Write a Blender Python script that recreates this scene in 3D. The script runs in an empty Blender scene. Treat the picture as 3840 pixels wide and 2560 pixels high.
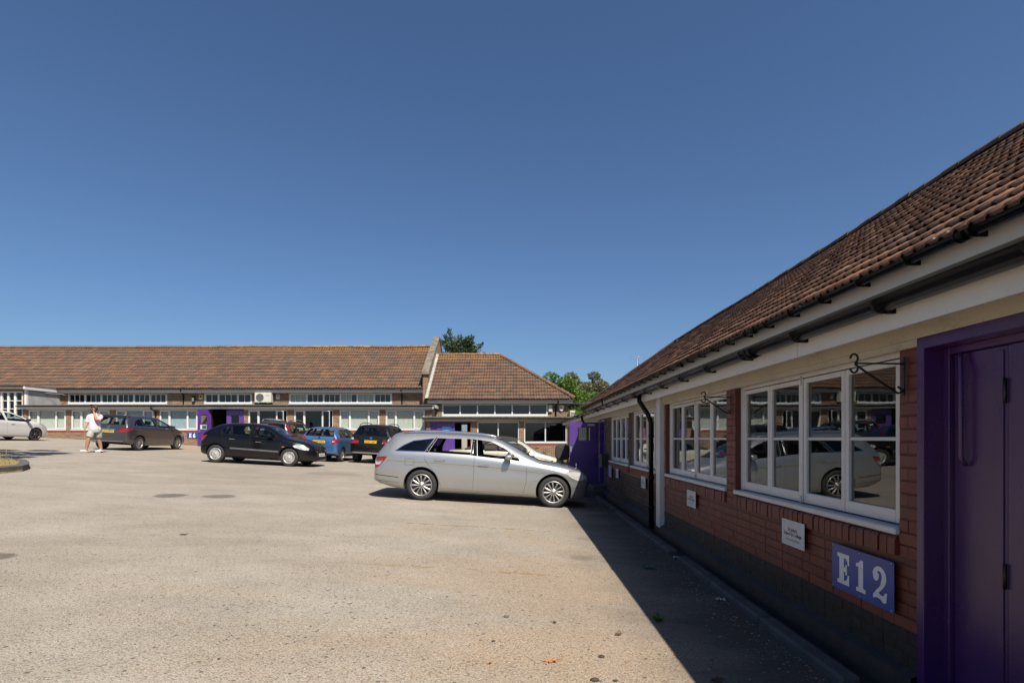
import bpy, bmesh, math, random
from mathutils import Vector, Matrix
from mathutils.bvhtree import BVHTree
random.seed(11)
R = math.radians
sc = bpy.context.scene
COL = sc.collection

# ---------------------------------------------------------------- camera, sky, sun, exposure
E = 1.394                       # eye height above the yard at x = 0
FPX = 2050.0                    # focal length in pixels of the 3840 px wide photograph
TH = math.atan(18 / FPX)        # the camera looks a hair to the left of the long wall's direction
cd = bpy.data.cameras.new('camera'); cam = bpy.data.objects.new('camera', cd); COL.objects.link(cam)
cam.location = (0, 0, E); cam.rotation_euler = (R(90), 0, TH)
cd.sensor_width = 36; cd.lens = 36 * FPX / 3840; cd.shift_y = 364 / 3840
cd.clip_start = 0.05; cd.clip_end = 3000
sc.camera = cam
SUN = Vector((-1.0, 1.85, -2.6)).normalized()          # the way the light travels
world = bpy.data.worlds.new('World'); sc.world = world; world.use_nodes = True
wn = world.node_tree.nodes; wl = world.node_tree.links
sky = wn.new('ShaderNodeTexSky'); sky.sky_type = 'NISHITA'; sky.sun_disc = False
sky.sun_elevation = math.asin(-SUN.z)
sky.sun_rotation = math.atan2(-SUN.x, -SUN.y)
sky.air_density = 1.0; sky.dust_density = 1.1; sky.ozone_density = 7.0; sky.altitude = 20
wn['Background'].inputs[1].default_value = 0.060
tint = wn.new('ShaderNodeMix'); tint.data_type = 'RGBA'; tint.blend_type = 'MULTIPLY'; tint.inputs[0].default_value = 1.0; tint.inputs[7].default_value = (0.89, 0.945, 1.00, 1)   # deep clear summer blue
wl.new(sky.outputs[0], tint.inputs[6]); wl.new(tint.outputs[2], wn['Background'].inputs[0])
sd = bpy.data.lights.new('sun', 'SUN'); so = bpy.data.objects.new('sun', sd); COL.objects.link(so)
sd.energy = 5.0; sd.angle = R(0.53); sd.color = (1.0, 0.93, 0.82)
so.rotation_euler = SUN.to_track_quat('-Z', 'Y').to_euler()
sc.view_settings.view_transform = 'Standard'; sc.view_settings.look = 'None'
sc.view_settings.exposure = 0.80; sc.view_settings.gamma = 1.0; sc.view_settings.use_curve_mapping = False

# ---------------------------------------------------------------- helpers
def AT(px, py, Y):              # the point of the place at depth Y that the photograph shows at (px, py)
    cx = (px - 1920) / FPX; t = Y / (cx * math.sin(TH) + math.cos(TH))
    return Vector(((cx * math.cos(TH) - math.sin(TH)) * t, Y, E + (1644 - py) / FPX * t))
def ux(px, Y): return AT(px, 1644, Y).x
def uz(py, Y, px=1938): return AT(px, py, Y).z - E
def zg(x, y=0): return -0.052 * max(-45.0, min(9.0, x))
def lin(r, g, b):
    f = lambda c: (c / 255 / 12.92) if c <= 10.3 else ((c / 255 + 0.055) / 1.055) ** 2.4
    return (f(r), f(g), f(b))
def smooth01(t): t = max(0, min(1, t)); return t * t * (3 - 2 * t)

def tag(o, label=None, cat=None, group=None, kind=None):
    if label: o['label'] = label
    if cat: o['category'] = cat
    if group: o['group'] = group
    if kind: o['kind'] = kind
    return o
def empty(name, loc=(0, 0, 0), rz=0, label=None, cat=None, group=None):
    o = bpy.data.objects.new(name, None); COL.objects.link(o); o.location = loc; o.rotation_euler = (0, 0, rz)
    o.empty_display_size = 0.2
    return tag(o, label, cat, group)
def link(name, me, parent=None, mat=None):
    o = bpy.data.objects.new(name, me); COL.objects.link(o)
    if mat is not None and not me.materials: me.materials.append(mat)
    if parent is not None: o.parent = parent
    return o

class MB:
    def __init__(s): s.v = []; s.f = []; s.m = []; s.sm = []
    def add(s, vs, fs, m=0, smooth=False, T=None):
        b = len(s.v)
        for p in vs:
            p = Vector(p)
            s.v.append(T(p) if callable(T) else (T @ p if T is not None else p))
        for f in fs: s.f.append([b + i for i in f]); s.m.append(m); s.sm.append(smooth)
        return s
    def box(s, a, b, m=0, T=None):
        x0, y0, z0 = a; x1, y1, z1 = b
        vs = [(x0,y0,z0),(x1,y0,z0),(x1,y1,z0),(x0,y1,z0),(x0,y0,z1),(x1,y0,z1),(x1,y1,z1),(x0,y1,z1)]
        return s.add(vs, [(0,3,2,1),(4,5,6,7),(0,1,5,4),(1,2,6,5),(2,3,7,6),(3,0,4,7)], m, False, T)
    def bbox(s, a, b, bv=0.006, m=0, T=None):          # box with chamfered edges
        c = [(a[i] + b[i]) / 2 for i in range(3)]; h = [abs(b[i] - a[i]) / 2 for i in range(3)]
        bv = min(bv, min(h) * 0.6)
        bm = bmesh.new(); bmesh.ops.create_cube(bm, size=2)
        for v in bm.verts: v.co = Vector((c[0] + v.co.x * h[0], c[1] + v.co.y * h[1], c[2] + v.co.z * h[2]))
        bmesh.ops.bevel(bm, geom=bm.edges[:], offset=bv, segments=1, affect='EDGES')
        bm.verts.index_update(); s.add([v.co.copy() for v in bm.verts], [[v.index for v in f.verts] for f in bm.faces], m, False, T); bm.free()
        return s
    def quad(s, p, m=0, T=None): return s.add(p, [tuple(range(len(p)))], m, False, T)
    def tube(s, pts, r, n=8, m=0, T=None, cap=True, smooth=True):
        pts = [Vector(p) for p in pts]; rs = r if isinstance(r, (list, tuple)) else [r] * len(pts)
        vs = []; fs = []; up = None
        for i, p in enumerate(pts):
            d = (pts[min(i + 1, len(pts) - 1)] - pts[max(i - 1, 0)])
            d = d.normalized() if d.length > 1e-9 else Vector((0, 0, 1))
            if up is None: up = Vector((0, 0, 1)) if abs(d.z) < 0.9 else Vector((1, 0, 0))
            a = d.cross(up); a.normalize(); c = a.cross(d); up = c
            for k in range(n):
                t = 2 * math.pi * k / n; vs.append(p + (a * math.cos(t) + c * math.sin(t)) * rs[i])
        for i in range(len(pts) - 1):
            for k in range(n):
                j = (k + 1) % n; fs.append((i * n + k, i * n + j, (i + 1) * n + j, (i + 1) * n + k))
        if cap: fs += [tuple(range(n - 1, -1, -1)), tuple(range((len(pts) - 1) * n, len(pts) * n))]
        return s.add(vs, fs, m, smooth, T)
    def lathe(s, prof, n=24, m=0, T=None, axis='z', closed=False, smooth=True):   # prof: (radius, height)
        vs = []; fs = []; L = len(prof)
        for k in range(n):
            t = 2 * math.pi * k / n; c, q = math.cos(t), math.sin(t)
            for r, h in prof:
                vs.append((r * c, r * q, h) if axis == 'z' else ((r * c, h, r * q) if axis == 'y' else (h, r * c, r * q)))
        for k in range(n):
            j = (k + 1) % n
            for i in range(L - 1 if not closed else L):
                i2 = (i + 1) % L; fs.append((k * L + i, j * L + i, j * L + i2, k * L + i2))
        return s.add(vs, fs, m, smooth, T)
    def prism(s, poly, z0, z1, m=0, T=None):            # 2-D polygon, extruded along z
        n = len(poly); vs = [(p[0], p[1], z0) for p in poly] + [(p[0], p[1], z1) for p in poly]
        fs = [tuple(range(n - 1, -1, -1)), tuple(range(n, 2 * n))] + [(i, (i + 1) % n, n + (i + 1) % n, n + i) for i in range(n)]
        return s.add(vs, fs, m, False, T)
    def mesh(s, name, mats):
        me = bpy.data.meshes.new(name); me.from_pydata(s.v, [], s.f)
        for mt in (mats if isinstance(mats, (list, tuple)) else [mats]): me.materials.append(mt)
        me.polygons.foreach_set('material_index', s.m); me.polygons.foreach_set('use_smooth', s.sm); me.update()
        return me
    def build(s, name, mats, parent=None): return link(name, s.mesh(name, mats), parent)
def fixn(o):                                            # outward normals for closed shells
    bm = bmesh.new(); bm.from_mesh(o.data); bmesh.ops.recalc_face_normals(bm, faces=bm.faces[:]); bm.to_mesh(o.data); bm.free(); return o

# ---------------------------------------------------------------- materials
DIM = 0.70                      # all paints, stones and leaves are this much darker than their colours below are written
class NT:
    def __init__(s, name):
        s.mat = bpy.data.materials.new(name); s.mat.use_nodes = True
        s.t = s.mat.node_tree; s.n = s.t.nodes; s.l = s.t.links
        s.b = s.n['Principled BSDF']; s.out = s.n['Material Output']
    def node(s, ty, **kw):
        n = s.n.new(ty)
        for k, v in kw.items(): setattr(n, k, v)
        return n
    def val(s, sock, v):
        if isinstance(v, bpy.types.NodeSocket): s.l.new(v, sock)
        elif isinstance(v, (tuple, list)) and len(v) == 3 and sock.type == 'RGBA': sock.default_value = (*v, 1)
        else: sock.default_value = v
    def pos(s): return s.node('ShaderNodeNewGeometry').outputs['Position']
    def obj(s): return s.node('ShaderNodeTexCoord').outputs['Object']
    def noise(s, vec, scale, detail=4, rough=0.55, dist=0.0):
        n = s.node('ShaderNodeTexNoise'); s.val(n.inputs['Vector'], vec)
        n.inputs['Scale'].default_value = scale; n.inputs['Detail'].default_value = detail
        n.inputs['Roughness'].default_value = rough; n.inputs['Distortion'].default_value = dist
        return n.outputs['Fac']
    def vor(s, vec, scale, out='Distance', feature='F1'):
        n = s.node('ShaderNodeTexVoronoi', feature=feature); s.val(n.inputs['Vector'], vec); n.inputs['Scale'].default_value = scale
        return n.outputs[out]
    def ramp(s, fac, stops, interp='LINEAR'):
        n = s.node('ShaderNodeValToRGB'); n.color_ramp.interpolation = interp; e = n.color_ramp.elements
        while len(e) < len(stops): e.new(0.5)
        for i, (p, c) in enumerate(stops):
            e[i].position = p; e[i].color = (*c, 1) if isinstance(c, (tuple, list)) else (c, c, c, 1)
        s.val(n.inputs[0], fac); return n.outputs[0]
    def mix(s, fac, a, b, mode='MIX'):
        n = s.node('ShaderNodeMix', data_type='RGBA', blend_type=mode)
        s.val(n.inputs[0], fac); s.val(n.inputs[6], a); s.val(n.inputs[7], b); return n.outputs[2]
    def math(s, op, a, b=None, c=None):
        n = s.node('ShaderNodeMath', operation=op); s.val(n.inputs[0], a)
        if b is not None: s.val(n.inputs[1], b)
        if c is not None: s.val(n.inputs[2], c)
        return n.outputs[0]
    def sep(s, v): n = s.node('ShaderNodeSeparateXYZ'); s.val(n.inputs[0], v); return n.outputs
    def comb(s, x, y, z):
        n = s.node('ShaderNodeCombineXYZ')
        for i, q in enumerate((x, y, z)): s.val(n.inputs[i], q)
        return n.outputs[0]
    def mapv(s, v, scale=(1, 1, 1), loc=(0, 0, 0), rot=(0, 0, 0)):
        n = s.node('ShaderNodeMapping'); s.val(n.inputs['Vector'], v)
        n.inputs['Scale'].default_value = scale; n.inputs['Location'].default_value = loc; n.inputs['Rotation'].default_value = rot
        return n.outputs[0]
    def bump(s, h, strength=0.5, dist=0.01):
        n = s.node('ShaderNodeBump'); s.val(n.inputs['Height'], h)
        n.inputs['Strength'].default_value = strength; n.inputs['Distance'].default_value = dist
        s.l.new(n.outputs[0], s.b.inputs['Normal']); return n.outputs[0]
    def rnd(s):        # one number per brick / tile, whether it is an object or an island of a joined mesh
        a = s.node('ShaderNodeObjectInfo').outputs['Random']; b = s.node('ShaderNodeAttribute', attribute_name='tone').outputs['Fac']
        return s.math('FRACT', s.math('ADD', a, b))
    def set(s, color=None, rough=None, metal=None, spec=None, **kw):
        if color is not None:
            if DIM != 1.0 and not metal: color = s.mix(1.0, color, (DIM, DIM, DIM), 'MULTIPLY')
            s.val(s.b.inputs['Base Color'], color)
        if rough is not None: s.val(s.b.inputs['Roughness'], rough)
        if metal is not None: s.val(s.b.inputs['Metallic'], metal)
        if spec is not None: s.val(s.b.inputs['Specular IOR Level'], spec)
        for k, v in kw.items(): s.val(s.b.inputs[k], v)
        return s.mat
M = {}
def plain(name, color, rough=0.6, metal=0.0, spec=None, var=0.12, scale=6.0, bump=0.0, bscale=60.0):
    t = NT(name); v = t.obj()
    n = t.noise(v, scale, 5)
    c2 = tuple(c * (1 - var) for c in color); c3 = tuple(min(1, c * (1 + var * 0.7)) for c in color)
    t.set(t.ramp(n, [(0.3, c2), (0.7, c3)]), None, metal, spec)
    t.val(t.b.inputs['Roughness'], t.math('ADD', t.math('MULTIPLY', n, 0.16), max(0.0, rough - 0.08)))
    if bump: t.bump(t.noise(v, bscale, 3), bump, 0.004)
    M[name] = t.mat; return t.mat
def glassmat(name, tint=(0.9, 0.93, 0.92), ior=1.45, rough=0.0):
    t = NT(name); t.n.remove(t.b)
    tr = t.node('ShaderNodeBsdfTransparent'); tr.inputs[0].default_value = (*tint, 1)
    gl = t.node('ShaderNodeBsdfGlossy'); gl.inputs['Roughness'].default_value = rough; gl.inputs[0].default_value = (0.95, 0.97, 1, 1)
    g = t.node('ShaderNodeNewGeometry'); dt = t.node('ShaderNodeVectorMath', operation='DOT_PRODUCT'); t.l.new(g.outputs['Normal'], dt.inputs[0]); t.l.new(g.outputs['Incoming'], dt.inputs[1])
    r0 = ((ior - 1) / (ior + 1)) ** 2
    fr = t.node('ShaderNodeMath', operation='MULTIPLY_ADD'); t.val(fr.inputs[0], t.math('POWER', t.math('SUBTRACT', 1.0, t.math('ABSOLUTE', dt.outputs['Value'])), 5.0)); fr.inputs[1].default_value = 1 - r0; fr.inputs[2].default_value = r0
    # old panes are never quite flat
    bp = t.node('ShaderNodeBump'); t.val(bp.inputs['Height'], t.noise(t.pos(), 2.5, 1)); bp.inputs['Strength'].default_value = 0.015; bp.inputs['Distance'].default_value = 0.05
    t.l.new(bp.outputs[0], gl.inputs['Normal'])
    mx = t.node('ShaderNodeMixShader'); t.l.new(fr.outputs[0], mx.inputs[0]); t.l.new(tr.outputs[0], mx.inputs[1]); t.l.new(gl.outputs[0], mx.inputs[2])
    t.l.new(mx.outputs[0], t.out.inputs[0]); M[name] = t.mat; return t.mat

def timber(name, base, dirt, amt=0.5):                  # old brush-painted joinery, chipped and grimy
    t = NT(name); p = t.pos()
    big = t.noise(p, 3.2, 6, 0.65); fine = t.noise(p, 38, 6, 0.7)
    m = t.ramp(t.math('ADD', t.math('MULTIPLY', big, 0.6), t.math('MULTIPLY', fine, 0.4)), [(0.5, 0.0), (0.72, 1.0)])
    c = t.mix(t.math('MULTIPLY', m, amt), base, dirt)
    chip = t.ramp(t.noise(p, 75, 3, 0.6), [(0.68, 0.0), (0.72, 1.0)])
    c = t.mix(t.math('MULTIPLY', chip, amt * 0.8), c, (0.12, 0.10, 0.085))
    t.set(c, 0.42); t.bump(t.noise(p, 55, 4), 0.35, 0.004); M[name] = t.mat; return t.mat
timber('white_timber', (0.84, 0.81, 0.77), (0.40, 0.36, 0.31), 0.45)
timber('fascia_paint', (0.86, 0.83, 0.78), (0.62, 0.57, 0.50), 0.35)
timber('cream_timber', (0.64, 0.57, 0.44), (0.26, 0.21, 0.15), 0.6)
plain('pvc_white', (0.78, 0.78, 0.77), 0.35, var=0.06)
plain('gutter_black', (0.007, 0.007, 0.008), 0.18, spec=0.15, var=0.2, scale=20)
plain('black_iron', (0.012, 0.011, 0.010), 0.5, var=0.3, scale=30)
plain('dark_gap', (0.012, 0.011, 0.010), 0.8)
plain('interior_wall', (0.22, 0.20, 0.17), 0.8)
plain('interior_dark', (0.05, 0.045, 0.04), 0.8)
plain('interior_floor', (0.11, 0.09, 0.07), 0.7)
plain('blind', (0.72, 0.70, 0.62), 0.7)
plain('blind_blue', (0.42, 0.50, 0.56), 0.7)
plain('render_grey', (0.44, 0.43, 0.42), 0.8, var=0.2, scale=3, bump=0.3)
plain('concrete', (0.115, 0.104, 0.090), 0.85, var=0.35, scale=5, bump=0.5)
plain('sign_white', (0.76, 0.76, 0.75), 0.4, var=0.04)
plain('sign_blue', (0.026, 0.075, 0.38), 0.35, var=0.3, scale=5)
plain('ac_white', (0.66, 0.64, 0.56), 0.5, var=0.08)
plain('galv', (0.40, 0.40, 0.40), 0.4, 0.8)
plain('cable', (0.60, 0.57, 0.50), 0.6)
glassmat('glass')
glassmat('glass_old', (0.72, 0.74, 0.72), 1.75)
def purple_shaded_worn():  # near door's purple, its shade mixed into the colour; scuffs and chips are wear
    t = NT('purple_shaded_worn'); p = t.pos()
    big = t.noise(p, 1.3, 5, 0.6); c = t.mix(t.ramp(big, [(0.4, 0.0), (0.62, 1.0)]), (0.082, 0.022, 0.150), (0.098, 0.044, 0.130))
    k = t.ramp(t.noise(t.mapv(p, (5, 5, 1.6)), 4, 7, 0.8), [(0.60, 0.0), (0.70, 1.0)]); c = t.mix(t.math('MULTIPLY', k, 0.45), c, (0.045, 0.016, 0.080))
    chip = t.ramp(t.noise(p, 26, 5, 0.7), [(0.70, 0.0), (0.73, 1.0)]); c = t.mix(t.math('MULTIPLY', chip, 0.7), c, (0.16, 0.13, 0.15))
    t.set(c, t.math('ADD', t.math('MULTIPLY', big, 0.3), 0.12)); t.bump(t.math('ADD', t.noise(t.mapv(p, (110, 110, 8)), 1.0, 4), t.math('MULTIPLY', chip, -0.8)), 0.4, 0.002); M['purple_shaded_worn'] = t.mat
purple_shaded_worn()
def purple():
    t = NT('purple_paint'); p = t.pos()
    big = t.noise(p, 1.6, 5, 0.6); m = t.ramp(big, [(0.35, 0.0), (0.7, 1.0)])
    c = t.mix(m, (0.095, 0.040, 0.235), (0.125, 0.055, 0.290))
    scuff = t.ramp(t.noise(t.mapv(p, (6, 6, 2.2)), 4, 6, 0.75), [(0.66, 0.0), (0.74, 1.0)])
    c = t.mix(t.math('MULTIPLY', scuff, 0.35), c, (0.06, 0.03, 0.13))
    t.set(c, t.math('ADD', t.math('MULTIPLY', big, 0.25), 0.18)); t.bump(t.noise(t.mapv(p, (90, 90, 9)), 1.0, 4), 0.25, 0.002)
    M['purple'] = t.mat
purple()

def brickmat(name, horiz, cols, mortar):                # far brickwork: courses too small to build
    t = NT(name); s = t.sep(t.pos()); v = t.comb(s[0] if horiz == 'x' else s[1], s[2], 0.0)
    b = t.node('ShaderNodeTexBrick'); b.offset = 0.5; b.squash = 1.0
    t.val(b.inputs['Vector'], v); b.inputs['Scale'].default_value = 1.0
    b.inputs['Brick Width'].default_value = 0.225; b.inputs['Row Height'].default_value = 0.075
    b.inputs['Mortar Size'].default_value = 0.008; b.inputs['Mortar Smooth'].default_value = 0.2; b.inputs['Bias'].default_value = 0.0
    b.inputs['Color1'].default_value = (0, 0, 0, 1); b.inputs['Color2'].default_value = (1, 1, 1, 1); b.inputs['Mortar'].default_value = (0.5, 0.5, 0.5, 1)
    n = t.node('ShaderNodeTexWhiteNoise', noise_dimensions='2D')
    # one tone per brick
    row = t.math('FLOOR', t.math('DIVIDE', s[2], 0.075)); odd = t.math('MULTIPLY', t.math('MODULO', t.math('ABSOLUTE', row), 2.0), 0.5)
    colu = t.math('FLOOR', t.math('ADD', t.math('DIVIDE', s[0] if horiz == 'x' else s[1], 0.225), odd))
    t.val(n.inputs['Vector'], t.comb(row, colu, 0.0))
    c = t.ramp(n.outputs[0], [(i / (len(cols) - 1), k) for i, k in enumerate(cols)])
    c = t.mix(t.math('MULTIPLY', t.noise(t.pos(), 1.3, 5), 0.5), c, tuple(q * 0.55 for q in cols[1]))
    c = t.mix(b.outputs['Fac'], c, mortar)
    t.set(c, 0.85); t.bump(t.math('SUBTRACT', 1.0, b.outputs['Fac']), 0.6, 0.006); M[name] = t.mat
BR = [(0.12, 0.060, 0.038), (0.27, 0.125, 0.060), (0.36, 0.19, 0.09), (0.20, 0.115, 0.065), (0.08, 0.055, 0.045)]
brickmat('brick_far', 'x', BR, (0.46, 0.38, 0.25))
brickmat('brick_side', 'y', BR, (0.46, 0.38, 0.25))
plain('brick_red_sill', (0.30, 0.075, 0.045), 0.7, var=0.3, scale=12)
def brick_near():
    t = NT('brick_painted'); r = t.rnd(); p = t.pos()
    n = t.noise(p, 9, 6, 0.7)
    c = t.ramp(r, [(0, (0.165, 0.033, 0.017)), (0.5, (0.190, 0.039, 0.020)), (1, (0.215, 0.046, 0.024))])
    c = t.mix(t.ramp(n, [(0.5, 0.0), (0.75, 0.7)]), c, (0.12, 0.032, 0.020))
    chip = t.ramp(t.noise(p, 32, 4, 0.65), [(0.70, 0.0), (0.735, 1.0)])
    c = t.mix(t.math('MULTIPLY', chip, 0.6), c, (0.05, 0.03, 0.03))
    t.set(c, 0.48); t.bump(t.noise(p, 60, 5, 0.65), 0.6, 0.006); M['brick_painted'] = t.mat
    t = NT('brick_bitumen'); p = t.pos(); n = t.noise(p, 12, 6, 0.7)
    c = t.mix(t.ramp(n, [(0.45, 0.0), (0.68, 1.0)]), (0.009, 0.008, 0.008), (0.032, 0.024, 0.018))
    t.set(c, 0.6); t.bump(t.noise(p, 50, 5, 0.7), 0.7, 0.006); M['brick_bitumen'] = t.mat
    t = NT('brick_stock'); r = t.rnd(); p = t.pos()
    c = t.ramp(r, [(0, (0.055, 0.036, 0.028)), (0.3, (0.10, 0.058, 0.038)), (0.55, (0.15, 0.075, 0.045)), (0.8, (0.12, 0.085, 0.05)), (1, (0.07, 0.05, 0.042))])
    c = t.mix(t.ramp(t.noise(p, 14, 6, 0.7), [(0.5, 0.0), (0.75, 0.7)]), c, (0.04, 0.03, 0.027))
    t.set(c, 0.85); t.bump(t.noise(p, 70, 5, 0.7), 0.7, 0.005); M['brick_stock'] = t.mat
    t = NT('mortar'); p = t.pos(); n = t.noise(p, 25, 5, 0.7)
    t.set(t.ramp(n, [(0.3, (0.17, 0.14, 0.10)), (0.7, (0.34, 0.28, 0.20))]), 0.9); t.bump(n, 0.6, 0.005); M['mortar'] = t.mat
    t = NT('mortar_painted'); p = t.pos(); n = t.noise(p, 25, 5, 0.7)
    t.set(t.ramp(n, [(0.3, (0.105, 0.024, 0.014)), (0.7, (0.165, 0.036, 0.019))]), 0.55); t.bump(n, 0.6, 0.005); M['mortar_painted'] = t.mat
brick_near()

def tilemat(name, horiz, zr, lichen, base):
    t = NT(name); r = t.rnd(); p = t.pos(); z = t.sep(p)[2]
    c = t.ramp(r, base)
    n1 = t.noise(p, 1.1, 6, 0.6); n2 = t.noise(p, 16, 6, 0.7)
    c = t.mix(t.ramp(n1, [(0.42, 0.0), (0.68, 0.55)]), c, (0.075, 0.055, 0.042))
    c = t.mix(t.math('MULTIPLY', t.ramp(n2, [(0.45, 0.0), (0.7, 1.0)]), 0.5), c, (0.085, 0.060, 0.045))
    # pale lichen dots and bright orange chips
    dots = t.ramp(t.noise(p, 42, 3, 0.6), [(0.69, 0.0), (0.72, 1.0)])
    c = t.mix(t.math('MULTIPLY', dots, 0.7), c, (0.42, 0.38, 0.30))
    patch = t.math('MULTIPLY', t.ramp(t.noise(p, 2.3, 3), [(0.6, 0.0), (0.66, 1.0)]), t.ramp(n2, [(0.52, 0.0), (0.58, 1.0)]))
    c = t.mix(t.math('MULTIPLY', patch, 0.75), c, (0.42, 0.17, 0.07))
    if lichen:
        k = t.math('MULTIPLY', t.ramp(t.math('SUBTRACT', zr, z), [(0.02, 1.0), (0.75, 0.0)]), t.ramp(t.noise(p, 5, 6, 0.7), [(0.40, 0.0), (0.58, 1.0)]))
        w = t.math('MULTIPLY', t.ramp(t.noise(p, 0.22, 2), [(0.40, 0.1), (0.58, 1.0)]), t.ramp(t.math('ADD', t.math('DIVIDE', t.sep(p)[0], 40.0), 1.0), [(0.30, 0.05), (0.75, 0.85)]))
        c = t.mix(t.math('MULTIPLY', k, w), c, (0.42, 0.21, 0.035))
    t.set(c, 0.85); t.bump(t.noise(p, 80, 4, 0.7), 0.5, 0.004); M[name] = t.mat
TB = [(0.000, (0.145, 0.075, 0.046)), (0.250, (0.212, 0.100, 0.055)), (0.500, (0.129, 0.085, 0.058)), (0.720, (0.238, 0.115, 0.060)), (0.880, (0.171, 0.112, 0.070)), (1.000, (0.101, 0.076, 0.058))]
TR = [(0.000, (0.281, 0.132, 0.073)), (0.300, (0.385, 0.172, 0.088)), (0.600, (0.290, 0.155, 0.092)), (0.850, (0.489, 0.220, 0.107)), (1.000, (0.229, 0.145, 0.092))]
tilemat('tile_far', 'x', E + 6.55, True, TB)
tilemat('tile_hip', 'x', E + 5.85, True, TB)
tilemat('tile_right', 'y', E + 5.4, False, TR)
plain('ridge_tile', (0.105, 0.070, 0.048), 0.85, var=0.5, scale=4, bump=0.5)
def lichened(name, base):
    t = NT(name); p = t.pos(); n = t.noise(p, 5, 6, 0.7); w = t.noise(p, 0.25, 2)
    k = t.math('MULTIPLY', t.ramp(n, [(0.42, 0.0), (0.55, 1.0)]), t.math('MULTIPLY', t.ramp(w, [(0.38, 0.1), (0.6, 1.0)]), t.ramp(t.math('ADD', t.math('DIVIDE', t.sep(p)[0], 40.0), 1.0), [(0.30, 0.05), (0.75, 0.9)])))
    t.set(t.mix(k, base, (0.47, 0.23, 0.035)), 0.85); t.bump(t.noise(p, 50, 4), 0.5, 0.005); M[name] = t.mat
lichened('ridge_lichen', (0.15, 0.085, 0.055))
plain('felt', (0.16, 0.15, 0.125), 0.9, var=0.4, scale=9, bump=0.8, bscale=140)
plain('coping', (0.20, 0.17, 0.13), 0.85, var=0.45, scale=3, bump=0.5)
plain('flashing', (0.42, 0.41, 0.38), 0.6, var=0.3, scale=4)

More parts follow.
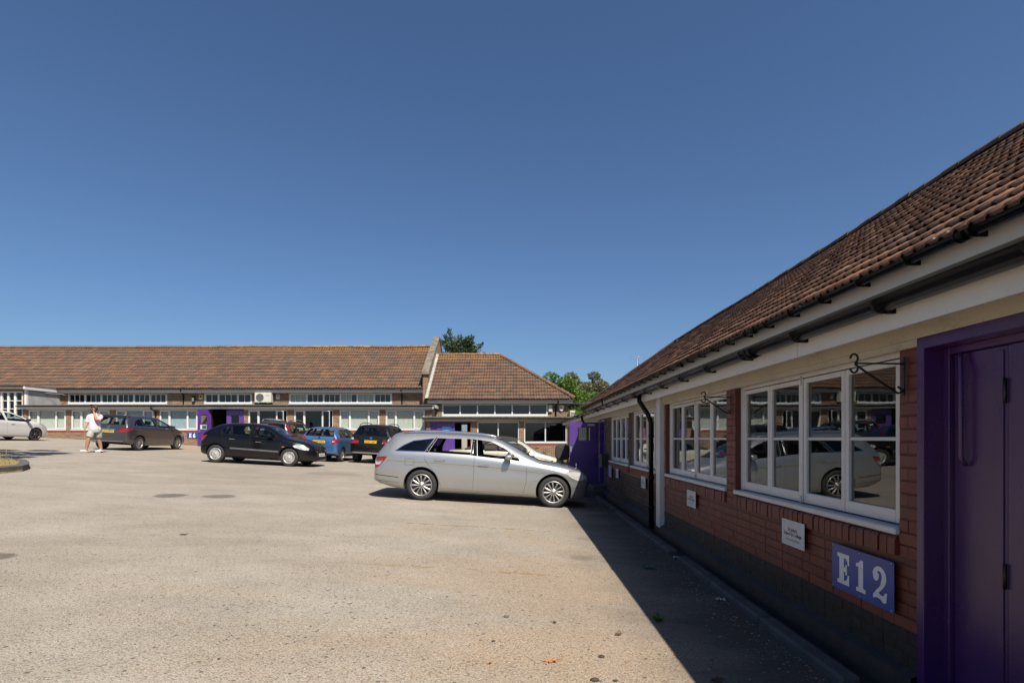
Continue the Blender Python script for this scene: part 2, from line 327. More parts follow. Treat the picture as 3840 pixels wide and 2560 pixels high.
def groundmat():
    t = NT('tarmac'); p = t.pos(); s = t.sep(p)
    flat = t.comb(s[0], s[1], 0.0)
    big = t.noise(flat, 0.16, 5, 0.6); mid = t.noise(t.mapv(flat, (1, 1.7, 1)), 0.75, 6, 0.65); fine = t.noise(flat, 55, 6, 0.75)
    c = t.mix(t.ramp(mid, [(0.32, 0.0), (0.66, 1.0)]), (0.328, 0.281, 0.222), (0.452, 0.398, 0.326))
    # bands of washed sand
    sand = t.math('MULTIPLY', t.ramp(t.noise(t.mapv(flat, (0.5, 1.2, 1), (3, 1, 0)), 0.42, 6, 0.6, 0.6), [(0.44, 0.0), (0.58, 1.0)]), t.ramp(fine, [(0.35, 1.0), (0.62, 0.45)]))
    near = t.ramp(t.math('ADD', t.math('MULTIPLY', s[1], 0.06), t.math('MULTIPLY', t.math('ABSOLUTE', t.math('ADD', s[0], -0.5)), 0.12)), [(0.28, 1.0), (0.80, 0.08)])
    c = t.mix(t.math('MULTIPLY', t.math('MULTIPLY', sand, near), 0.95), c, (0.415, 0.290, 0.175))
    # aggregate: pale and dark stones
    vc = t.node('ShaderNodeTexVoronoi'); t.val(vc.inputs['Vector'], flat); vc.inputs['Scale'].default_value = 120
    cell = t.sep(vc.outputs['Color'])[0]
    c = t.mix(t.math('MULTIPLY', t.ramp(cell, [(0.66, 0.0), (0.80, 1.0)]), 0.38), c, (0.60, 0.54, 0.47))
    c = t.mix(t.math('MULTIPLY', t.ramp(cell, [(0.12, 1.0), (0.22, 0.0)]), 0.60), c, (0.10, 0.085, 0.070))
    v2 = t.node('ShaderNodeTexVoronoi'); t.val(v2.inputs['Vector'], flat); v2.inputs['Scale'].default_value = 24
    cl2 = t.sep(v2.outputs['Color'])[1]
    c = t.mix(t.math('MULTIPLY', t.ramp(cl2, [(0.045, 1.0), (0.07, 0.0)]), t.math('MULTIPLY', t.ramp(v2.outputs['Distance'], [(0.25, 1.0), (0.4, 0.0)]), 0.75)), c, (0.085, 0.065, 0.05))
    c = t.mix(t.math('MULTIPLY', t.ramp(fine, [(0.35, 1.0), (0.5, 0.0)]), 0.30), c, (0.12, 0.098, 0.075))
    # grime by the long wall, deepened to paint its shade strip darker, old patches and oil
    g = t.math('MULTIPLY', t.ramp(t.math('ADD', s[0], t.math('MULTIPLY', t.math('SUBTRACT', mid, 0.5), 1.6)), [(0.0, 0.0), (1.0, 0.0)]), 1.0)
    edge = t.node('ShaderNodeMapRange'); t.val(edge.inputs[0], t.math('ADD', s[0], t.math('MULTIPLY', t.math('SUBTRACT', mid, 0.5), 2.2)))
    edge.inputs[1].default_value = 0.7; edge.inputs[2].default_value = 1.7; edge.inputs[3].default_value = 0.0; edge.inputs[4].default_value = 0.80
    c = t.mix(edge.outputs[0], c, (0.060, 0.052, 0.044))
    c = t.mix(t.math('MULTIPLY', t.ramp(big, [(0.46, 0.0), (0.68, 1.0)]), 0.42), c, (0.21, 0.165, 0.12))
    def blob(cx, cy, rx, ry, col, k, c):
        d = t.math('SQRT', t.math('ADD', t.math('POWER', t.math('DIVIDE', t.math('SUBTRACT', s[0], cx), rx), 2.0), t.math('POWER', t.math('DIVIDE', t.math('SUBTRACT', s[1], cy), ry), 2.0)))
        d = t.math('ADD', d, t.math('MULTIPLY', t.math('SUBTRACT', t.noise(flat, 3.0, 5), 0.5), 0.7))
        return t.mix(t.math('MULTIPLY', t.ramp(d, [(0.75, 1.0), (1.05, 0.0)]), k), c, col)
    for px0, px1, py, ry, k in ((566, 712, 1857, 0.36, 0.62), (742, 900, 1860, 0.34, 0.55), (-160, 70, 2086, 0.20, 0.6)):
        a = gpt(px0, py); b = gpt(px1, py); c = blob((a.x + b.x) / 2, (a.y + b.y) / 2, abs(b.x - a.x) / 2, ry, (0.045, 0.040, 0.035), k, c)
    for px, py, r, k in ((2180, 2092, 0.16, 0.30), (2165, 2080, 0.30, 0.14), (2190, 2020, 0.14, 0.25), (1250, 1775, 0.9, 0.25)):
        a = gpt(px, py); c = blob(a.x, a.y, r, r * 1.1, (0.10, 0.082, 0.06), k, c)
    a = gpt(690, 1690); c = blob(a.x + 0.3, a.y + 0.8, 2.2, 1.5, (0.42, 0.29, 0.16), 0.75, c)      # sandy apron by the E6 door
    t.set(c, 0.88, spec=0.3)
    h = t.math('ADD', t.math('MULTIPLY', fine, 0.5), t.math('MULTIPLY', vc.outputs['Distance'], -0.6))
    t.bump(t.math('ADD', h, t.math('MULTIPLY', mid, 0.8)), 0.75, 0.012); M['tarmac'] = t.mat
def gpt(px, py):                 # where the ground lies that the photograph shows at (px, py)
    cx = (px - 1920) / FPX; dx = cx * math.cos(TH) - math.sin(TH); dy = cx * math.sin(TH) + math.cos(TH); dz = (1644 - py) / FPX
    t = -E / (dz + 0.052 * dx); return Vector((dx * t, dy * t, E + dz * t))
groundmat()
# ================================================================ the ground
def ground():
    xs = [-900, -300, -120, -70, -45] + [-40 + 2.5 * i for i in range(20)] + [9, 9.01, 40, 150, 900]
    ys = [-900, -200, -40] + [-10 + 4 * i for i in range(18)] + [80, 200, 600, 2500]
    vs = [(x, y, zg(x)) for y in ys for x in xs]; n = len(xs)
    fs = [(j * n + i, j * n + i + 1, (j + 1) * n + i + 1, (j + 1) * n + i) for j in range(len(ys) - 1) for i in range(n - 1)]
    o = MB().add(vs, fs).build('ground', M['tarmac']); tag(o, 'pale worn tarmac yard dusted with sand and grit', kind='structure')
ground()
EXCL = []
def line_strip(p0, p1, w, mat, name, label):
    a, b = gpt(*p0), gpt(*p1); d = (b - a); n = max(2, int(d.length / 0.5)); s = Vector((-d.y, d.x, 0)).normalized() * w / 2
    vs = []; fs = []
    for i in range(n + 1):
        q = a.lerp(b, i / n)
        for e in (-1, 1):
            r = q + s * e; vs.append((r.x, r.y, zg(r.x) + 0.005))
    for i in range(n): fs.append((2 * i, 2 * i + 1, 2 * i + 3, 2 * i + 2))
    o = MB().add(vs, fs).build(name, mat); tag(o, label, 'road marking', 'worn yellow bay lines', 'structure')
def worn_yellow():
    t = NT('worn_yellow'); p = t.pos(); n = t.noise(p, 5, 6, 0.75); k = t.ramp(n, [(0.47, 0.0), (0.60, 0.55)])
    t.set((0.50, 0.30, 0.08), 0.85); tr = t.node('ShaderNodeBsdfTransparent'); mx = t.node('ShaderNodeMixShader')
    t.l.new(k, mx.inputs[0]); t.l.new(tr.outputs[0], mx.inputs[1]); t.l.new(t.b.outputs[0], mx.inputs[2]); t.l.new(mx.outputs[0], t.out.inputs[0]); M['worn_yellow'] = t.mat
worn_yellow()
for i, (a, b, l) in enumerate([((128, 1757), (400, 1746), 'worn yellow line by the kerbed grass island, nearer one'), ((150, 1730), (340, 1741), 'worn yellow line behind the nearer one at the grass island'),
        ((1489, 1958), (2100, 1994), 'worn yellow line on the tarmac just in front of the silver car'), ((1400, 2113), (2043, 2155), 'faint yellow line across the sunlit foreground tarmac')]):
    line_strip(a, b, 0.09, M['worn_yellow'], 'bay_line', l)

# ================================================================ shared building parts
def wall_panel(name, parent, T, u0, u1, z0, z1, ops, depth, mat):      # a wall with openings and their reveals; T maps (u, v, z)
    us = sorted({u0, u1, *[o[0] for o in ops], *[o[1] for o in ops]}); zs = sorted({z0, z1, *[o[2] for o in ops], *[o[3] for o in ops]})
    mb = MB()
    for i in range(len(us) - 1):
        for j in range(len(zs) - 1):
            cu, cz = (us[i] + us[i + 1]) / 2, (zs[j] + zs[j + 1]) / 2
            if any(o[0] < cu < o[1] and o[2] < cz < o[3] for o in ops): continue
            mb.quad([(us[i], 0, zs[j]), (us[i + 1], 0, zs[j]), (us[i + 1], 0, zs[j + 1]), (us[i], 0, zs[j + 1])], 0, T)
    for a, b, c, d in ops:
        for q in ([(a, 0, c), (a, depth, c), (a, depth, d), (a, 0, d)], [(b, 0, c), (b, 0, d), (b, depth, d), (b, depth, c)],
                  [(a, 0, d), (a, depth, d), (b, depth, d), (b, 0, d)], [(a, 0, c), (b, 0, c), (b, depth, c), (a, depth, c)]): mb.quad(q, 0, T)
    for e in (u0, u1): mb.quad([(e, 0, z0), (e, depth, z0), (e, depth, z1), (e, 0, z1)], 0, T)
    return mb.build(name, mat, parent)

def gutter(parent, T, u0, u1, vc, zt, r, step, bstep_off=0.3, joints=()):
    n = 9; vs = []; fs = []
    for u in (u0, u1):
        for rr in (r, r - 0.004):
            for k in range(n):
                t = math.pi + math.pi * k / (n - 1); vs.append((u, vc + rr * math.cos(t), zt + rr * math.sin(t)))
    for side in (0, 1):
        for k in range(n - 1):
            a = side * n + k; fs.append((a, a + 1, 2 * n + a + 1, 2 * n + a))
    fs += [(0, n, 3 * n, 2 * n), (n - 1, 2 * n - 1, 4 * n - 1, 3 * n - 1)]
    for b in (0, 2 * n): fs += [(b + k, b + k + 1, b + n + k + 1, b + n + k) for k in range(n - 1)]
    mb = MB(); mb.add(vs, fs, 0, True, T)
    for u in (u0, u1): mb.add([(u, vc, zt)] + [(u, vc + r * math.cos(math.pi + math.pi * k / 8), zt + r * math.sin(math.pi + math.pi * k / 8)) for k in range(9)], [tuple(range(1, 10))], 0, False, T)
    g = mb.build('gutter', M['gutter_black'], parent)
    def ring(name, u, w, ex):
        m = MB(); vs = []; fs = []
        for uu in (u - w, u + w):
            for rr in (r + ex, r + 0.001):
                for k in range(n):
                    t = math.pi + math.pi * k / (n - 1); vs.append((uu, vc + rr * math.cos(t), zt + rr * math.sin(t)))
        for k in range(n - 1):
            fs += [(k, k + 1, 2 * n + k + 1, 2 * n + k), (k, n + k, n + k + 1, k + 1), (2 * n + k, 2 * n + k + 1, 3 * n + k + 1, 3 * n + k)]
        m.add(vs, fs, 0, True, T)
        if name == 'bracket':
            m.box((u - w * 0.8, vc + r * 0.3, zt - r - ex), (u + w * 0.8, vc + r + 0.045, zt - r * 0.35), 0, T)
        m.build(name, M['gutter_black'], g)
    u = u0 + bstep_off
    while u < u1 - 0.05: ring('bracket', u, 0.013, 0.007); u += step
    for u in joints: ring('joint', u, 0.05, 0.006); ring('joint', u + 0.035, 0.008, 0.012)
    return g

def tile_data():
    pr = []
    for h in (0.0, 0.174):
        pr += [(h, 0.0), (h + 0.080, 0.0), (h + 0.092, 0.62), (h + 0.127, 1.0), (h + 0.162, 0.62)]
    pr.append((0.348, 0.0))
    n = len(pr); L = 0.475; lift = 0.022; h0, h1 = 0.052, 0.023        # the rolls taper up the slope, so their mouths stand open
    vs = [(x, 0.0, z * h0 + lift) for x, z in pr] + [(x, L, z * h1) for x, z in pr] + [(x, 0.004, z * (h0 - 0.002) + lift - 0.016) for x, z in pr]
    fs = [(i, i + 1, n + i + 1, n + i) for i in range(n - 1)] + [(i + 1, i, 2 * n + i, 2 * n + i + 1) for i in range(n - 1)]
    return vs, fs, n
TV, TF, TN = tile_data()
def tile_roof(bld, name, origin, a, s, mat, ucount, rows, gauge, keep, ridge_mat, seed, nmax=300):
    """roof part with real tiles: a along the eave, s up the slope, n the roof normal"""
    rng = random.Random(seed); a = Vector(a); s = Vector(s); n = a.cross(s); O = Vector(origin)
    slab = MB(); U = ucount * 0.348; V = rows * gauge
    cells = []
    for j in range(rows):
        for i in range(ucount):
            u, v = i * 0.348, j * gauge
            if keep and not keep(u + 0.174, v + gauge * 0.5): continue
            P = O + a * u + s * v; cells.append(((P - Vector((0, 0, E))).length, P))
    cells.sort(key=lambda q: q[0])
    me = bpy.data.meshes.new('tile'); me.from_pydata(TV, [], TF); me.materials.append(mat)
    me.polygons.foreach_set('use_smooth', [i < TN - 1 for i in range(len(TF))])
    RM = Matrix((a, s, n)).transposed().to_4x4()
    def vis(P):
        d = P - Vector((0, 0, E)); cx = (-(-d.x) * math.cos(TH) + d.y * math.sin(TH)); cy = d.y * math.cos(TH) - d.x * math.sin(TH)
        return cy > 0.5 and abs(cx / cy) < 0.99 and d.z / cy < 0.85
    roof = None; rest = []; k = 0
    slabq = slab
    return cells, RM, me, vis, rng
def tones(me, per, rng):
    at = me.attributes.new('tone', 'FLOAT', 'FACE'); v = []
    for k in range(len(me.polygons) // per): v += [rng.random()] * per
    at.data.foreach_set('value', v)
def sag(t): return 0.014 * math.sin(t * 0.37 + 0.8) + 0.009 * math.sin(t * 0.93 + 2.0)
def finish_roof(bld, cells, RM, me, vis, rng, slab, slab_mats, mat, nmax=300):
    for q in slab.v: q.z -= 0.05
    roof = slab.build('roof', slab_mats, bld); k = 0; rest = MB(); RZ0 = min(c[1].z for c in cells)
    for d, P in cells:
        jit = Matrix.Rotation(rng.gauss(0, 0.010), 4, 'Z') @ Matrix.Rotation(rng.uniform(-0.012, 0.016), 4, 'X') @ Matrix.Rotation(rng.gauss(0, 0.008), 4, 'Y')
        P = P + Vector((0, 0, sag(P.x * 1.0 + P.y) * min(1, max(0, (P.z - RZ0) / 1.5)))); slip = -0.04 * rng.random() if rng.random() < 0.04 else 0.0
        mw = Matrix.Translation(P) @ RM @ Matrix.Translation((rng.uniform(-0.003, 0.003), rng.uniform(-0.012, 0.012) + slip, rng.uniform(-0.003, 0.005))) @ jit
        if k < nmax and vis(P):
            o = bpy.data.objects.new('tile', me); COL.objects.link(o); o.parent = roof; o.matrix_world = mw; k += 1
        else:
            b = len(rest.v); rest.v += [mw @ Vector(p) for p in TV]; rest.f += [[b + i for i in f] for f in TF]; rest.m += [0] * len(TF); rest.sm += [i < TN - 1 for i in range(len(TF))]
    if rest.v:
        o = tag(rest.build('tile_courses', mat, roof), kind='stuff'); tones(o.data, len(TF), rng)
    return roof
def ridge_run(roof, p0, p1, mat, seg=0.42, r=0.13):
    SG = 1.0 if abs(p0[2] - p1[2]) < 0.5 else 0.5
    p0, p1 = Vector(p0), Vector(p1); d = (p1 - p0); n = max(1, int(round(d.length / seg))); d.normalize()
    side = d.cross(Vector((0, 0, 1))).normalized(); up = side.cross(d)
    rng = random.Random(int(p0.x * 13 + p0.y * 7)); st = (p1 - p0) / n; joined = MB()
    for i in range(n):
        m = MB(); c0 = p0 + st * i; c1 = c0 + st * 1.03; c0 = c0 + Vector((0, 0, sag(c0.x + c0.y) * SG)); c1 = c1 + Vector((0, 0, sag(c1.x + c1.y) * SG)); rr = r * rng.uniform(0.96, 1.05); vs = []; lift = up * rng.uniform(-0.012, 0.012)
        for c, q in ((c0, rr), (c1, rr * 0.92)):
            for k in range(7):
                t = math.pi * k / 6 * 1.1 - 0.157; vs.append(c + lift + side * q * math.cos(t) + up * q * math.sin(t))
        fs = [(k, k + 1, 8 + k, 7 + k) for k in range(6)]
        m.add(vs, fs, 0, True); m.add([v for v in vs[:7]], [tuple(range(7))], 0, False)
        m.build('ridge_tile', mat, roof)

def framed(mb, T, u0, u1, z0, z1, w, v0, v1, m=0):     # four members of a frame
    mb.box((u0, v0, z0), (u0 + w, v1, z1), m, T); mb.box((u1 - w, v0, z0), (u1, v1, z1), m, T)
    mb.box((u0 + w, v0, z0), (u1 - w, v1, z0 + w), m, T); mb.box((u0 + w, v0, z1 - w), (u1 - w, v1, z1), m, T)
def pane(parent, T, u0, u1, z0, z1, v, mat):
    MB().box((u0, v, z0), (u1, v + 0.004, z1), 0, T).build('pane', mat, parent)
def blind(parent, T, u0, u1, z0, z1, v, mat, gap=0.075):
    mb = MB(); u = u0
    while u < u1 - 0.02:
        w = min(gap * 1.05, u1 - u); mb.add([(u, v, z0), (u + w, v + 0.03, z0), (u + w, v + 0.03, z1), (u, v, z1)], [(0, 1, 2, 3)], 0, False, T); u += gap
    mb.build('blind', mat, parent)
def pvc_window(bld, T, u0, u1, z0, z1, lights, blind_kind=None, open_ix=()):
    W = u1 - u0; mb = MB(); framed(mb, T, u0, u1, z0, z1, 0.055, 0.03, 0.10)
    mb.box((u0 - 0.02, -0.03, z0 - 0.045), (u1 + 0.02, 0.10, z0), 0, T)
    for a, b, k in lights[:-1]: mb.box((u0 + W * b - 0.03, 0.03, z0 + 0.055), (u0 + W * b + 0.03, 0.10, z1 - 0.055), 0, T)
    win = mb.build('window', M['pvc_white'], bld)
    for i, (a, b, k) in enumerate(lights):
        a0 = u0 + W * a + (0.055 if a == 0 else 0.03); b0 = u0 + W * b - (0.055 if b == 1 else 0.03); c0, c1 = z0 + 0.055, z1 - 0.055
        TT = T
        if k == 'c':
            if i in open_ix:
                ang = R(-28)
                def TT(p, a0=a0, ang=ang):
                    p = Vector(p); d = p.x - a0; e = p.y - 0.03
                    return T(Vector((a0 + d * math.cos(ang) - e * math.sin(ang) * 0.0, 0.03 + d * math.sin(ang) + e, p.z)))
            cs = MB(); framed(cs, TT, a0, b0, c0, c1, 0.045, 0.012, 0.075); cs.box((b0 - 0.03, -0.006, (c0 + c1) / 2 - 0.05), (b0 - 0.012, 0.012, (c0 + c1) / 2 + 0.05), 0, TT)
            cs.build('casement', M['pvc_white'], win); a0 += 0.045; b0 -= 0.045; c0 += 0.045; c1 -= 0.045
        pane(win, TT, a0, b0, c0, c1, 0.05, M['glass'])
    if blind_kind: blind(win, T, u0 + 0.06, u1 - 0.06, z0 + 0.06, z1 - 0.06, 0.13, M[blind_kind])
    return win
def clerestory(bld, T, u0, u1, z0, z1, units, mw=0.11, bar=0.03, blinds=()):
    tot = sum(units); W = (u1 - u0 - mw * (len(units) + 1)) / tot; mb = MB(); u = u0; bm_ = []
    mb.box((u0, 0.0, z0), (u1, 0.08, z0 + 0.10), 0, T); mb.box((u0, 0.0, z1 - 0.07), (u1, 0.08, z1), 0, T); ps = []
    mb.box((u0 - 0.03, -0.035, z0 - 0.03), (u1 + 0.03, 0.05, z0), 0, T)
    for i, n in enumerate(units):
        mb.box((u, 0.0, z0 + 0.10), (u + mw, 0.08, z1 - 0.07), 0, T); u += mw
        for k in range(n):
            ps.append((u + (bar / 2 if k else 0), u + W - (bar / 2 if k < n - 1 else 0)))
            if k < n - 1: mb.box((u + W - bar / 2, 0.012, z0 + 0.10), (u + W + bar / 2, 0.06, z1 - 0.07), 0, T)
            u += W
    mb.box((u, 0.0, z0 + 0.10), (u + mw, 0.08, z1 - 0.07), 0, T)
    win = mb.build('window', M['pvc_white'], bld)
    for a, b in ps: pane(win, T, a, b, z0 + 0.10, z1 - 0.07, 0.035, M['glass'])
    for i in blinds: blind(win, T, ps[i][0], ps[i][1], z0 + 0.1, z1 - 0.07, 0.12, M['blind'], 0.06)
    return win
def downpipe(bld, pts, r=0.036, clips=()):
    mb = MB(); mb.tube(pts, r, 10); o = mb.build('downpipe', M['gutter_black'], bld)
    for c in clips: MB().tube([Vector(c) - Vector((0, 0, 0.02)), Vector(c) + Vector((0, 0, 0.02))], r + 0.008, 10).build('clip', M['gutter_black'], o)
    return o

# ================================================================ right: the long low building beside the camera
XW = 2.25
RB = empty('long_building', (XW, 3, zg(XW)), 0, 'long low building on the right with red painted brick wall and white casements', 'building')
RB.location = (0, 0, 0)
TR_ = lambda p: Vector((XW + p[1], p[0], E + p[2]))
Z_SILL, Z_HEAD = -0.566, 0.54
WINS = [(3.24, 5.65), (5.892, 8.27), (8.62, 10.80), (11.04, 13.32), (15.3, 17.6), (18.0, 20.3), (20.7, 23.0)]
DOORS = [(0.75, 3.057, -1.50, Z_HEAD), (13.95, 14.86, -1.195, Z_HEAD)]
ops = [(a, b, Z_SILL, Z_HEAD) for a, b in WINS] + DOORS
wall_panel('wall', RB, lambda p: TR_((p[0], p[1] + 0.006, p[2])), -2.0, 8.42, -1.75, 0.72, [o for o in ops if o[0] < 8.4], 0.22, M['mortar_painted'])
wall2 = wall_panel('wall', RB, lambda p: TR_((p[0], p[1] + 0.012, p[2])), 8.42, 24.2, -1.9, 0.72, [o for o in ops if o[0] > 8.4], 0.22, M['mortar'])
wall1 = [c for c in RB.children if c.name.startswith('wall')][0]
# single bricks, header and stretcher, with joints raked back
def brick_mesh(l, h, d, mat, name='brick', ch=0.004):
    vs = [(0, d, 0), (l, d, 0), (l, d, h), (0, d, h), (0, ch, 0), (l, ch, 0), (l, ch, h), (0, ch, h), (ch, 0, ch), (l - ch, 0, ch), (l - ch, 0, h - ch), (ch, 0, h - ch)]
    fs = [(0, 1, 5, 4), (1, 2, 6, 5), (2, 3, 7, 6), (3, 0, 4, 7), (4, 5, 9, 8), (5, 6, 10, 9), (6, 7, 11, 10), (7, 4, 8, 11), (8, 9, 10, 11)]
    me = bpy.data.meshes.new(name); me.from_pydata([(-y_, x_, z_) if False else (y_, x_, z_) for x_, y_, z_ in vs], [], fs); me.materials.append(mat); return me, [(y_, x_, z_) for x_, y_, z_ in vs], fs
brick_list = []            # (distance, wall, kind, material, y, z, length, height)
rngb = random.Random(5)
def course_bricks(u0, u1, z, row, wall, matf, h=0.069):
    u = u0; first = True; st = row % 2
    ix = 0
    while u < u1 - 0.03:
        l = 0.215 if (ix + row) % 2 == 0 else 0.1025
        if first and st: l = 0.1025
        first = False
        l = min(l, u1 - u)
        if u1 - (u + l) < 0.05: l = u1 - u
        if l > 0.03: brick_list.append((u + l / 2, wall, matf, u + 0.003, z, l - 0.006, h))
        u += l + 0.0; ix += 1
row = 0; z = -1.40
while z + 0.065 < -0.69:
    mt = 'brick_bitumen' if z < -1.135 else 'brick_painted'
    course_bricks(3.06, 8.36, z, row, wall1, mt)
    course_bricks(8.57, 13.93, z, row, wall2, 'brick_bitumen' if z < -1.20 else 'brick_stock'); z += 0.075; row += 1
for (a, b, w, mt) in ((3.06, 3.24, wall1, 'brick_painted'), (5.65, 5.892, wall1, 'brick_painted'), (8.27, 8.36, wall1, 'brick_painted'), (10.80, 11.04, wall2, 'brick_stock'), (13.32, 13.93, wall2, 'brick_stock'), (8.5, 8.62, wall2, 'brick_stock')):
    z = -0.69; row = 1
    while z + 0.03 < Z_HEAD - 0.005: course_bricks(a, b, z, row, w, mt, min(0.069, Z_HEAD - 0.004 - z)); z += 0.075; row += 1
brick_list.sort(key=lambda q: q[0])
restb = {}
cache = {}
nobj = 0
def put_brick(q):
    global nobj
    _, w, mt, u, z, l, h = q
    dep = rngb.uniform(-0.003, 0.002)
    key = (mt, round(l, 2), round(h, 3))
    if key not in cache: cache[key] = brick_mesh(round(l, 2), h, 0.045, M[mt])
    me, vs, fs = cache[key]
    mw = Matrix.Translation((XW + dep, u, E + z)) @ Matrix.Rotation(rngb.uniform(-0.012, 0.012), 4, 'X') @ Matrix.Rotation(rngb.uniform(-0.01, 0.01), 4, 'Z')
    if nobj < 300 - NSILL:
        o = bpy.data.objects.new('brick', me); COL.objects.link(o); o.parent = w; o.matrix_world = mw; nobj += 1
    else:
        mb = restb.setdefault((w.name, mt), (w, MB()))[1]; b = len(mb.v)
        mb.v += [mw @ Vector(p) for p in vs]; mb.f += [[b + i for i in f] for f in fs]; mb.m += [0] * len(fs); mb.sm += [False] * len(fs)
# bullnosed bricks on edge under the windows
def bullnose(mat):
    n = 6; pr = [(0.05, -0.118), (-0.022, -0.118)] + [(0.013 - 0.035 * math.sin(math.pi / 2 * (1 - k / n) ) , -0.035 + 0.035 * math.sin(math.pi / 2 * k / n)) for k in range(n + 1)] + [(0.05, 0.0)]
    vs = []; L = len(pr)
    for u in (0.0, 0.064): vs += [(x, u, z) for x, z in pr]
    fs = [(i, (i + 1) % L, L + (i + 1) % L, L + i) for i in range(L)] + [tuple(range(L)), tuple(range(2 * L - 1, L - 1, -1))]
    me = bpy.data.meshes.new('sill_brick'); me.from_pydata(vs, [], fs); me.materials.append(mat); return me
bn = {k: bullnose(M[k]) for k in ('brick_painted', 'brick_red_sill')}
sills = []
for i, (a, b) in enumerate(WINS[:4]):
    u = a + 0.004
    while u < b - 0.03: sills.append((u, wall1 if i < 2 else wall2, 'brick_painted' if i < 2 else 'brick_red_sill')); u += 0.0745
NSILL = 0
for u, w, mt in sills:
    o = bpy.data.objects.new('sill_brick', bn[mt]); COL.objects.link(o); o.parent = w
    o.matrix_world = Matrix.Translation((XW + rngb.uniform(-0.004, 0.003), u, E - 0.569 + rngb.uniform(-0.004, 0.002))) @ Matrix.Rotation(rngb.uniform(-0.02, 0.02), 4, 'X')
for q in brick_list: put_brick(q)
for (wn_, mt), (w, mb) in restb.items(): o = tag(mb.build('brick_courses', M[mt], w), kind='stuff'); tones(o.data, 9, rngb)
MB().quad([(3.06, 0.004, -1.42), (8.36, 0.004, -1.42), (8.36, 0.004, -1.130), (3.06, 0.004, -1.130)], 0, TR_).build('bitumen_band', M['brick_bitumen'], wall1)
MB().quad([(8.57, 0.008, -1.42), (13.93, 0.008, -1.42), (13.93, 0.008, -1.195), (8.57, 0.008, -1.195)], 0, TR_).build('bitumen_band', M['brick_bitumen'], wall2)
# cement plinth, black with bitumen
def plinth():
    t = NT('plinth'); p = t.pos(); n = t.noise(p, 6, 6, 0.7)
    t.set(t.ramp(n, [(0.35, (0.016, 0.017, 0.020)), (0.68, (0.05, 0.047, 0.045))]), 0.6); t.bump(t.noise(p, 40, 5), 0.6, 0.006); M['plinth'] = t.mat
plinth()
m = MB(); m.add([(-0.06, 3.06, -1.75), (-0.06, 13.95, -1.9), (-0.06, 13.95, -1.335), (-0.06, 3.06, -1.335), (0.02, 3.06, -1.30), (0.02, 13.95, -1.30)], [(0, 1, 2, 3), (3, 2, 5, 4)], 0, False, lambda p: Vector((XW + p[0], p[1], E + p[2])))
m.build('plinth', M['plinth'], RB)
# timber lintel, soffit, fascia, gutter, felt roof
m = MB(); m.box((-2.0, -0.035, 0.555), (24.2, 0.03, 0.72), 0, TR_); m.box((3.07, -0.018, 0.515), (24.2, 0.03, 0.555), 0, TR_); m.build('lintel', M['cream_timber'], RB)
m = MB(); m.box((-2.0, -0.20, 0.640), (24.2, -0.035, 0.655), 0, TR_); m.build('soffit', M['cream_timber'], RB)
fas = MB()
for a, b in ((-2.0, 3.965), (3.970, 8.95), (8.955, 14.0), (14.005, 19.0), (19.005, 24.2)): fas.box((a, -0.222, 0.588), (b, -0.20, 0.775), 0, TR_)
fas.build('fascia', M['fascia_paint'], RB)
gutter(RB, TR_, -2.0, 23.9, -0.285, 0.741, 0.066, 0.88, 0.55, joints=(4.55, 8.95, 13.2, 17.5))
m = MB(); m.add([(-2, -0.255, 0.755), (24.2, -0.255, 0.755), (24.2, -0.255, 0.782), (-2, -0.255, 0.782), (-2, 2.4, 0.95), (24.2, 2.4, 0.95), (-2, 2.4, 0.72), (24.2, 2.4, 0.72), (-2, -0.2, 0.755), (24.2, -0.2, 0.755)],
    [(0, 1, 2, 3), (3, 2, 5, 4), (0, 3, 4, 6, 8), (1, 9, 7, 5, 2), (0, 8, 9, 1), (8, 6, 7, 9)], 0, False, TR_); m.build('flat_roof', M['felt'], RB)
# upper wall with clerestory, upper fascia and gutter
cl = [(4.0 + i * 6.2, 9.4 + i * 6.2, 1.18, 1.66) for i in range(4)]
TU = lambda p: Vector((XW + 2.42 + p[1], p[0], E + p[2]))
wall_panel('upper_wall', RB, TU, -2.0, 33.5, -1.8, 1.75, cl, 0.12, M['brick_side'])
for a, b, c, d in cl: clerestory(RB, TU, a, b, c, d, [3] * 4)
m = MB()
for a, b in ((-2.0, 9.0), (9.006, 18.0), (18.006, 27.0), (27.006, 34.6)): m.box((a, 2.0, 1.70), (b, 2.022, 1.905), 0, TR_)
m.build('fascia', M['fascia_paint'], RB)
m = MB(); m.box((-2.0, 2.022, 1.715), (34.6, 2.42, 1.73), 0, TR_); m.build('soffit', M['cream_timber'], RB)
gutter(RB, TR_, -2.0, 34.5, 1.845, 1.882, 0.070, 0.81, 0.45, joints=(5.05, 9.42, 13.6, 17.8, 22.0, 26.2))
downpipe(RB, [TR_((26.5, 1.87, 1.84)), TR_((26.5, 1.9, 1.5)), TR_((26.5, 2.3, 0.95))])
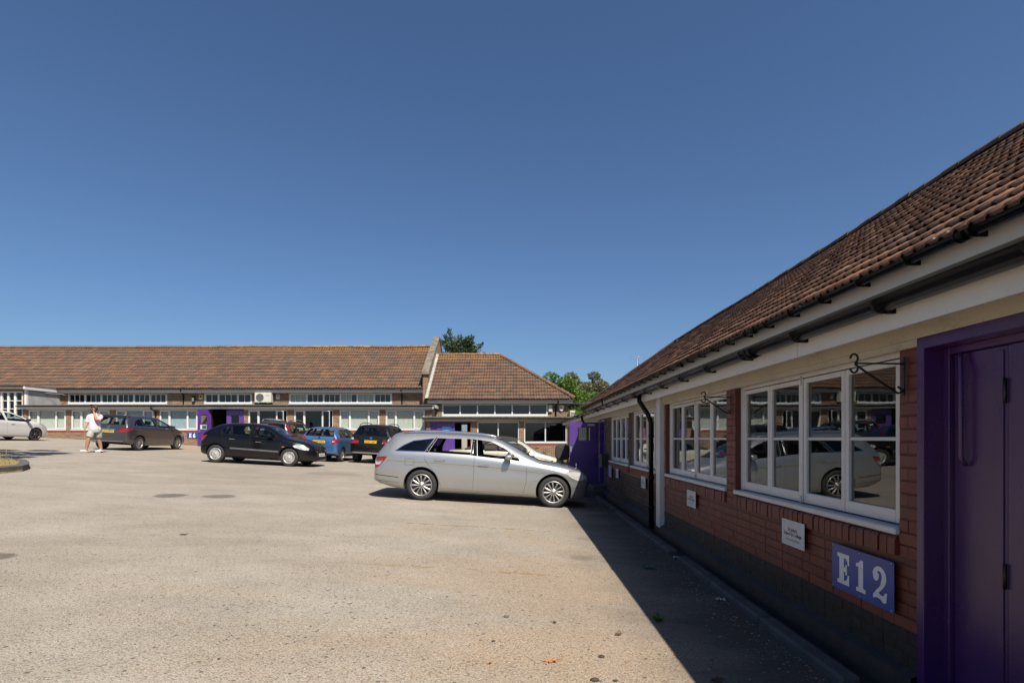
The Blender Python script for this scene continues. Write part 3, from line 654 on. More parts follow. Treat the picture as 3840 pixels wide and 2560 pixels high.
# tiled roof
EAVE, RIDGE = Vector((4.08, 0, E + 1.885)), Vector((8.77, 0, E + 5.30))
sl = (RIDGE - EAVE); Ls = sl.length; s_ = sl.normalized()
Y_END, Y_BEG = 34.8, -2.0
nU = int((Y_END - Y_BEG) / 0.348) + 1
keepR = lambda u, v: (Y_END - u) < Y_END - (v * s_.x) * 0.98 + 0.0 and (Y_END - u) > Y_BEG
cells, RM, me, vis, rng = tile_roof(RB, 'roof', (EAVE.x, Y_END, EAVE.z), (0, -1, 0), s_, M['tile_right'], nU, 14, Ls / 14, keepR, None, 3)
sb = MB(); e0 = EAVE + Vector((0, 0, -0.02)); r0 = RIDGE + Vector((0, 0, -0.02)); run = r0.x - e0.x
sb.quad([(e0.x, Y_BEG, e0.z), (e0.x, Y_END, e0.z), (r0.x, Y_END - run, r0.z), (r0.x, Y_BEG, r0.z)])
sb.quad([(r0.x, Y_BEG, r0.z), (r0.x, Y_END - run, r0.z), (r0.x + run, Y_END, e0.z), (r0.x + run, Y_BEG, e0.z)])
sb.quad([(e0.x, Y_END, e0.z), (r0.x + run, Y_END, e0.z), (r0.x, Y_END - run, r0.z)])
sb.quad([(e0.x + 0.3, Y_BEG + 0.3, e0.z), (r0.x + run, Y_BEG + 0.3, e0.z), (r0.x, Y_BEG + 0.3, r0.z)])
roofR = finish_roof(RB, cells, RM, me, vis, rng, sb, M['ridge_tile'], M['tile_right'])
ridge_run(roofR, (RIDGE.x, -1.8, RIDGE.z + 0.03), (RIDGE.x, Y_END - run, RIDGE.z + 0.03), M['ridge_tile'], 0.45)
ridge_run(roofR, (RIDGE.x, Y_END - run, RIDGE.z + 0.03), (EAVE.x, Y_END, EAVE.z + 0.05), M['ridge_tile'], 0.42)
# mortar plugs in the mouths of the eave tiles
pm = MB()
u = 0.0
while u < Y_END - Y_BEG - 0.2:
    y = Y_END - u - 0.130; c = Vector((EAVE.x + 0.012, y, EAVE.z + 0.012 + 0.030)); pm.tube([c, c + s_ * 0.05], 0.034, 8); u += 0.174
tag(pm.build('eave_mortar', M['coping'], roofR), kind='stuff')
# inside: back wall, floor, cross walls, so that the panes look into rooms
m = MB(); m.quad([(-2, 2.4, -1.3), (24.2, 2.4, -1.3), (24.2, 2.4, 0.9), (-2, 2.4, 0.9)], 0, TR_)
for y in (-1.9, 5.77, 8.45, 13.6, 15.1, 19.0, 24.1): m.box((y - 0.05, 0.24, -1.3), (y + 0.05, 2.4, 0.7), 0, TR_)
m.build('inner_wall', M['interior_wall'], RB)
MB().quad([(-2, 0.1, -1.25), (24.2, 0.1, -1.25), (24.2, 2.4, -1.25), (-2, 2.4, -1.25)], 0, TR_).build('inner_floor', M['interior_floor'], RB)
MB().quad([(-2, 0.1, 0.70), (24.2, 0.1, 0.70), (24.2, 2.4, 0.70), (-2, 2.4, 0.70)], 0, TR_).build('inner_ceiling', M['interior_wall'], RB)
MB().quad([(24.2, 0, -1.9), (24.2, 2.4, -1.9), (24.2, 2.4, 0.9), (24.2, 0, 0.9)], 0, TR_).build('end_wall', M['brick_far'], RB)
m = MB()                                                   # furniture seen dimly through the panes
for (y, v, w_, d_, h_) in ((3.7, 1.0, 0.7, 0.5, 0.9), (5.0, 1.7, 0.6, 0.4, 1.5), (6.6, 1.2, 0.9, 0.6, 0.75), (7.7, 2.0, 0.5, 0.35, 1.6), (9.6, 1.1, 1.2, 0.6, 0.75), (12.2, 1.4, 0.9, 0.5, 1.1)): m.bbox((y, v, -1.25), (y + w_, v + d_, -1.25 + h_), 0.02, 0, TR_)
m.build('cupboard', M['interior_dark'], RB)

def timber_window(T, u0, u1):
    v = 0.055; zb, zt = -0.520, 0.490; mb = MB(); fw = 0.075
    mb.bbox((u0, v, zb), (u0 + fw, v + 0.11, 0.54), 0.006, 0, T); mb.bbox((u1 - fw, v, zb), (u1, v + 0.11, 0.54), 0.006, 0, T)
    mb.bbox((u0 + fw, v, zt), (u1 - fw, v + 0.11, 0.54), 0.006, 0, T)
    mb.bbox((u0 - 0.0, -0.025, -0.567), (u1 + 0.0, v + 0.11, zb - 0.004), 0.008, 0, T)     # sill
    win = mb.build('window', M['white_timber'], RB)
    n = 4; W = (u1 - u0 - 2 * fw - 0.03) / n; u = u0 + fw
    for k in range(n):
        a = u + 0.003; b = u + W - 0.003; cs = MB(); st = 0.040; br = 0.088; tr = 0.046; vv = v + 0.006
        cs.bbox((a, vv, zb + 0.006), (a + st, vv + 0.045, zt - 0.008), 0.004, 0, T); cs.bbox((b - st, vv, zb + 0.006), (b, vv + 0.045, zt - 0.008), 0.004, 0, T)
        cs.bbox((a + st, vv, zb + 0.006), (b - st, vv + 0.045, zb + br), 0.004, 0, T); cs.bbox((a + st, vv, zt - tr), (b - st, vv + 0.045, zt - 0.008), 0.004, 0, T)
        cs.bbox((a + st, vv + 0.008, -0.013), (b - st, vv + 0.036, 0.011), 0.005, 0, T)
        cs.build('casement', M['white_timber'], win)
        pane(win, T, a + st, b - st, zb + br, -0.013, vv + 0.02, M['glass_old']); pane(win, T, a + st, b - st, 0.011, zt - tr, vv + 0.02, M['glass_old'])
        u += W + (0.03 if k == 1 else 0)
    c = u0 + fw + 2 * W + 0.015
    mb = MB(); mb.bbox((c - 0.014, v - 0.002, zb + 0.004), (c + 0.014, v + 0.05, zt - 0.004), 0.004, 0, T); mb.build('meeting_stile', M['white_timber'], win)
    mb = MB(); mb.tube([T((c - 0.02, v - 0.006, zb + 0.05)), T((c - 0.05, v - 0.014, zb + 0.055)), T((c - 0.055, v - 0.014, zb + 0.028)), T((c - 0.015, v - 0.008, zb + 0.022))], 0.0035, 6)
    mb.tube([T((c, v - 0.008, zb - 0.006)), T((c, v - 0.008, zb + 0.06))], 0.005, 6); mb.tube([T((c, v - 0.008, zt - 0.06)), T((c, v - 0.008, zt + 0.012))], 0.005, 6)
    mb.build('latch', M['white_timber'], win)
for a, b in WINS: timber_window(TR_, a, b)
# timber column between the painted and the bare brickwork, and the downpipe in front of it
m = MB(); m.bbox((8.36, -0.075, -1.36), (8.57, 0.02, 0.64), 0.008, 0, TR_); m.build('column', M['white_timber'], RB)
downpipe(RB, [TR_((8.80, -0.282, 0.70)), TR_((8.80, -0.282, 0.60)), TR_((8.76, -0.15, 0.38)), TR_((8.76, -0.105, 0.25)), TR_((8.76, -0.10, -1.44))], 0.038, [TR_((8.76, -0.10, 0.04)), TR_((8.76, -0.10, -0.62)), TR_((8.76, -0.10, -1.1))])
downpipe(RB, [TR_((16.6, -0.282, 0.70)), TR_((16.6, -0.27, 0.55)), TR_((16.6, -0.10, 0.36)), TR_((16.6, -0.10, -1.5))], 0.038)
# near double door
m = MB(); d0, d1 = 0.75, 3.057
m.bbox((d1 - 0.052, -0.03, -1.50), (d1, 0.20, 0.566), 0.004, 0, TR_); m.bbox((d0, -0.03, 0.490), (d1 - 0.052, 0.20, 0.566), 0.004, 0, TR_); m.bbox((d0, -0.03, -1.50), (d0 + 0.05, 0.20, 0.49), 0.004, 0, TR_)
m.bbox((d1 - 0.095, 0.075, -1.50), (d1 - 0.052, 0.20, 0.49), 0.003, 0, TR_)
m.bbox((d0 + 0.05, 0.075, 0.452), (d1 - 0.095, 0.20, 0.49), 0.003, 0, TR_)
dfr = m.build('door_frame', M['purple_shaded_worn'], RB)
DL = []
m = MB(); m.bbox((2.64, 0.10, -1.47), (2.958, 0.145, 0.450), 0.004, 0, TR_); m.bbox((2.655, 0.092, -1.45), (2.69, 0.10, 0.43), 0.003, 0, TR_); door_a = m.build('door', M['purple_shaded_worn'], RB)
m = MB(); m.bbox((0.86, 0.095, -1.47), (2.632, 0.14, 0.450), 0.004, 0, TR_); door_b = m.build('door', M['purple_shaded_worn'], RB)
for z in (0.17, -0.72):
    MB().tube([TR_((2.636, 0.085, z)), TR_((2.636, 0.085, z + 0.12))], 0.008, 8).build('hinge', M['black_iron'], door_b)
m = MB(); m.tube([TR_((2.88, 0.07, 0.45)), TR_((2.88, 0.07, 0.42)), TR_((2.865, 0.06, 0.36)), TR_((2.865, 0.06, -0.10)), TR_((2.86, 0.085, -0.14))], 0.011, 8); m.build('pull_rod', M['purple_shaded_worn'], door_a)
# far doorway: frame and the leaf standing open
m = MB(); m.bbox((13.93, -0.02, -1.2), (14.0, 0.18, 0.50), 0.004, 0, TR_); m.bbox((14.80, -0.02, -1.2), (14.87, 0.18, 0.50), 0.004, 0, TR_); m.bbox((14.0, -0.02, 0.43), (14.80, 0.18, 0.50), 0.004, 0, TR_); m.build('door_frame', M['purple'], RB)
m = MB(); Yd = 14.86; zb_, zt_ = -1.20, 0.445; xa, xb = XW - 0.03, XW - 0.82; wx0, wx1, wz0, wz1 = XW - 0.27, XW - 0.60, -0.05, 0.30
for a, b, c, d in ((xb, wx1, zb_, zt_), (wx0, xa, zb_, zt_), (wx1, wx0, zb_, wz0), (wx1, wx0, wz1, zt_)): m.box((a, Yd - 0.045, E + c), (b, Yd, E + d))
leaf = m.build('open_door', M['purple'], RB)
MB().box((wx1, Yd - 0.026, E + wz0), (wx0, Yd - 0.020, E + wz1)).build('pane', M['glass'], leaf)
m = MB(); m.box((XW - 0.33, Yd - 0.075, E + 0.345), (XW - 0.14, Yd - 0.046, E + 0.40)); m.build('door_closer', M['galv'], leaf)
m = MB(); m.box((XW - 0.79, Yd - 0.05, E - 0.19), (XW - 0.67, Yd - 0.046, E - 0.14)); m.build('notice', plain('sign_green', (0.0, 0.16, 0.075), 0.4), leaf)
m = MB(); m.bbox((XW - 0.81, Yd - 0.052, E - 0.36), (XW - 0.765, Yd - 0.046, E - 0.21), 0.004); m.build('push_plate', M['galv'], leaf)
m = MB(); m.bbox((XW - 0.62, 13.85, zg(2) - 0.1), (XW - 0.0, 14.95, E - 1.30), 0.012); m.bbox((XW - 0.30, 13.95, E - 1.31), (XW + 0.1, 14.87, E - 1.20), 0.012); o = m.build('door_step', M['concrete'], RB)

# kerb stones and the sunken channel along the wall
def kerb(y0, y1, label):
    m = MB(); n = max(1, int((y1 - y0) / 0.9)); root = None
    rg = random.Random(int(y0 * 10)); st = (y1 - y0) / n
    root = empty('kerb', (2.0, (y0 + y1) / 2, zg(2)), 0, label, 'kerb', 'concrete kerbs along the long wall'); root.location = (0, 0, 0)
    for i in range(n):
        j = rg.uniform(-0.008, 0.008); m = MB(); a = y0 + st * i; b = a + st - 0.008
        m.bbox((1.945 + j, a, zg(2) - 0.2), (2.075 + j, b, E - 1.432 + rg.uniform(-0.006, 0.006)), 0.018); m.build('kerb_stone', M['concrete'], root)
kerb(11.25, 14.0, 'short concrete kerb nearest the far doorway step'); kerb(7.06, 11.0, 'concrete kerb in front of the downpipe and white column'); kerb(3.3, 6.7, 'concrete kerb below the E12 sign, nearest the camera')
kerb(-1.0, 3.1, 'concrete kerb below the near purple door')
o = MB().quad([(2.075, -2, zg(2.1) + 0.005), (2.26, -2, zg(2.2) + 0.005), (2.26, 14.0, zg(2.2) + 0.005), (2.075, 14.0, zg(2.1) + 0.005)]).build('drain_channel', M['plinth']); tag(o, 'dark drain channel between kerb and wall', kind='structure')
# ================================================================ far left: the long range with the E6 doors
YL = 32.2
LB = empty('brick_range', (0, 0, 0), 0, 'long brick range with white windows and tiled roof behind the parked cars', 'building')
TL = lambda p: Vector((p[0], YL + p[1], E + p[2]))
TLU = lambda p: Vector((p[0], YL + 2.4 + p[1], E + p[2]))
wz0, wz1 = 0.545, 1.70
WL = [(105, 247), (266, 411), (433, 576), (597, 741), (930, 1077), (1102, 1249), (1272.5, 1423), (1446, 1593)]
WLu = [(ux(a, YL), ux(b, YL)) for a, b in WL]
dA, dB = ux(793, YL), ux(911, YL)
uL, uR = ux(100, YL), -5.0
ops = [(a, b, wz0, wz1) for a, b in WLu] + [(dA, dB, -0.75, 1.72)]
wall_panel('wall', LB, TL, uL, uR, -1.6, 1.95, ops, 0.14, M['brick_far'])
m = MB()
for a, b in WLu: m.box((a - 0.03, -0.012, wz0 - 0.16), (b + 0.03, 0.05, wz0 - 0.045), 0, TL)
m.build('sill_course', M['brick_red_sill'], LB)
L3 = [(0, 0.27, 'c'), (0.27, 0.72, 'f'), (0.72, 1, 'c')]
bk = ['blind', 'blind', 'blind_blue', 'blind_blue', None, None, 'blind', 'blind']
for i, (a, b) in enumerate(WLu): pvc_window(LB, TL, a, b, wz0, wz1, L3, bk[i], (2,) if i in (4, 5) else ())
# doors: one leaf folded back, one shut
m = MB(); m.box((dA - 0.06, -0.02, -0.75), (dA, 0.12, 1.78), 0, TL); m.box((dB, -0.02, -0.75), (dB + 0.06, 0.12, 1.78), 0, TL); m.box((dA, -0.02, 1.70), (dB, 0.12, 1.78), 0, TL); m.build('door_frame', M['purple'], LB)
dm = (dA + dB) / 2 - 0.05
def leaf_with_light(T, w, z0, z1, name='door'):
    m = MB(); a, b, c, d = w * 0.28, w * 0.75, z0 + (z1 - z0) * 0.66, z0 + (z1 - z0) * 0.88
    for q in ((0, a, z0, z1), (b, w, z0, z1), (a, b, z0, c), (a, b, d, z1)): m.box((q[0], 0, q[2]), (q[1], 0.045, q[3]), 0, T)
    o = m.build(name, M['purple'], LB); MB().box((a, 0.02, c), (b, 0.026, d), 0, T).build('pane', M['glass'], o); return o
leaf_with_light(lambda p: TL((dm + p[0], p[1] + 0.02, p[2])), dB - dm, -0.72, 1.70)
ang = R(20)
TLEAF = lambda p: TL((dA - 0.02 - p[0] * math.sin(ang) - p[1] * math.cos(ang), -0.02 - p[0] * math.cos(ang) + p[1] * math.sin(ang), p[2]))
lf = leaf_with_light(TLEAF, 0.86, -0.70, 1.70)
m = MB(); m.box((0.30, -0.008, 0.55), (0.72, -0.002, 0.80), 0, TLEAF); m.build('notice', M['sign_white'], lf)
m = MB(); m.box((0.32, -0.012, 0.585), (0.60, -0.009, 0.765), 0, TLEAF); m.build('notice_panel', M['sign_green'], lf)
m = MB(); m.box((0.74, -0.03, 0.36), (0.82, -0.002, 0.52), 0, TLEAF); m.build('handle', M['galv'], lf)
# lean-to eaves
m = MB(); m.box((uL - 0.35, -0.26, 1.745), (uR + 0.12, -0.235, 1.93), 0, TL); m.build('fascia', M['pvc_white'], LB)
m = MB(); m.box((uL, -0.235, 1.775), (uR, 0.0, 1.79), 0, TL); m.box((uL, -0.02, 1.70), (uR, 0.04, 1.775), 0, TL); m.build('lintel', M['cream_timber'], LB)
gutter(LB, TL, uL - 0.35, uR + 0.1, -0.325, 1.925, 0.058, 1.12, 0.4)
m = MB(); m.add([(uL - 0.3, -0.29, 1.94), (uR + 0.2, -0.29, 1.94), (uR + 0.2, -0.29, 1.99), (uL - 0.3, -0.29, 1.99), (uL - 0.3, 2.4, 2.12), (uR + 0.2, 2.4, 2.12), (uL - 0.3, 2.4, 1.9), (uR + 0.2, 2.4, 1.9)],
    [(0, 1, 2, 3), (3, 2, 5, 4), (0, 3, 4, 6), (1, 7, 5, 2), (0, 6, 7, 1)], 0, False, TL); m.build('flat_roof', M['felt'], LB)
m = MB(); m.box((uR + 0.20, -0.26, 1.80), (uR + 0.225, 2.4, 1.97), 0, TL); m.build('side_fascia', M['pvc_white'], LB)
MB().quad([(uR, 0, -1.6), (uR, 2.4, -1.6), (uR, 2.4, 1.95), (uR, 0, 1.95)], 0, TL).build('end_wall', M['render_grey'], LB)
# upper wall
C = [(255, 627, [3] * 6), (766, 945, [2, 3, 2]), (1084, 1470, [3] * 6)]
YU = YL + 2.4
cu = [(ux(a, YU), ux(b, YU), n) for a, b, n in C]
wall_panel('upper_wall', LB, TLU, uL - 8, -5.85, 1.9, 3.05, [(a, b, 2.22, 2.86) for a, b, n in cu], 0.12, M['brick_far'])
for i, (a, b, n) in enumerate(cu): clerestory(LB, TLU, a, b, 2.22, 2.86, n, blinds=(0, 1, 2, 9, 10, 12, 13, 14) if i == 2 else ())
m = MB()
for a in range(8): m.box((-29.0 + a * 2.9, -0.32, 2.885), (-29.0 + (a + 1) * 2.9 - 0.006, -0.295, 3.12), 0, TLU)
m.build('fascia', M['pvc_white'], LB)
m = MB(); m.box((-29.0, -0.295, 2.90), (-5.85, 0, 2.92), 0, TLU); m.build('soffit', M['cream_timber'], LB)
gutter(LB, TLU, -28.9, -5.9, -0.385, 3.125, 0.058, 1.2, 0.5)
for px in (689, 1508):
    u = ux(px, YU); downpipe(LB, [TLU((u, -0.37, 3.08)), TLU((u, -0.30, 2.95)), TLU((u, -0.05, 2.80)), TLU((u, -0.05, 2.1))])
u = ux(579, YL); downpipe(LB, [TL((u, -0.32, 1.88)), TL((u, -0.32, 1.74)), TL((u + 0.1, -0.05, 1.60)), TL((u + 0.1, -0.05, -0.9))])
# the deep bay at the left end: wall up to the eaves, grey rendered flank
bay = [(ux(-25, YL), ux(86, YL), 1.22, 2.80)]
wall_panel('bay_wall', LB, lambda p: TL((p[0], p[1] - 0.02, p[2])), -38, uL, -1.6, 3.0, bay, 0.15, M['brick_far'])
MB().box((uL - 0.004, -0.02, 1.9), (uL + 0.006, 2.4, 2.95), 0, TL).build('flank_wall', M['render_grey'], LB)
MB().bbox((uL - 0.1, -0.045, 1.9), (uL + 0.02, 0.1, 2.95), 0.005, 0, TL).build('corner_post', M['white_timber'], LB)
a, b = bay[0][:2]; m = MB(); framed(m, TL, a, b, 1.22, 2.80, 0.07, 0.0, 0.09); m.box((a - 0.03, -0.06, 1.12), (b + 0.03, 0.06, 1.22), 0, TL)
n = 4; W = (b - a - 0.14) / n; bp = []
for k in range(n):
    u0 = a + 0.07 + W * k
    if k: m.box((u0 - 0.06, 0.0, 1.29), (u0 + 0.06, 0.09, 2.73), 0, TL)
    for j in range(3):
        z0 = 1.29 + 1.44 / 3 * j
        if j: m.box((u0 + (0.06 if k else 0), 0.01, z0 - 0.02), (u0 + W - (0.06 if k < n - 1 else 0), 0.07, z0 + 0.02), 0, TL)
        bp.append((u0 + (0.06 if k else 0), u0 + W - (0.06 if k < n - 1 else 0), z0 + (0.02 if j else 0), z0 + 0.48 - (0.02 if j < 2 else 0)))
w = m.build('window', M['white_timber'], LB)
for q in bp: pane(w, TL, *q, 0.04, M['glass'])
MB().box((a - 0.03, -0.03, 1.0), (b + 0.03, 0.05, 1.12), 0, TL).build('sill_course', M['brick_red_sill'], LB)
m = MB(); m.box((-38, -0.27, 2.93), (uL + 0.14, -0.245, 3.10), 0, TL); m.box((uL + 0.115, -0.245, 2.90), (uL + 0.14, 2.08, 3.10), 0, TL); m.build('bay_fascia', M['pvc_white'], LB)
gutter(LB, TL, -38, uL + 0.05, -0.335, 3.10, 0.058, 1.12, 0.6)
m = MB(); m.add([(-38, -0.29, 3.10), (uL + 0.16, -0.29, 3.10), (uL + 0.16, -0.29, 3.145), (-38, -0.29, 3.145), (-38, 2.5, 3.22), (uL + 0.16, 2.5, 3.22)], [(0, 1, 2, 3), (3, 2, 5, 4), (0, 4, 5, 1)], 0, False, TL); m.add([(uL + 0.16, -0.29, 3.10), (uL + 0.16, -0.29, 3.145), (uL + 0.16, 2.5, 3.22), (uL + 0.16, 2.5, 3.10)], [(0, 1, 2, 3)], 0, False, TL); m.build('flat_roof', M['felt'], LB)
# roof
EAV, RDG = Vector((0, YU - 0.50, E + 3.14)), Vector((0, 38.8, E + 6.47))
sl = RDG - EAV; Ll = sl.length; s2 = sl.normalized(); X0r, X1r = -38.0, -5.85
nU = int((X1r - X0r) / 0.348); X0t = X1r - nU * 0.348
cells, RM, me, vis, rng = tile_roof(LB, 'roof', (X0t, EAV.y, EAV.z), (1, 0, 0), s2, M['tile_far'], nU, 14, Ll / 14, None, None, 4)
sb = MB(); rn = RDG.y - EAV.y
sb.quad([(X0r, EAV.y, EAV.z - 0.02), (X1r, EAV.y, EAV.z - 0.02), (X1r, RDG.y, RDG.z - 0.02), (X0r, RDG.y, RDG.z - 0.02)]); sb.quad([(X0r, RDG.y, RDG.z - 0.02), (X1r, RDG.y, RDG.z - 0.02), (X1r, RDG.y + rn, EAV.z), (X0r, RDG.y + rn, EAV.z)])
roofL = finish_roof(LB, cells, RM, me, vis, rng, sb, M['ridge_tile'], M['tile_far'])
ridge_run(roofL, (X0r, RDG.y, RDG.z + 0.02), (X1r, RDG.y, RDG.z + 0.05), M['ridge_lichen'], 0.45)
# gable parapet with coping
gp = [(YU - 0.62, 1.2), (38.8 + 4.9, 1.2), (38.8 + 4.9, 4.16), (38.8, 7.12), (YU - 0.62 + 0.05, 4.10), (YU - 0.62, 4.05)]
m = MB(); m.add([(-5.85, y, E + z) for y, z in gp] + [(-5.52, y, E + z) for y, z in gp], [tuple(range(6)), tuple(range(11, 5, -1))] + [(i, (i + 1) % 6, 6 + (i + 1) % 6, 6 + i) for i in range(6)])
o = m.build('gable_wall', M['brick_side'], LB); o.data.materials.append(M['brick_far']); o.data.polygons[7].material_index = 1; o.data.polygons[6].material_index = 1
cp = [(YU - 0.70, 4.06), (38.82, 7.13), (38.82, 7.27), (YU - 0.70, 4.19)]
m = MB(); m.add([(-5.90, y, E + z) for y, z in cp] + [(-5.47, y, E + z) for y, z in cp], [(3, 2, 1, 0), (4, 5, 6, 7)] + [(i, (i + 1) % 4, 4 + (i + 1) % 4, 4 + i) for i in range(4)])
m.add([(-5.90, 77.64 - y, E + z) for y, z in cp] + [(-5.47, 77.64 - y, E + z) for y, z in cp], [(0, 1, 2, 3), (7, 6, 5, 4)] + [(4 + i, 4 + (i + 1) % 4, (i + 1) % 4, i) for i in range(4)])
m.bbox((-5.95, YU - 0.76, E + 3.98), (-5.42, YU - 0.40, E + 4.10), 0.02); m.build('coping', M['coping'], LB)
# rooms behind the panes
m = MB(); m.quad([(-38, 4.6, -1.6), (-5.0, 4.6, -1.6), (-5.0, 4.6, 3.0), (-38, 4.6, 3.0)], 0, TL)
for px in (255, 422, 590, 750, 925, 1090, 1262, 1435): u = ux(px, YL); m.box((u - 0.05, 0.16, -1.6), (u + 0.05, 4.6, 1.9), 0, TL)
m.build('inner_wall', M['interior_dark'], LB)
MB().quad([(-38, 0.1, -0.75), (-5.0, 0.1, -0.75), (-5.0, 4.6, -0.75), (-38, 4.6, -0.75)], 0, TL).build('inner_floor', M['interior_floor'], LB)
MB().box((-38, 2.42, 3.0), (-5.9, 4.6, 3.03), 0, TL).build('inner_ceiling', M['interior_dark'], LB)

# ================================================================ middle: the hipped lodge with the blue notice
YH = 31.0
HB = empty('hipped_lodge', (0, 0, 0), 0, 'small brick building with hipped tile roof and purple door behind the silver estate car', 'building')
TH_ = lambda p: Vector((p[0], YH + p[1], E + p[2]))
THU = lambda p: Vector((p[0], YH + 2.4 + p[1], E + p[2]))
w0, w1 = -0.215, 0.955
HW = [(ux(1790, YH), ux(1946.5, YH)), (ux(1965.6, YH), ux(2125, YH))]; hd = (ux(1613, YH), ux(1771, YH)); hL, hR = -5.15, 3.02
wall_panel('wall', HB, TH_, hL, hR, -2.0, 1.13, [(a, b, w0, w1) for a, b in HW] + [(*hd, -1.15, 0.99)], 0.14, M['brick_far'])
m = MB()
for a, b in HW: m.box((a - 0.03, -0.012, w0 - 0.16), (b + 0.03, 0.05, w0 - 0.045), 0, TH_)
m.build('sill_course', M['brick_red_sill'], HB)
for a, b in HW: pvc_window(HB, TH_, a, b, w0, w1, [(0, 0.5, 'f'), (0.5, 1, 'f')])
m = MB(); a, b = hd; m.box((a, -0.015, 0.91), (b, 0.12, 0.99), 0, TH_); m.box((a, -0.015, -1.15), (a + 0.05, 0.12, 0.91), 0, TH_); m.box((b - 0.05, -0.015, -1.15), (b, 0.12, 0.91), 0, TH_); m.build('door_frame', M['purple'], HB)
MB().box((b - 0.085, -0.02, -1.15), (b - 0.052, 0.10, 0.90), 0, TH_).build('door_edge', plain('orange_paint', (0.75, 0.16, 0.03), 0.45), HB)
p1 = ux(1560 + 305 / 3.92, YH); p2 = ux(1560 + 570 / 3.92, YH)
MB().box((a + 0.05, 0.06, -1.13), (p1 - 0.01, 0.10, 0.91), 0, TH_).build('side_panel', M['purple'], HB)
dl = MB().bbox((p1 + 0.005, 0.01, -1.13), (p2, 0.055, 0.90), 0.01, 0, TH_).build('door', M['purple'], HB)
m = MB(); m.box((hL - 0.12, -0.26, 1.02), (hR + 0.1, -0.235, 1.16), 0, TH_); m.build('fascia', M['cream_timber'], HB)
m = MB(); m.box((hL, -0.235, 1.05), (hR, 0.0, 1.065), 0, TH_); m.box((hL, -0.02, 0.985), (hR, 0.04, 1.05), 0, TH_); m.build('lintel', M['cream_timber'], HB)
gutter(HB, TH_, hL - 0.2, hR + 0.1, -0.325, 1.16, 0.058, 0.86, 0.35)
m = MB(); m.add([(hL - 0.25, -0.29, 1.17), (hR + 0.15, -0.29, 1.17), (hR + 0.15, -0.29, 1.245), (hL - 0.25, -0.29, 1.245), (hL - 0.25, 2.4, 1.34), (hR + 0.15, 2.4, 1.34), (hL - 0.25, 2.4, 1.1), (hR + 0.15, 2.4, 1.1)],
    [(0, 1, 2, 3), (3, 2, 5, 4), (0, 3, 4, 6), (1, 7, 5, 2), (0, 6, 7, 1)], 0, False, TH_); m.build('flat_roof', M['felt'], HB)
YHU = YH + 2.4; ca, cb = ux(1658, YHU), ux(2053.6, YHU)
wall_panel('upper_wall', HB, THU, -5.5, 3.13, 1.0, 2.25, [(ca, cb, 1.40, 2.12)], 0.12, M['brick_far'])
clerestory(HB, THU, ca, cb, 1.40, 2.12, [1] * 6, 0.075)
m = MB()
for q0, q1 in ((-5.42, -2.6), (-2.594, 0.3), (0.306, 2.35), (2.356, 3.42)): m.box((q0, -0.32, 2.13), (q1, -0.295, 2.36), 0, THU)
m.build('fascia', M['pvc_white'], HB)
m = MB(); m.box((-5.4, -0.295, 2.145), (3.42, 0, 2.165), 0, THU); m.build('soffit', M['cream_timber'], HB)
gutter(HB, THU, -5.4, 3.5, -0.385, 2.37, 0.058, 0.95, 0.5)
u = ux(1560 + 2055 / 3.92, YHU); downpipe(HB, [THU((u + 0.12, -0.37, 2.33)), THU((u + 0.12, -0.34, 2.2)), THU((u, -0.05, 2.0)), THU((u, -0.05, 1.3))], 0.045)
EH, RH = Vector((0, YHU - 0.48, E + 2.37)), Vector((0, 37.6, E + 5.74)); sl = RH - EH; Lh = sl.length; s3 = sl.normalized(); rn = RH.y - EH.y
XE = 3.5; nU = int((XE + 5.5) / 0.348) + 1
keepH = lambda u, v: -5.5 + u < XE - v * s3.y * 0.98 + 0.02
cells, RM, me, vis, rng = tile_roof(HB, 'roof', (-5.5, EH.y, EH.z), (1, 0, 0), s3, M['tile_hip'], nU, 14, Lh / 14, keepH, None, 6)
sb = MB(); z0, z1 = EH.z - 0.02, RH.z - 0.02
sb.quad([(-5.5, EH.y, z0), (XE, EH.y, z0), (XE - rn, RH.y, z1), (-5.5, RH.y, z1)]); sb.quad([(XE, EH.y, z0), (XE, RH.y + rn, z0), (XE - rn, RH.y, z1)]); sb.quad([(-5.5, RH.y, z1), (XE - rn, RH.y, z1), (XE, RH.y + rn, z0), (-5.5, RH.y + rn, z0)])
roofH = finish_roof(HB, cells, RM, me, vis, rng, sb, M['ridge_tile'], M['tile_hip'])
ridge_run(roofH, (-5.5, RH.y, RH.z + 0.02), (XE - rn, RH.y, RH.z + 0.03), M['ridge_lichen'], 0.45, 0.11); ridge_run(roofH, (XE - rn, RH.y, RH.z + 0.03), (XE, EH.y, EH.z + 0.06), M['tile_hip'], 0.42, 0.12)
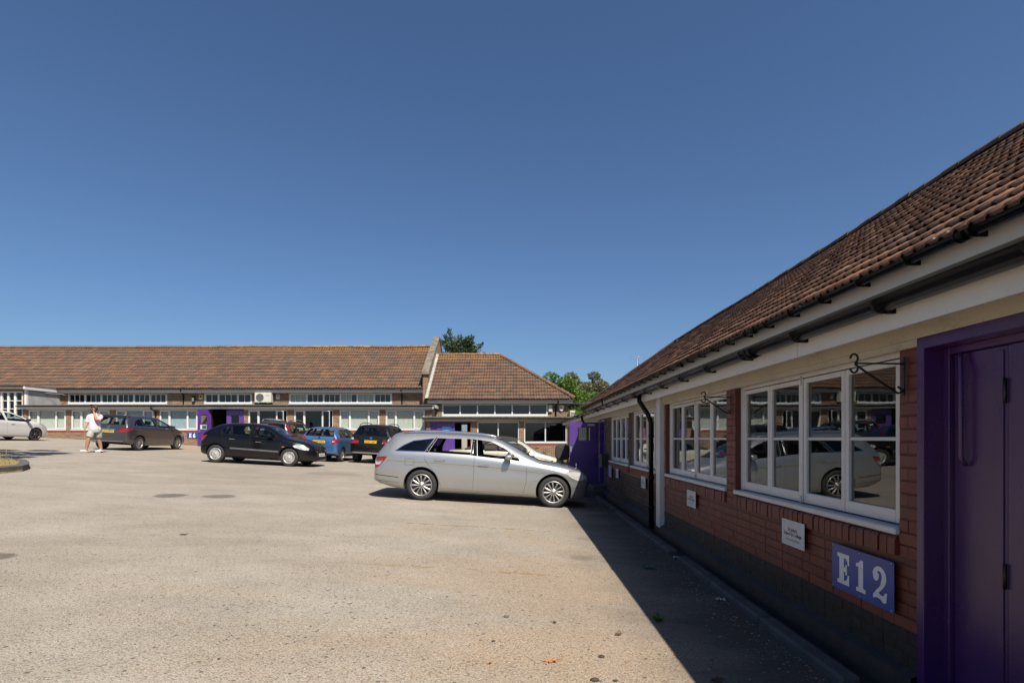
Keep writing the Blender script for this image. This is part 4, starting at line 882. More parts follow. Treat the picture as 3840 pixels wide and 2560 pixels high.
# lead flashing where the lodge roof meets the gable
m = MB()
A = Vector((-5.512, EH.y - 0.1, EH.z + 0.02)); B = Vector((-5.512, RH.y, RH.z + 0.06)); n_ = Vector((0, -s3.z, s3.y))
m.quad([A, B, B + n_ * 0.16, A + n_ * 0.16]); m.quad([A + n_ * 0.06, B + n_ * 0.06, B + n_ * 0.06 + Vector((0.16, 0, 0)), A + n_ * 0.06 + Vector((0.16, 0, 0))]); m.build('flashing', M['flashing'], roofH)
m = MB(); m.quad([(hR, 0, -2), (hR, 6.6, -2), (hR, 6.6, 1.2), (hR, 0, 1.2)], 0, TH_); m.quad([(3.13, 2.4, 1.0), (3.13, 10.8, 1.0), (3.13, 10.8, 2.3), (3.13, 2.4, 2.3)], 0, TH_); m.build('end_wall', M['brick_side'], HB)
m = MB(); m.quad([(-5.4, 4.2, -2), (-3.55, 4.2, -2), (-3.55, 4.2, 2.2), (-5.4, 4.2, 2.2)], 0, TH_); m.quad([(-3.2, 4.2, -2), (3.0, 4.2, -2), (3.0, 4.2, 2.2), (-3.2, 4.2, 2.2)], 0, TH_); m.quad([(-3.55, 4.2, 0.9), (-3.2, 4.2, 0.9), (-3.2, 4.2, 2.2), (-3.55, 4.2, 2.2)], 0, TH_)
for px in (1780, 1956): u = ux(px, YH); m.box((u - 0.05, 0.16, -2), (u + 0.05, 4.2, 1.1), 0, TH_)
m.build('inner_wall', M['interior_dark'], HB)
MB().quad([(-5.2, 0.1, -1.15), (3.0, 0.1, -1.15), (3.0, 4.2, -1.15), (-5.2, 4.2, -1.15)], 0, TH_).build('inner_floor', M['interior_floor'], HB)
MB().box((-5.4, 2.42, 2.2), (3.1, 4.2, 2.23), 0, TH_).build('inner_ceiling', M['interior_dark'], HB)
# ================================================================ cars
def pchip(pts):
    xs = [p[0] for p in pts]; ys = [p[1] for p in pts]; n = len(xs)
    h = [xs[i + 1] - xs[i] for i in range(n - 1)]; d = [(ys[i + 1] - ys[i]) / h[i] for i in range(n - 1)]
    m = [0.0] * n; m[0] = d[0]; m[-1] = d[-1]
    for i in range(1, n - 1):
        if d[i - 1] * d[i] <= 0: m[i] = 0.0
        else:
            w1 = 2 * h[i] + h[i - 1]; w2 = h[i] + 2 * h[i - 1]; m[i] = (w1 + w2) / (w1 / d[i - 1] + w2 / d[i])
    def f(x):
        if x <= xs[0]: return ys[0]
        if x >= xs[-1]: return ys[-1]
        i = max(k for k in range(n - 1) if xs[k] <= x); t = (x - xs[i]) / h[i]; t2 = t * t; t3 = t2 * t
        return (2*t3-3*t2+1)*ys[i] + (t3-2*t2+t)*h[i]*m[i] + (-2*t3+3*t2)*ys[i+1] + (t3-t2)*h[i]*m[i+1]
    return f
def catmull(pts, M_):
    P = [Vector(p) for p in pts]; out = []
    for i in range(len(P) - 1):
        a = P[max(i - 1, 0)]; b = P[i]; c = P[i + 1]; d = P[min(i + 2, len(P) - 1)]
        for k in range(8):
            t = k / 8; out.append(0.5 * ((2 * b) + (c - a) * t + (2 * a - 5 * b + 4 * c - d) * t * t + (3 * b - a - 3 * c + d) * t ** 3))
    out.append(P[-1]); L = [0.0]
    for i in range(1, len(out)): L.append(L[-1] + (out[i] - out[i - 1]).length)
    res = []; j = 0
    for k in range(M_):
        s = L[-1] * k / (M_ - 1)
        while j < len(L) - 2 and L[j + 1] < s: j += 1
        t = (s - L[j]) / max(1e-9, L[j + 1] - L[j]); res.append(out[j].lerp(out[j + 1], min(1, max(0, t))))
    return res
TMP = bpy.data.scenes.new('workbench')
def evaluated(o):
    
    with bpy.context.temp_override(scene=TMP, view_layer=TMP.view_layers[0]):
        dg = bpy.context.evaluated_depsgraph_get(); dg.update(); return bpy.data.meshes.new_from_object(o.evaluated_get(dg))
def text_mesh(s, size=1.0, bold=0.0, mat=None):
    cu = bpy.data.curves.new('t', 'FONT'); cu.body = s; cu.size = size; cu.align_x = 'CENTER'; cu.align_y = 'CENTER'; cu.offset = bold; cu.resolution_u = 2; cu.extrude = 0.0
    o = bpy.data.objects.new('t', cu); TMP.collection.objects.link(o); me = evaluated(o); bpy.data.objects.remove(o); bpy.data.curves.remove(cu)
    me.materials.clear()
    if mat: me.materials.append(mat)
    return me
def lettering(s, mat, parent, size, T, width=None, bold=0.0, name='lettering'):
    """flat letters laid on a surface; T maps (x, y) of the text plane to the place"""
    me = text_mesh(s, 1.0, bold, mat); xs = [v.co.x for v in me.vertices]; ys = [v.co.y for v in me.vertices]
    w = max(xs) - min(xs); cx = (max(xs) + min(xs)) / 2; cy = (max(ys) + min(ys)) / 2; k = size; kx = (width / w) if width else k
    for v in me.vertices: v.co = T(((v.co.x - cx) * kx, (v.co.y - cy) * k))
    me.update(); return link(name, me, parent)

def carpaint(name, col, metal=0.5, rough=0.28, coat=1.0, dust=0.4, spec=0.5):
    t = NT(name); n = t.noise(t.obj(), 900, 2)
    t.set(t.mix(t.math('MULTIPLY', n, 0.22), col, tuple(min(1, c * 1.3) for c in col)), rough, metal)
    t.b.inputs['Coat Weight'].default_value = coat; t.b.inputs['Specular IOR Level'].default_value = spec; t.b.inputs['Coat Roughness'].default_value = 0.04
    # road dust low down on the panels
    z = t.sep(t.obj())[2]; dz = t.math('MULTIPLY', t.ramp(z, [(0.2, dust), (0.55, 0.0)]), t.noise(t.obj(), 6, 5))
    base = t.b.inputs['Base Color'].links[0].from_socket
    t.val(t.b.inputs['Base Color'], t.mix(dz, base, (0.20, 0.165, 0.125))); M[name] = t.mat; return t.mat
plain('tyre', (0.028, 0.027, 0.026), 0.8, var=0.3, scale=15)
plain('car_trim', (0.010, 0.010, 0.011), 0.5, spec=0.1, var=0.2); plain('gloss_black', (0.006, 0.006, 0.007), 0.12, spec=0.35)
plain('car_inside', (0.028, 0.027, 0.027), 0.8)
plain('seat_cloth', (0.045, 0.043, 0.042), 0.9)
plain('alloy', (0.40, 0.39, 0.37), 0.45, 0.9, var=0.08)
plain('alloy_dark', (0.10, 0.09, 0.085), 0.35, 0.8)
plain('hubcap', (0.50, 0.49, 0.46), 0.38, 0.55, var=0.08)
plain('chrome', (0.75, 0.75, 0.76), 0.10, 1.0, var=0.03)
plain('plate_yellow', (0.72, 0.46, 0.02), 0.45, var=0.04)
plain('plate_white', (0.70, 0.70, 0.68), 0.45, var=0.04)
plain('plate_ink', (0.012, 0.012, 0.012), 0.5)
plain('soft_top', (0.030, 0.026, 0.023), 0.95, var=0.15, bump=0.3, bscale=200)
def lens(name, col, rough=0.08):
    t = NT(name); v = t.mapv(t.obj(), (30, 30, 30)); w = t.noise(v, 1.5, 2)
    t.set(t.mix(w, col, tuple(c * 0.45 for c in col)), rough); t.b.inputs['Coat Weight'].default_value = 1.0; t.bump(t.vor(t.obj(), 45), 0.25, 0.006); M[name] = t.mat
lens('lamp_red', (0.42, 0.012, 0.016)); lens('lamp_clear', (0.62, 0.62, 0.60)); lens('lamp_amber', (0.60, 0.26, 0.06))
glassmat('car_glass', (0.58, 0.68, 0.64), 1.55)
glassmat('car_glass_dark', (0.16, 0.18, 0.19), 1.6)

def loft(secs, mats):                                   # closed body from half-sections, mirrored
    n = len(secs[0]); ring = 2 * n - 2; vs = []; fs = []
    for x, sec in [(s[0][0], s) for s in secs]:
        half = [(p[0], p[1], p[2]) for p in sec]; vs += half + [(p[0], -p[1], p[2]) for p in half[-2:0:-1]]
    for i in range(len(secs) - 1):
        for k in range(ring):
            j = (k + 1) % ring; fs.append((i * ring + k, (i + 1) * ring + k, (i + 1) * ring + j, i * ring + j))
    fs.append(tuple(range(ring))); fs.append(tuple(range(len(secs) * ring - 1, (len(secs) - 1) * ring - 1, -1)))
    me = bpy.data.meshes.new('body'); me.from_pydata(vs, [], fs)
    for m_ in mats: me.materials.append(m_)
    me.polygons.foreach_set('use_smooth', [True] * len(fs)); me.update()
    bm = bmesh.new(); bm.from_mesh(me); bmesh.ops.recalc_face_normals(bm, faces=bm.faces[:]); bm.to_mesh(me); bm.free(); return me
def wheel_mesh(Rr, wd, rim, style):
    sd_ = wd / 2; ty = MB()
    pr = [(rim - 0.005, -sd_ * 0.80), (rim + 0.012, -sd_ * 0.96), (Rr - 0.045, -sd_ * 1.0), (Rr - 0.014, -sd_ * 0.86), (Rr, -sd_ * 0.60), (Rr - 0.004, 0), (Rr, sd_ * 0.60), (Rr - 0.014, sd_ * 0.86), (Rr - 0.045, sd_ * 1.0), (rim + 0.012, sd_ * 0.96), (rim - 0.005, sd_ * 0.80)]
    ty.lathe(pr, 44, 0, None, 'y'); ty.lathe([(rim - 0.004, sd_ * 0.8), (rim - 0.004, -sd_ * 0.8)], 30, 0, None, 'y')
    rm = MB(); f = -sd_ * 0.92                               # outer face at -y
    rm.lathe([(rim + 0.004, f + 0.004), (rim - 0.004, f - 0.004), (rim - 0.018, f + 0.004), (rim - 0.022, f + 0.05), (rim - 0.03, sd_ * 0.6)], 40, 0, None, 'y')
    rm.lathe([(0.0, f + 0.055), (rim - 0.03, f + 0.06)], 24, 1, None, 'y')        # brake disc and shade behind
    if style == 'cap':
        n = 16
        rm.lathe([(0.0, f - 0.004), (0.03, f - 0.006), (0.036, f + 0.004), (rim * 0.42, f - 0.004), (rim * 0.62, f + 0.008)], 32, 0, None, 'y')
        rm.lathe([(rim * 0.90, f + 0.012), (rim * 0.99, f)], 40, 0, None, 'y'); wa, wb, ra, rb = 0.55, 0.55, rim * 0.60, rim * 0.92
    else:
        n = int(style); rm.lathe([(0.0, f + 0.000), (0.028, f), (0.033, f + 0.008), (0.062, f + 0.012), (0.075, f + 0.03)], 24, 0, None, 'y'); wa, wb, ra, rb = 0.50, 0.36, 0.05, rim - 0.010
    for k in range(n):
        t = 2 * math.pi * k / n; c, s = math.cos(t), math.sin(t); da = math.pi / n
        def pt(r, a, y): return (r * math.cos(t + a), y, r * math.sin(t + a))
        a0, a1 = da * wa * (1.0 if style == 'cap' else 1.25), da * wb; y0, y1 = f + 0.010, f + 0.012
        vs = [pt(ra, -a0, y0), pt(ra, a0, y0), pt(rb, a1, y1), pt(rb, -a1, y1), pt(ra, -a0, y0 + 0.02), pt(ra, a0, y0 + 0.02), pt(rb, a1, y1 + 0.02), pt(rb, -a1, y1 + 0.02), pt((ra + rb) / 2, 0, y0 - 0.008), ]
        rm.add(vs, [(0, 1, 8), (1, 2, 8), (2, 3, 8), (3, 0, 8), (1, 5, 6, 2), (3, 7, 4, 0)], 0, False)
    if style != 'cap':
        for k in range(5):
            t = 2 * math.pi * k / 5 + 0.3; rm.tube([(0.055 * math.cos(t), f + 0.008, 0.055 * math.sin(t)), (0.055 * math.cos(t), f + 0.02, 0.055 * math.sin(t))], 0.008, 6, 1)
    return ty, rm

def make_car(S):
    ft, fb, fw, fs_ = pchip(S['top']), pchip(S['belt']), pchip(S['plan']), pchip(S['sill']); xa, xb = S['top'][0][0], S['top'][-1][0]
    tum = S.get('tumble', 0.30); MS = 40; cr = S.get('crease', 0.006)
    def section(x, cab=False):
        t, w, s = ft(x), fw(x), fs_(x); b = min(fb(x), t - 0.03); s = min(s, t - 0.12); h = max(0.0, t - b); k = min(1, h / 0.35)
        rw = (w - 0.045) - k * 0.11 - tum * max(0, h - 0.08); zr = t - (0.018 + 0.070 * k)
        L = lambda f: s + (b - s) * f
        return [(x, 0, t), (x, rw * 0.5, t - 0.008), (x, rw * 0.83, t - 0.020 - 0.014 * k), (x, rw, zr), (x, (rw * 0.5 + (w - 0.045) * 0.5) + 0.012 * k, (zr + b + 0.01) / 2), (x, w - 0.042, b + 0.012),
                (x, w - 0.014, L(0.93)), (x, w - 0.002, L(0.80)), (x, w - 0.002 - cr, L(0.755)), (x, w, L(0.50)), (x, w - 0.006, L(0.30)), (x, w - 0.012, L(0.14)), (x, w - 0.05, L(0.02)), (x, w * 0.75, s), (x, 0, s)]
    xs = sorted({round(v, 4) for v in [xa + d for d in (0, .003, .008, .018, .035, .06, .09, .13)] + [xb - d for d in (0, .003, .008, .018, .035, .06, .09, .13)] + [p[0] for p in S['top']] + [xa + 0.14 + i * (xb - xa - 0.28) / 64 for i in range(65)]})
    xs = [x for i, x in enumerate(xs) if i == 0 or x - xs[i - 1] > 0.0025]
    me = loft([catmull(section(x), MS) for x in xs], [S['paint'], M['car_inside'], S.get('roof_mat', S['paint']), M['car_trim']])
    rx = S.get('soft')
    for p in me.polygons:
        c = p.center
        if rx and rx[0] < c.x < rx[1] and c.z > fb(c.x) + 0.02: p.material_index = 2
        elif c.z < S.get('trim_z', 0.0): p.material_index = 3
    bvh = BVHTree.FromPolygons([v.co.copy() for v in me.vertices], [tuple(p.vertices) for p in me.polygons])
    vn = [v.normal.copy() for v in me.vertices]; pv = [tuple(p.vertices) for p in me.polygons]; vc = [v.co.copy() for v in me.vertices]
    root = empty(S['name'], (0, 0, 0), 0, S['label'], 'car')
    body = bpy.data.objects.new('body', me); TMP.collection.objects.link(body)
    def cut(mb):
        nonlocal me
        cme = mb.mesh('cut', [M['car_inside'], M['car_inside']]); bm = bmesh.new(); bm.from_mesh(cme); bmesh.ops.recalc_face_normals(bm, faces=bm.faces[:])
        for f in bm.faces: f.material_index = 1; f.smooth = False
        bm.to_mesh(cme); bm.free(); co = bpy.data.objects.new('cut', cme); TMP.collection.objects.link(co)
        md = body.modifiers.new('b', 'BOOLEAN'); md.operation = 'DIFFERENCE'; md.object = co; md.solver = 'EXACT'
        new = evaluated(body); body.modifiers.clear(); old = body.data; body.data = new; bpy.data.meshes.remove(old); bpy.data.objects.remove(co); me = new
    # cabin hollow
    cx0, cx1 = S['cabin']; st = [cx0 + (cx1 - cx0) * i / 13 for i in range(14)]; hs = []
    for x in st:
        t, w, b = ft(x), fw(x), fb(x); h = max(0.0, t - b); k = min(1, h / 0.35); rw = (w - 0.045) - k * 0.11 - tum * max(0, h - 0.08); tt = max(t - 0.055, b - 0.14)
        hs.append([(x, 0, tt), (x, max(0.2, rw * 0.8), tt - 0.015), (x, max(0.25, rw - 0.035), min(tt - 0.03, max(t - 0.11, b - 0.16))), (x, w - 0.12, min(b, tt - 0.04)), (x, w - 0.13, b - 0.22), (x, 0, b - 0.22)])
    cb = loft(hs, [M['car_inside']]); cmb = MB(); cmb.add([v.co.copy() for v in cb.vertices], [tuple(p.vertices) for p in cb.polygons]); bpy.data.meshes.remove(cb); cut(cmb)
    wells = MB()
    for ax in (S['wb'] / -2, S['wb'] / 2):
        for sg in (-1, 1):
            y0, y1 = sg * (fw(ax) - 0.32), sg * (fw(ax) + 0.2)
            wells.lathe([(0.0001, y0), (S['R'] + S.get('arch', 0.048), y0), (S['R'] + S.get('arch', 0.048), y1), (0.0001, y1)], 40, 0, Matrix.Translation((ax, 0, S['R'] + 0.015)), 'y')
    bmw = bmesh.new(); tm = wells.mesh('w', [M['car_inside']]); bmw.from_mesh(tm); bmesh.ops.remove_doubles(bmw, verts=bmw.verts[:], dist=0.0005); bmw.verts.index_update()
    wells = MB(); wells.add([v.co.copy() for v in bmw.verts], [[v.index for v in f.verts] for f in bmw.faces]); bmw.free(); cut(wells)
    for poly in S['side']:
        cut(MB().prism(poly, -1.2, 1.2, 0, lambda p: Vector((p[0], p[2], p[1]))))
    xm = (cx0 + cx1) / 2
    if S.get('screen'): cut(MB().prism(S['screen'], xm, xb + 0.2, 0, lambda p: Vector((p[2], p[0], p[1]))))
    if S.get('rear'): cut(MB().prism(S['rear'], xa - 0.2, xm - 0.1, 0, lambda p: Vector((p[2], p[0], p[1]))))
    # keep the panel's own curvature in the shading after the cuts
    ln = [None] * len(me.loops)
    for p in me.polygons:
        for li in p.loop_indices:
            n_ = p.normal.copy()
            if p.material_index != 1:
                co = me.vertices[me.loops[li].vertex_index].co; q, nr, fi, d = bvh.find_nearest(co)
                if fi is not None and d < 0.004:
                    acc = Vector(); 
                    for v in pv[fi]: acc += vn[v] / max(1e-5, (vc[v] - co).length_squared)
                    if acc.length > 0 and acc.normalized().dot(n_) > 0.3: n_ = acc.normalized()
            ln[li] = n_
    me.polygons.foreach_set('use_smooth', [True] * len(me.polygons)); me.normals_split_custom_set(ln)
    TMP.collection.objects.unlink(body); COL.objects.link(body); body.parent = root; body.name = 'body'
    def proj(a, b, axis, sg):
        if axis == 'y': o, d = Vector((a, sg * 3, b)), Vector((0, -sg, 0))
        elif axis == 'x': o, d = Vector((sg * 5, a, b)), Vector((-sg, 0, 0))
        else: o, d = Vector((a, b, 4)), Vector((0, 0, -1))
        h = bvh.ray_cast(o, d)
        if h[0] is None:
            h = bvh.find_nearest(Vector((a, sg * 0.8, b)) if axis == 'y' else (Vector((sg * 2.2, a, b)) if axis == 'x' else Vector((a, b, 1.4))))
        n_ = h[1] if h[1].dot(d) < 0 else -h[1]; return h[0], n_
    def patch(name, poly, axis, sg, mat, off=0.004, thick=0.006, grid=0.05, parent=None, inset=False):
        bm = bmesh.new(); f = bm.faces.new([bm.verts.new((p[0], p[1], 0)) for p in poly])
        lo = [min(p[i] for p in poly) for i in (0, 1)]; hi = [max(p[i] for p in poly) for i in (0, 1)]
        for i in (0, 1):
            q = lo[i] + grid
            while q < hi[i] - grid * 0.3:
                co = (q, 0, 0) if i == 0 else (0, q, 0); no = (1, 0, 0) if i == 0 else (0, 1, 0)
                bmesh.ops.bisect_plane(bm, geom=bm.verts[:] + bm.edges[:] + bm.faces[:], plane_co=co, plane_no=no); q += grid
        bm.verts.ensure_lookup_table(); N = len(bm.verts); top = []; bot = []
        for v in bm.verts:
            p, n_ = proj(v.co.x, v.co.y, axis, sg); top.append(p + n_ * off); bot.append(p + n_ * (off - thick))
        fs = [[v.index for v in f.verts] for f in bm.faces]; be = [(e.verts[0].index, e.verts[1].index) for e in bm.edges if len(e.link_faces) == 1]; bm.free()
        mb = MB(); mb.add(top, fs, 0, True)
        if thick > 0:
            o = len(mb.v); mb.v += bot
            for a, b in be: mb.f.append([a, b, o + b, o + a]); mb.m.append(0); mb.sm.append(False)
        return mb.build(name, mat, parent or root)
    def seam(pts, axis, sg, mat=None, w=0.005, off=0.0015, name='seam', parent=None):
        P = []
        for i in range(len(pts) - 1):
            a, b = Vector(pts[i]), Vector(pts[i + 1]); n_ = max(1, int((b - a).length / 0.05))
            P += [a.lerp(b, k / n_) for k in range(n_)]
        P.append(Vector(pts[-1])); vs = []; fs = []; Q = [proj(p[0], p[1], axis, sg) for p in P]
        for i, (p, n_) in enumerate(Q):
            d = (Q[min(i + 1, len(Q) - 1)][0] - Q[max(i - 1, 0)][0]); s_v = d.cross(n_)
            s_v = s_v.normalized() * w / 2 if s_v.length > 1e-9 else Vector((0, 0, w / 2)); vs += [p + n_ * off - s_v, p + n_ * off + s_v]
        fs = [(2 * i, 2 * i + 1, 2 * i + 3, 2 * i + 2) for i in range(len(Q) - 1)]
        return MB().add(vs, fs, 0, True).build(name, mat or M['dark_gap'], parent or root)
    gm = S.get('glass', M['car_glass'])
    for i, poly in enumerate(S['side']):
        for sg in (-1, 1):
            if i in S.get('open', ()) : continue
            patch('side_window', poly, 'y', sg, S.get('glass_rear', gm) if i in S.get('dark_ix', ()) else gm, -0.004, 0)
            seam(list(poly) + [poly[0]], 'y', sg, S.get('win_trim', M['car_trim']), 0.018, 0.002, 'window_trim')
    if S.get('screen'): patch('windscreen', S['screen'], 'x', 1, gm, -0.004, 0); seam(list(S['screen']) + [S['screen'][0]], 'x', 1, M['car_trim'], 0.022, 0.002, 'window_trim')
    if S.get('rear'): patch('rear_window', S['rear'], 'x', -1, S.get('glass_rear', gm), -0.004, 0); seam(list(S['rear']) + [S['rear'][0]], 'x', -1, M['car_trim'], 0.022, 0.002, 'window_trim')
    # wheels
    ty, rm = wheel_mesh(S['R'], S.get('tw', 0.205), S['rim'], S['style']); tme = ty.mesh('wheel', M['tyre']); rme = rm.mesh('rim', [S.get('rim_mat', M['alloy']), M['car_inside']])
    for ax in (S['wb'] / -2, S['wb'] / 2):
        for sg in (-1, 1):
            o = link('wheel', tme, root); o.location = (ax, sg * (fw(ax) - 0.02 - S.get('tw', 0.205) / 2), S['R']); o.rotation_euler = (0, random.uniform(0, 1), 0 if sg < 0 else math.pi)
            link('rim', rme, o)
    # seats
    for (sx, sy) in ((S['seat'][0], 0.36), (S['seat'][0], -0.36)):
        zb_ = fb(sx); m = MB(); m.bbox((sx - 0.10, sy - 0.24, zb_ - 0.25), (sx + 0.02, sy + 0.24, zb_ + 0.06), 0.05); m.bbox((sx - 0.12, sy - 0.13, zb_ + 0.10), (sx - 0.02, sy + 0.13, zb_ + 0.27), 0.045)
        m.tube([(sx - 0.07, sy - 0.05, zb_), (sx - 0.07, sy - 0.05, zb_ + 0.12)], 0.008, 6); m.tube([(sx - 0.07, sy + 0.05, zb_), (sx - 0.07, sy + 0.05, zb_ + 0.12)], 0.008, 6); m.build('seat', M['seat_cloth'], root)
    if len(S['seat']) > 1:
        sx = S['seat'][1]; zb_ = fb(sx); m = MB(); m.bbox((sx - 0.10, -0.58, zb_ - 0.24), (sx + 0.02, 0.58, zb_ + 0.02), 0.05)
        for sy in (-0.38, 0.38): m.bbox((sx - 0.11, sy - 0.12, zb_ + 0.03), (sx - 0.02, sy + 0.12, zb_ + 0.17), 0.04)
        m.build('rear_bench', M['seat_cloth'], root)
    sx = S['seat'][0] + 0.62; m = MB(); c = Vector((sx, -0.36, fb(sx) - 0.02))
    m.tube([c + Vector((0.05 * math.sin(a), 0.18 * math.cos(a), 0.17 * math.sin(a))) for a in [2 * math.pi * k / 16 for k in range(17)]], 0.014, 6, cap=False); m.build('steering_wheel', M['car_inside'], root)
    S['extra'](root, patch, seam, proj, ft, fb, fw)
    x, y = S['at']; h_ = S['head']; f = Vector((math.cos(h_), math.sin(h_), 0)); l = Vector((-math.sin(h_), math.cos(h_), 0))
    gz = lambda v: -0.052 * v.x
    f3 = Vector((f.x, f.y, gz(f))).normalized(); l3 = Vector((l.x, l.y, gz(l))); l3 = (l3 - f3 * l3.dot(f3)).normalized(); u3 = f3.cross(l3)
    root.matrix_world = Matrix.Translation((x, y, zg(x))) @ Matrix((f3, l3, u3)).transposed().to_4x4()
    return root

def mirrors(root, x, z, w, mat, seam=None):
    for sg in (-1, 1):
        m = MB(); n, k_ = 16, 10; c = Vector((x + 0.015, sg * (w + 0.115), z + 0.068)); vs = []
        for a in range(k_ + 1):
            ph = -math.pi / 2 + math.pi * a / k_
            for b in range(n):
                t = 2 * math.pi * b / n; e = lambda v, p: math.copysign(abs(v) ** p, v); q = Vector((e(math.cos(ph), 0.55) * e(math.cos(t), 0.6) * 0.075, e(math.sin(ph), 0.6) * 0.10, e(math.cos(ph), 0.55) * e(math.sin(t), 0.6) * 0.072)); vs.append(c + Vector((max(q.x, -0.055), q.y, q.z * (1.0 - 0.25 * (q.y * sg + 0.1) / 0.2))))
        m.add(vs, [(a * n + b, a * n + (b + 1) % n, (a + 1) * n + (b + 1) % n, (a + 1) * n + b) for a in range(k_) for b in range(n)], 0, True)
        m.box((x - 0.02, sg * (w - 0.06), z + 0.01), (x + 0.03, sg * (w + 0.04), z + 0.05))
        o = m.build('mirror', mat, root); MB().bbox((x - 0.046, sg * (w + 0.045), z + 0.02), (x - 0.041, sg * (w + 0.185), z + 0.115), 0.002).build('mirror_glass', M['chrome'], o)
def handles(root, proj, pts, mat, l=0.19):
    for x, z in pts:
        for sg in (-1, 1):
            p, n = proj(x, z, 'y', sg); m = MB(); q = p + n * 0.018
            m.bbox((x - l / 2, min(p.y, q.y + sg * 0.004), z - 0.014), (x + l / 2, max(p.y, q.y + sg * 0.004), z + 0.014), 0.008); m.build('door_handle', mat, root)
def plate(root, proj, sg, z, text, mat, y=0.0, w=0.52):
    p, n = proj(y, z, 'x', sg); n = Vector((n.x, 0, n.z)).normalized(); up = Vector((-n.z * sg, 0, n.x * sg)); up = up if up.z > 0 else -up; side = up.cross(n)
    T = lambda q: p + side * q[0] + up * q[1] + n * q[2]
    m = MB(); m.box((-w / 2, -0.056, 0.004), (w / 2, 0.056, 0.014), 0, T); o = m.build('number_plate', mat, root)
    lettering(text, M['plate_ink'], o, 0.098, lambda q: T((q[0], q[1], 0.0155)), w * 0.86, 0.012)
def badge(root, proj, sg, z, kind, y=0.0, r=0.05):
    p, n = proj(y, z, 'x', sg); n = Vector((n.x, 0, n.z)).normalized(); up = Vector((0, 0, 1)); up = (up - n * up.dot(n)).normalized(); side = up.cross(n)
    T = lambda q: p + side * q[0] + up * q[1] + n * (q[2] + 0.004)
    m = MB()
    if kind == 'star':
        m.tube([T((r * math.cos(a), r * math.sin(a), 0.008)) for a in [2 * math.pi * k / 20 for k in range(21)]], r * 0.12, 6, cap=False)
        for k in range(3):
            a = math.pi / 2 + 2 * math.pi * k / 3; c, s = math.cos(a), math.sin(a)
            m.add([T((r * c, r * s, 0.006)), T((-s * r * 0.16, c * r * 0.16, 0.006)), T((0, 0, 0.016)), T((s * r * 0.16, -c * r * 0.16, 0.006))], [(0, 1, 2), (0, 2, 3)])
        m.build('badge', M['chrome'], root)
    else:
        N = 24; m.add([T((r * math.cos(2 * math.pi * k / N), r * math.sin(2 * math.pi * k / N), 0.0)) for k in range(N)] + [T((r * math.cos(2 * math.pi * k / N), r * math.sin(2 * math.pi * k / N), 0.008)) for k in range(N)],
                  [tuple(range(N, 2 * N))] + [(k, (k + 1) % N, N + (k + 1) % N, N + k) for k in range(N)])
        o = m.build('badge', M['chrome'], root)
        if kind == 'quarters':
            m = MB()
            for q in (0, 2): m.add([T((0, 0, 0.0095))] + [T((r * 0.66 * math.cos(q * math.pi / 2 + math.pi / 2 * k / 6), r * 0.66 * math.sin(q * math.pi / 2 + math.pi / 2 * k / 6), 0.0095)) for k in range(7)], [tuple(range(8))])
            m.build('badge_field', M['sign_blue'], o)
        elif kind == 'disc':
            m = MB(); m.add([T((r * 0.7 * math.cos(2 * math.pi * k / N), r * 0.7 * math.sin(2 * math.pi * k / N), 0.0095)) for k in range(N)], [tuple(range(N))]); m.build('badge_field', M['car_trim'], o)
def rails(root, ft, fw, fb, x0, x1, y, mat, lift=0.05, name='roof_rail'):
    for sg in (-1, 1):
        m = MB(); n = 10; P = []
        for i in range(n + 1):
            x = x0 + (x1 - x0) * i / n; e = math.sin(math.pi * i / n) ** 0.35; P.append((x, sg * y, ft(x) - 0.035 + (lift + 0.02) * e))
        m.tube(P, 0.016, 8); m.build(name, mat, root)
def mir(poly): return [(-a, b) for a, b in poly]
def wiper(root, proj, a, b, sg, z_off=0.008):
    P = []
    for i in range(9):
        q = Vector(a).lerp(Vector(b), i / 8); p, n = proj(q.x, q.y, 'x', sg); P.append(p + n * z_off)
    MB().tube(P, 0.008, 6).build('wiper', M['car_trim'], root)

CARS = []
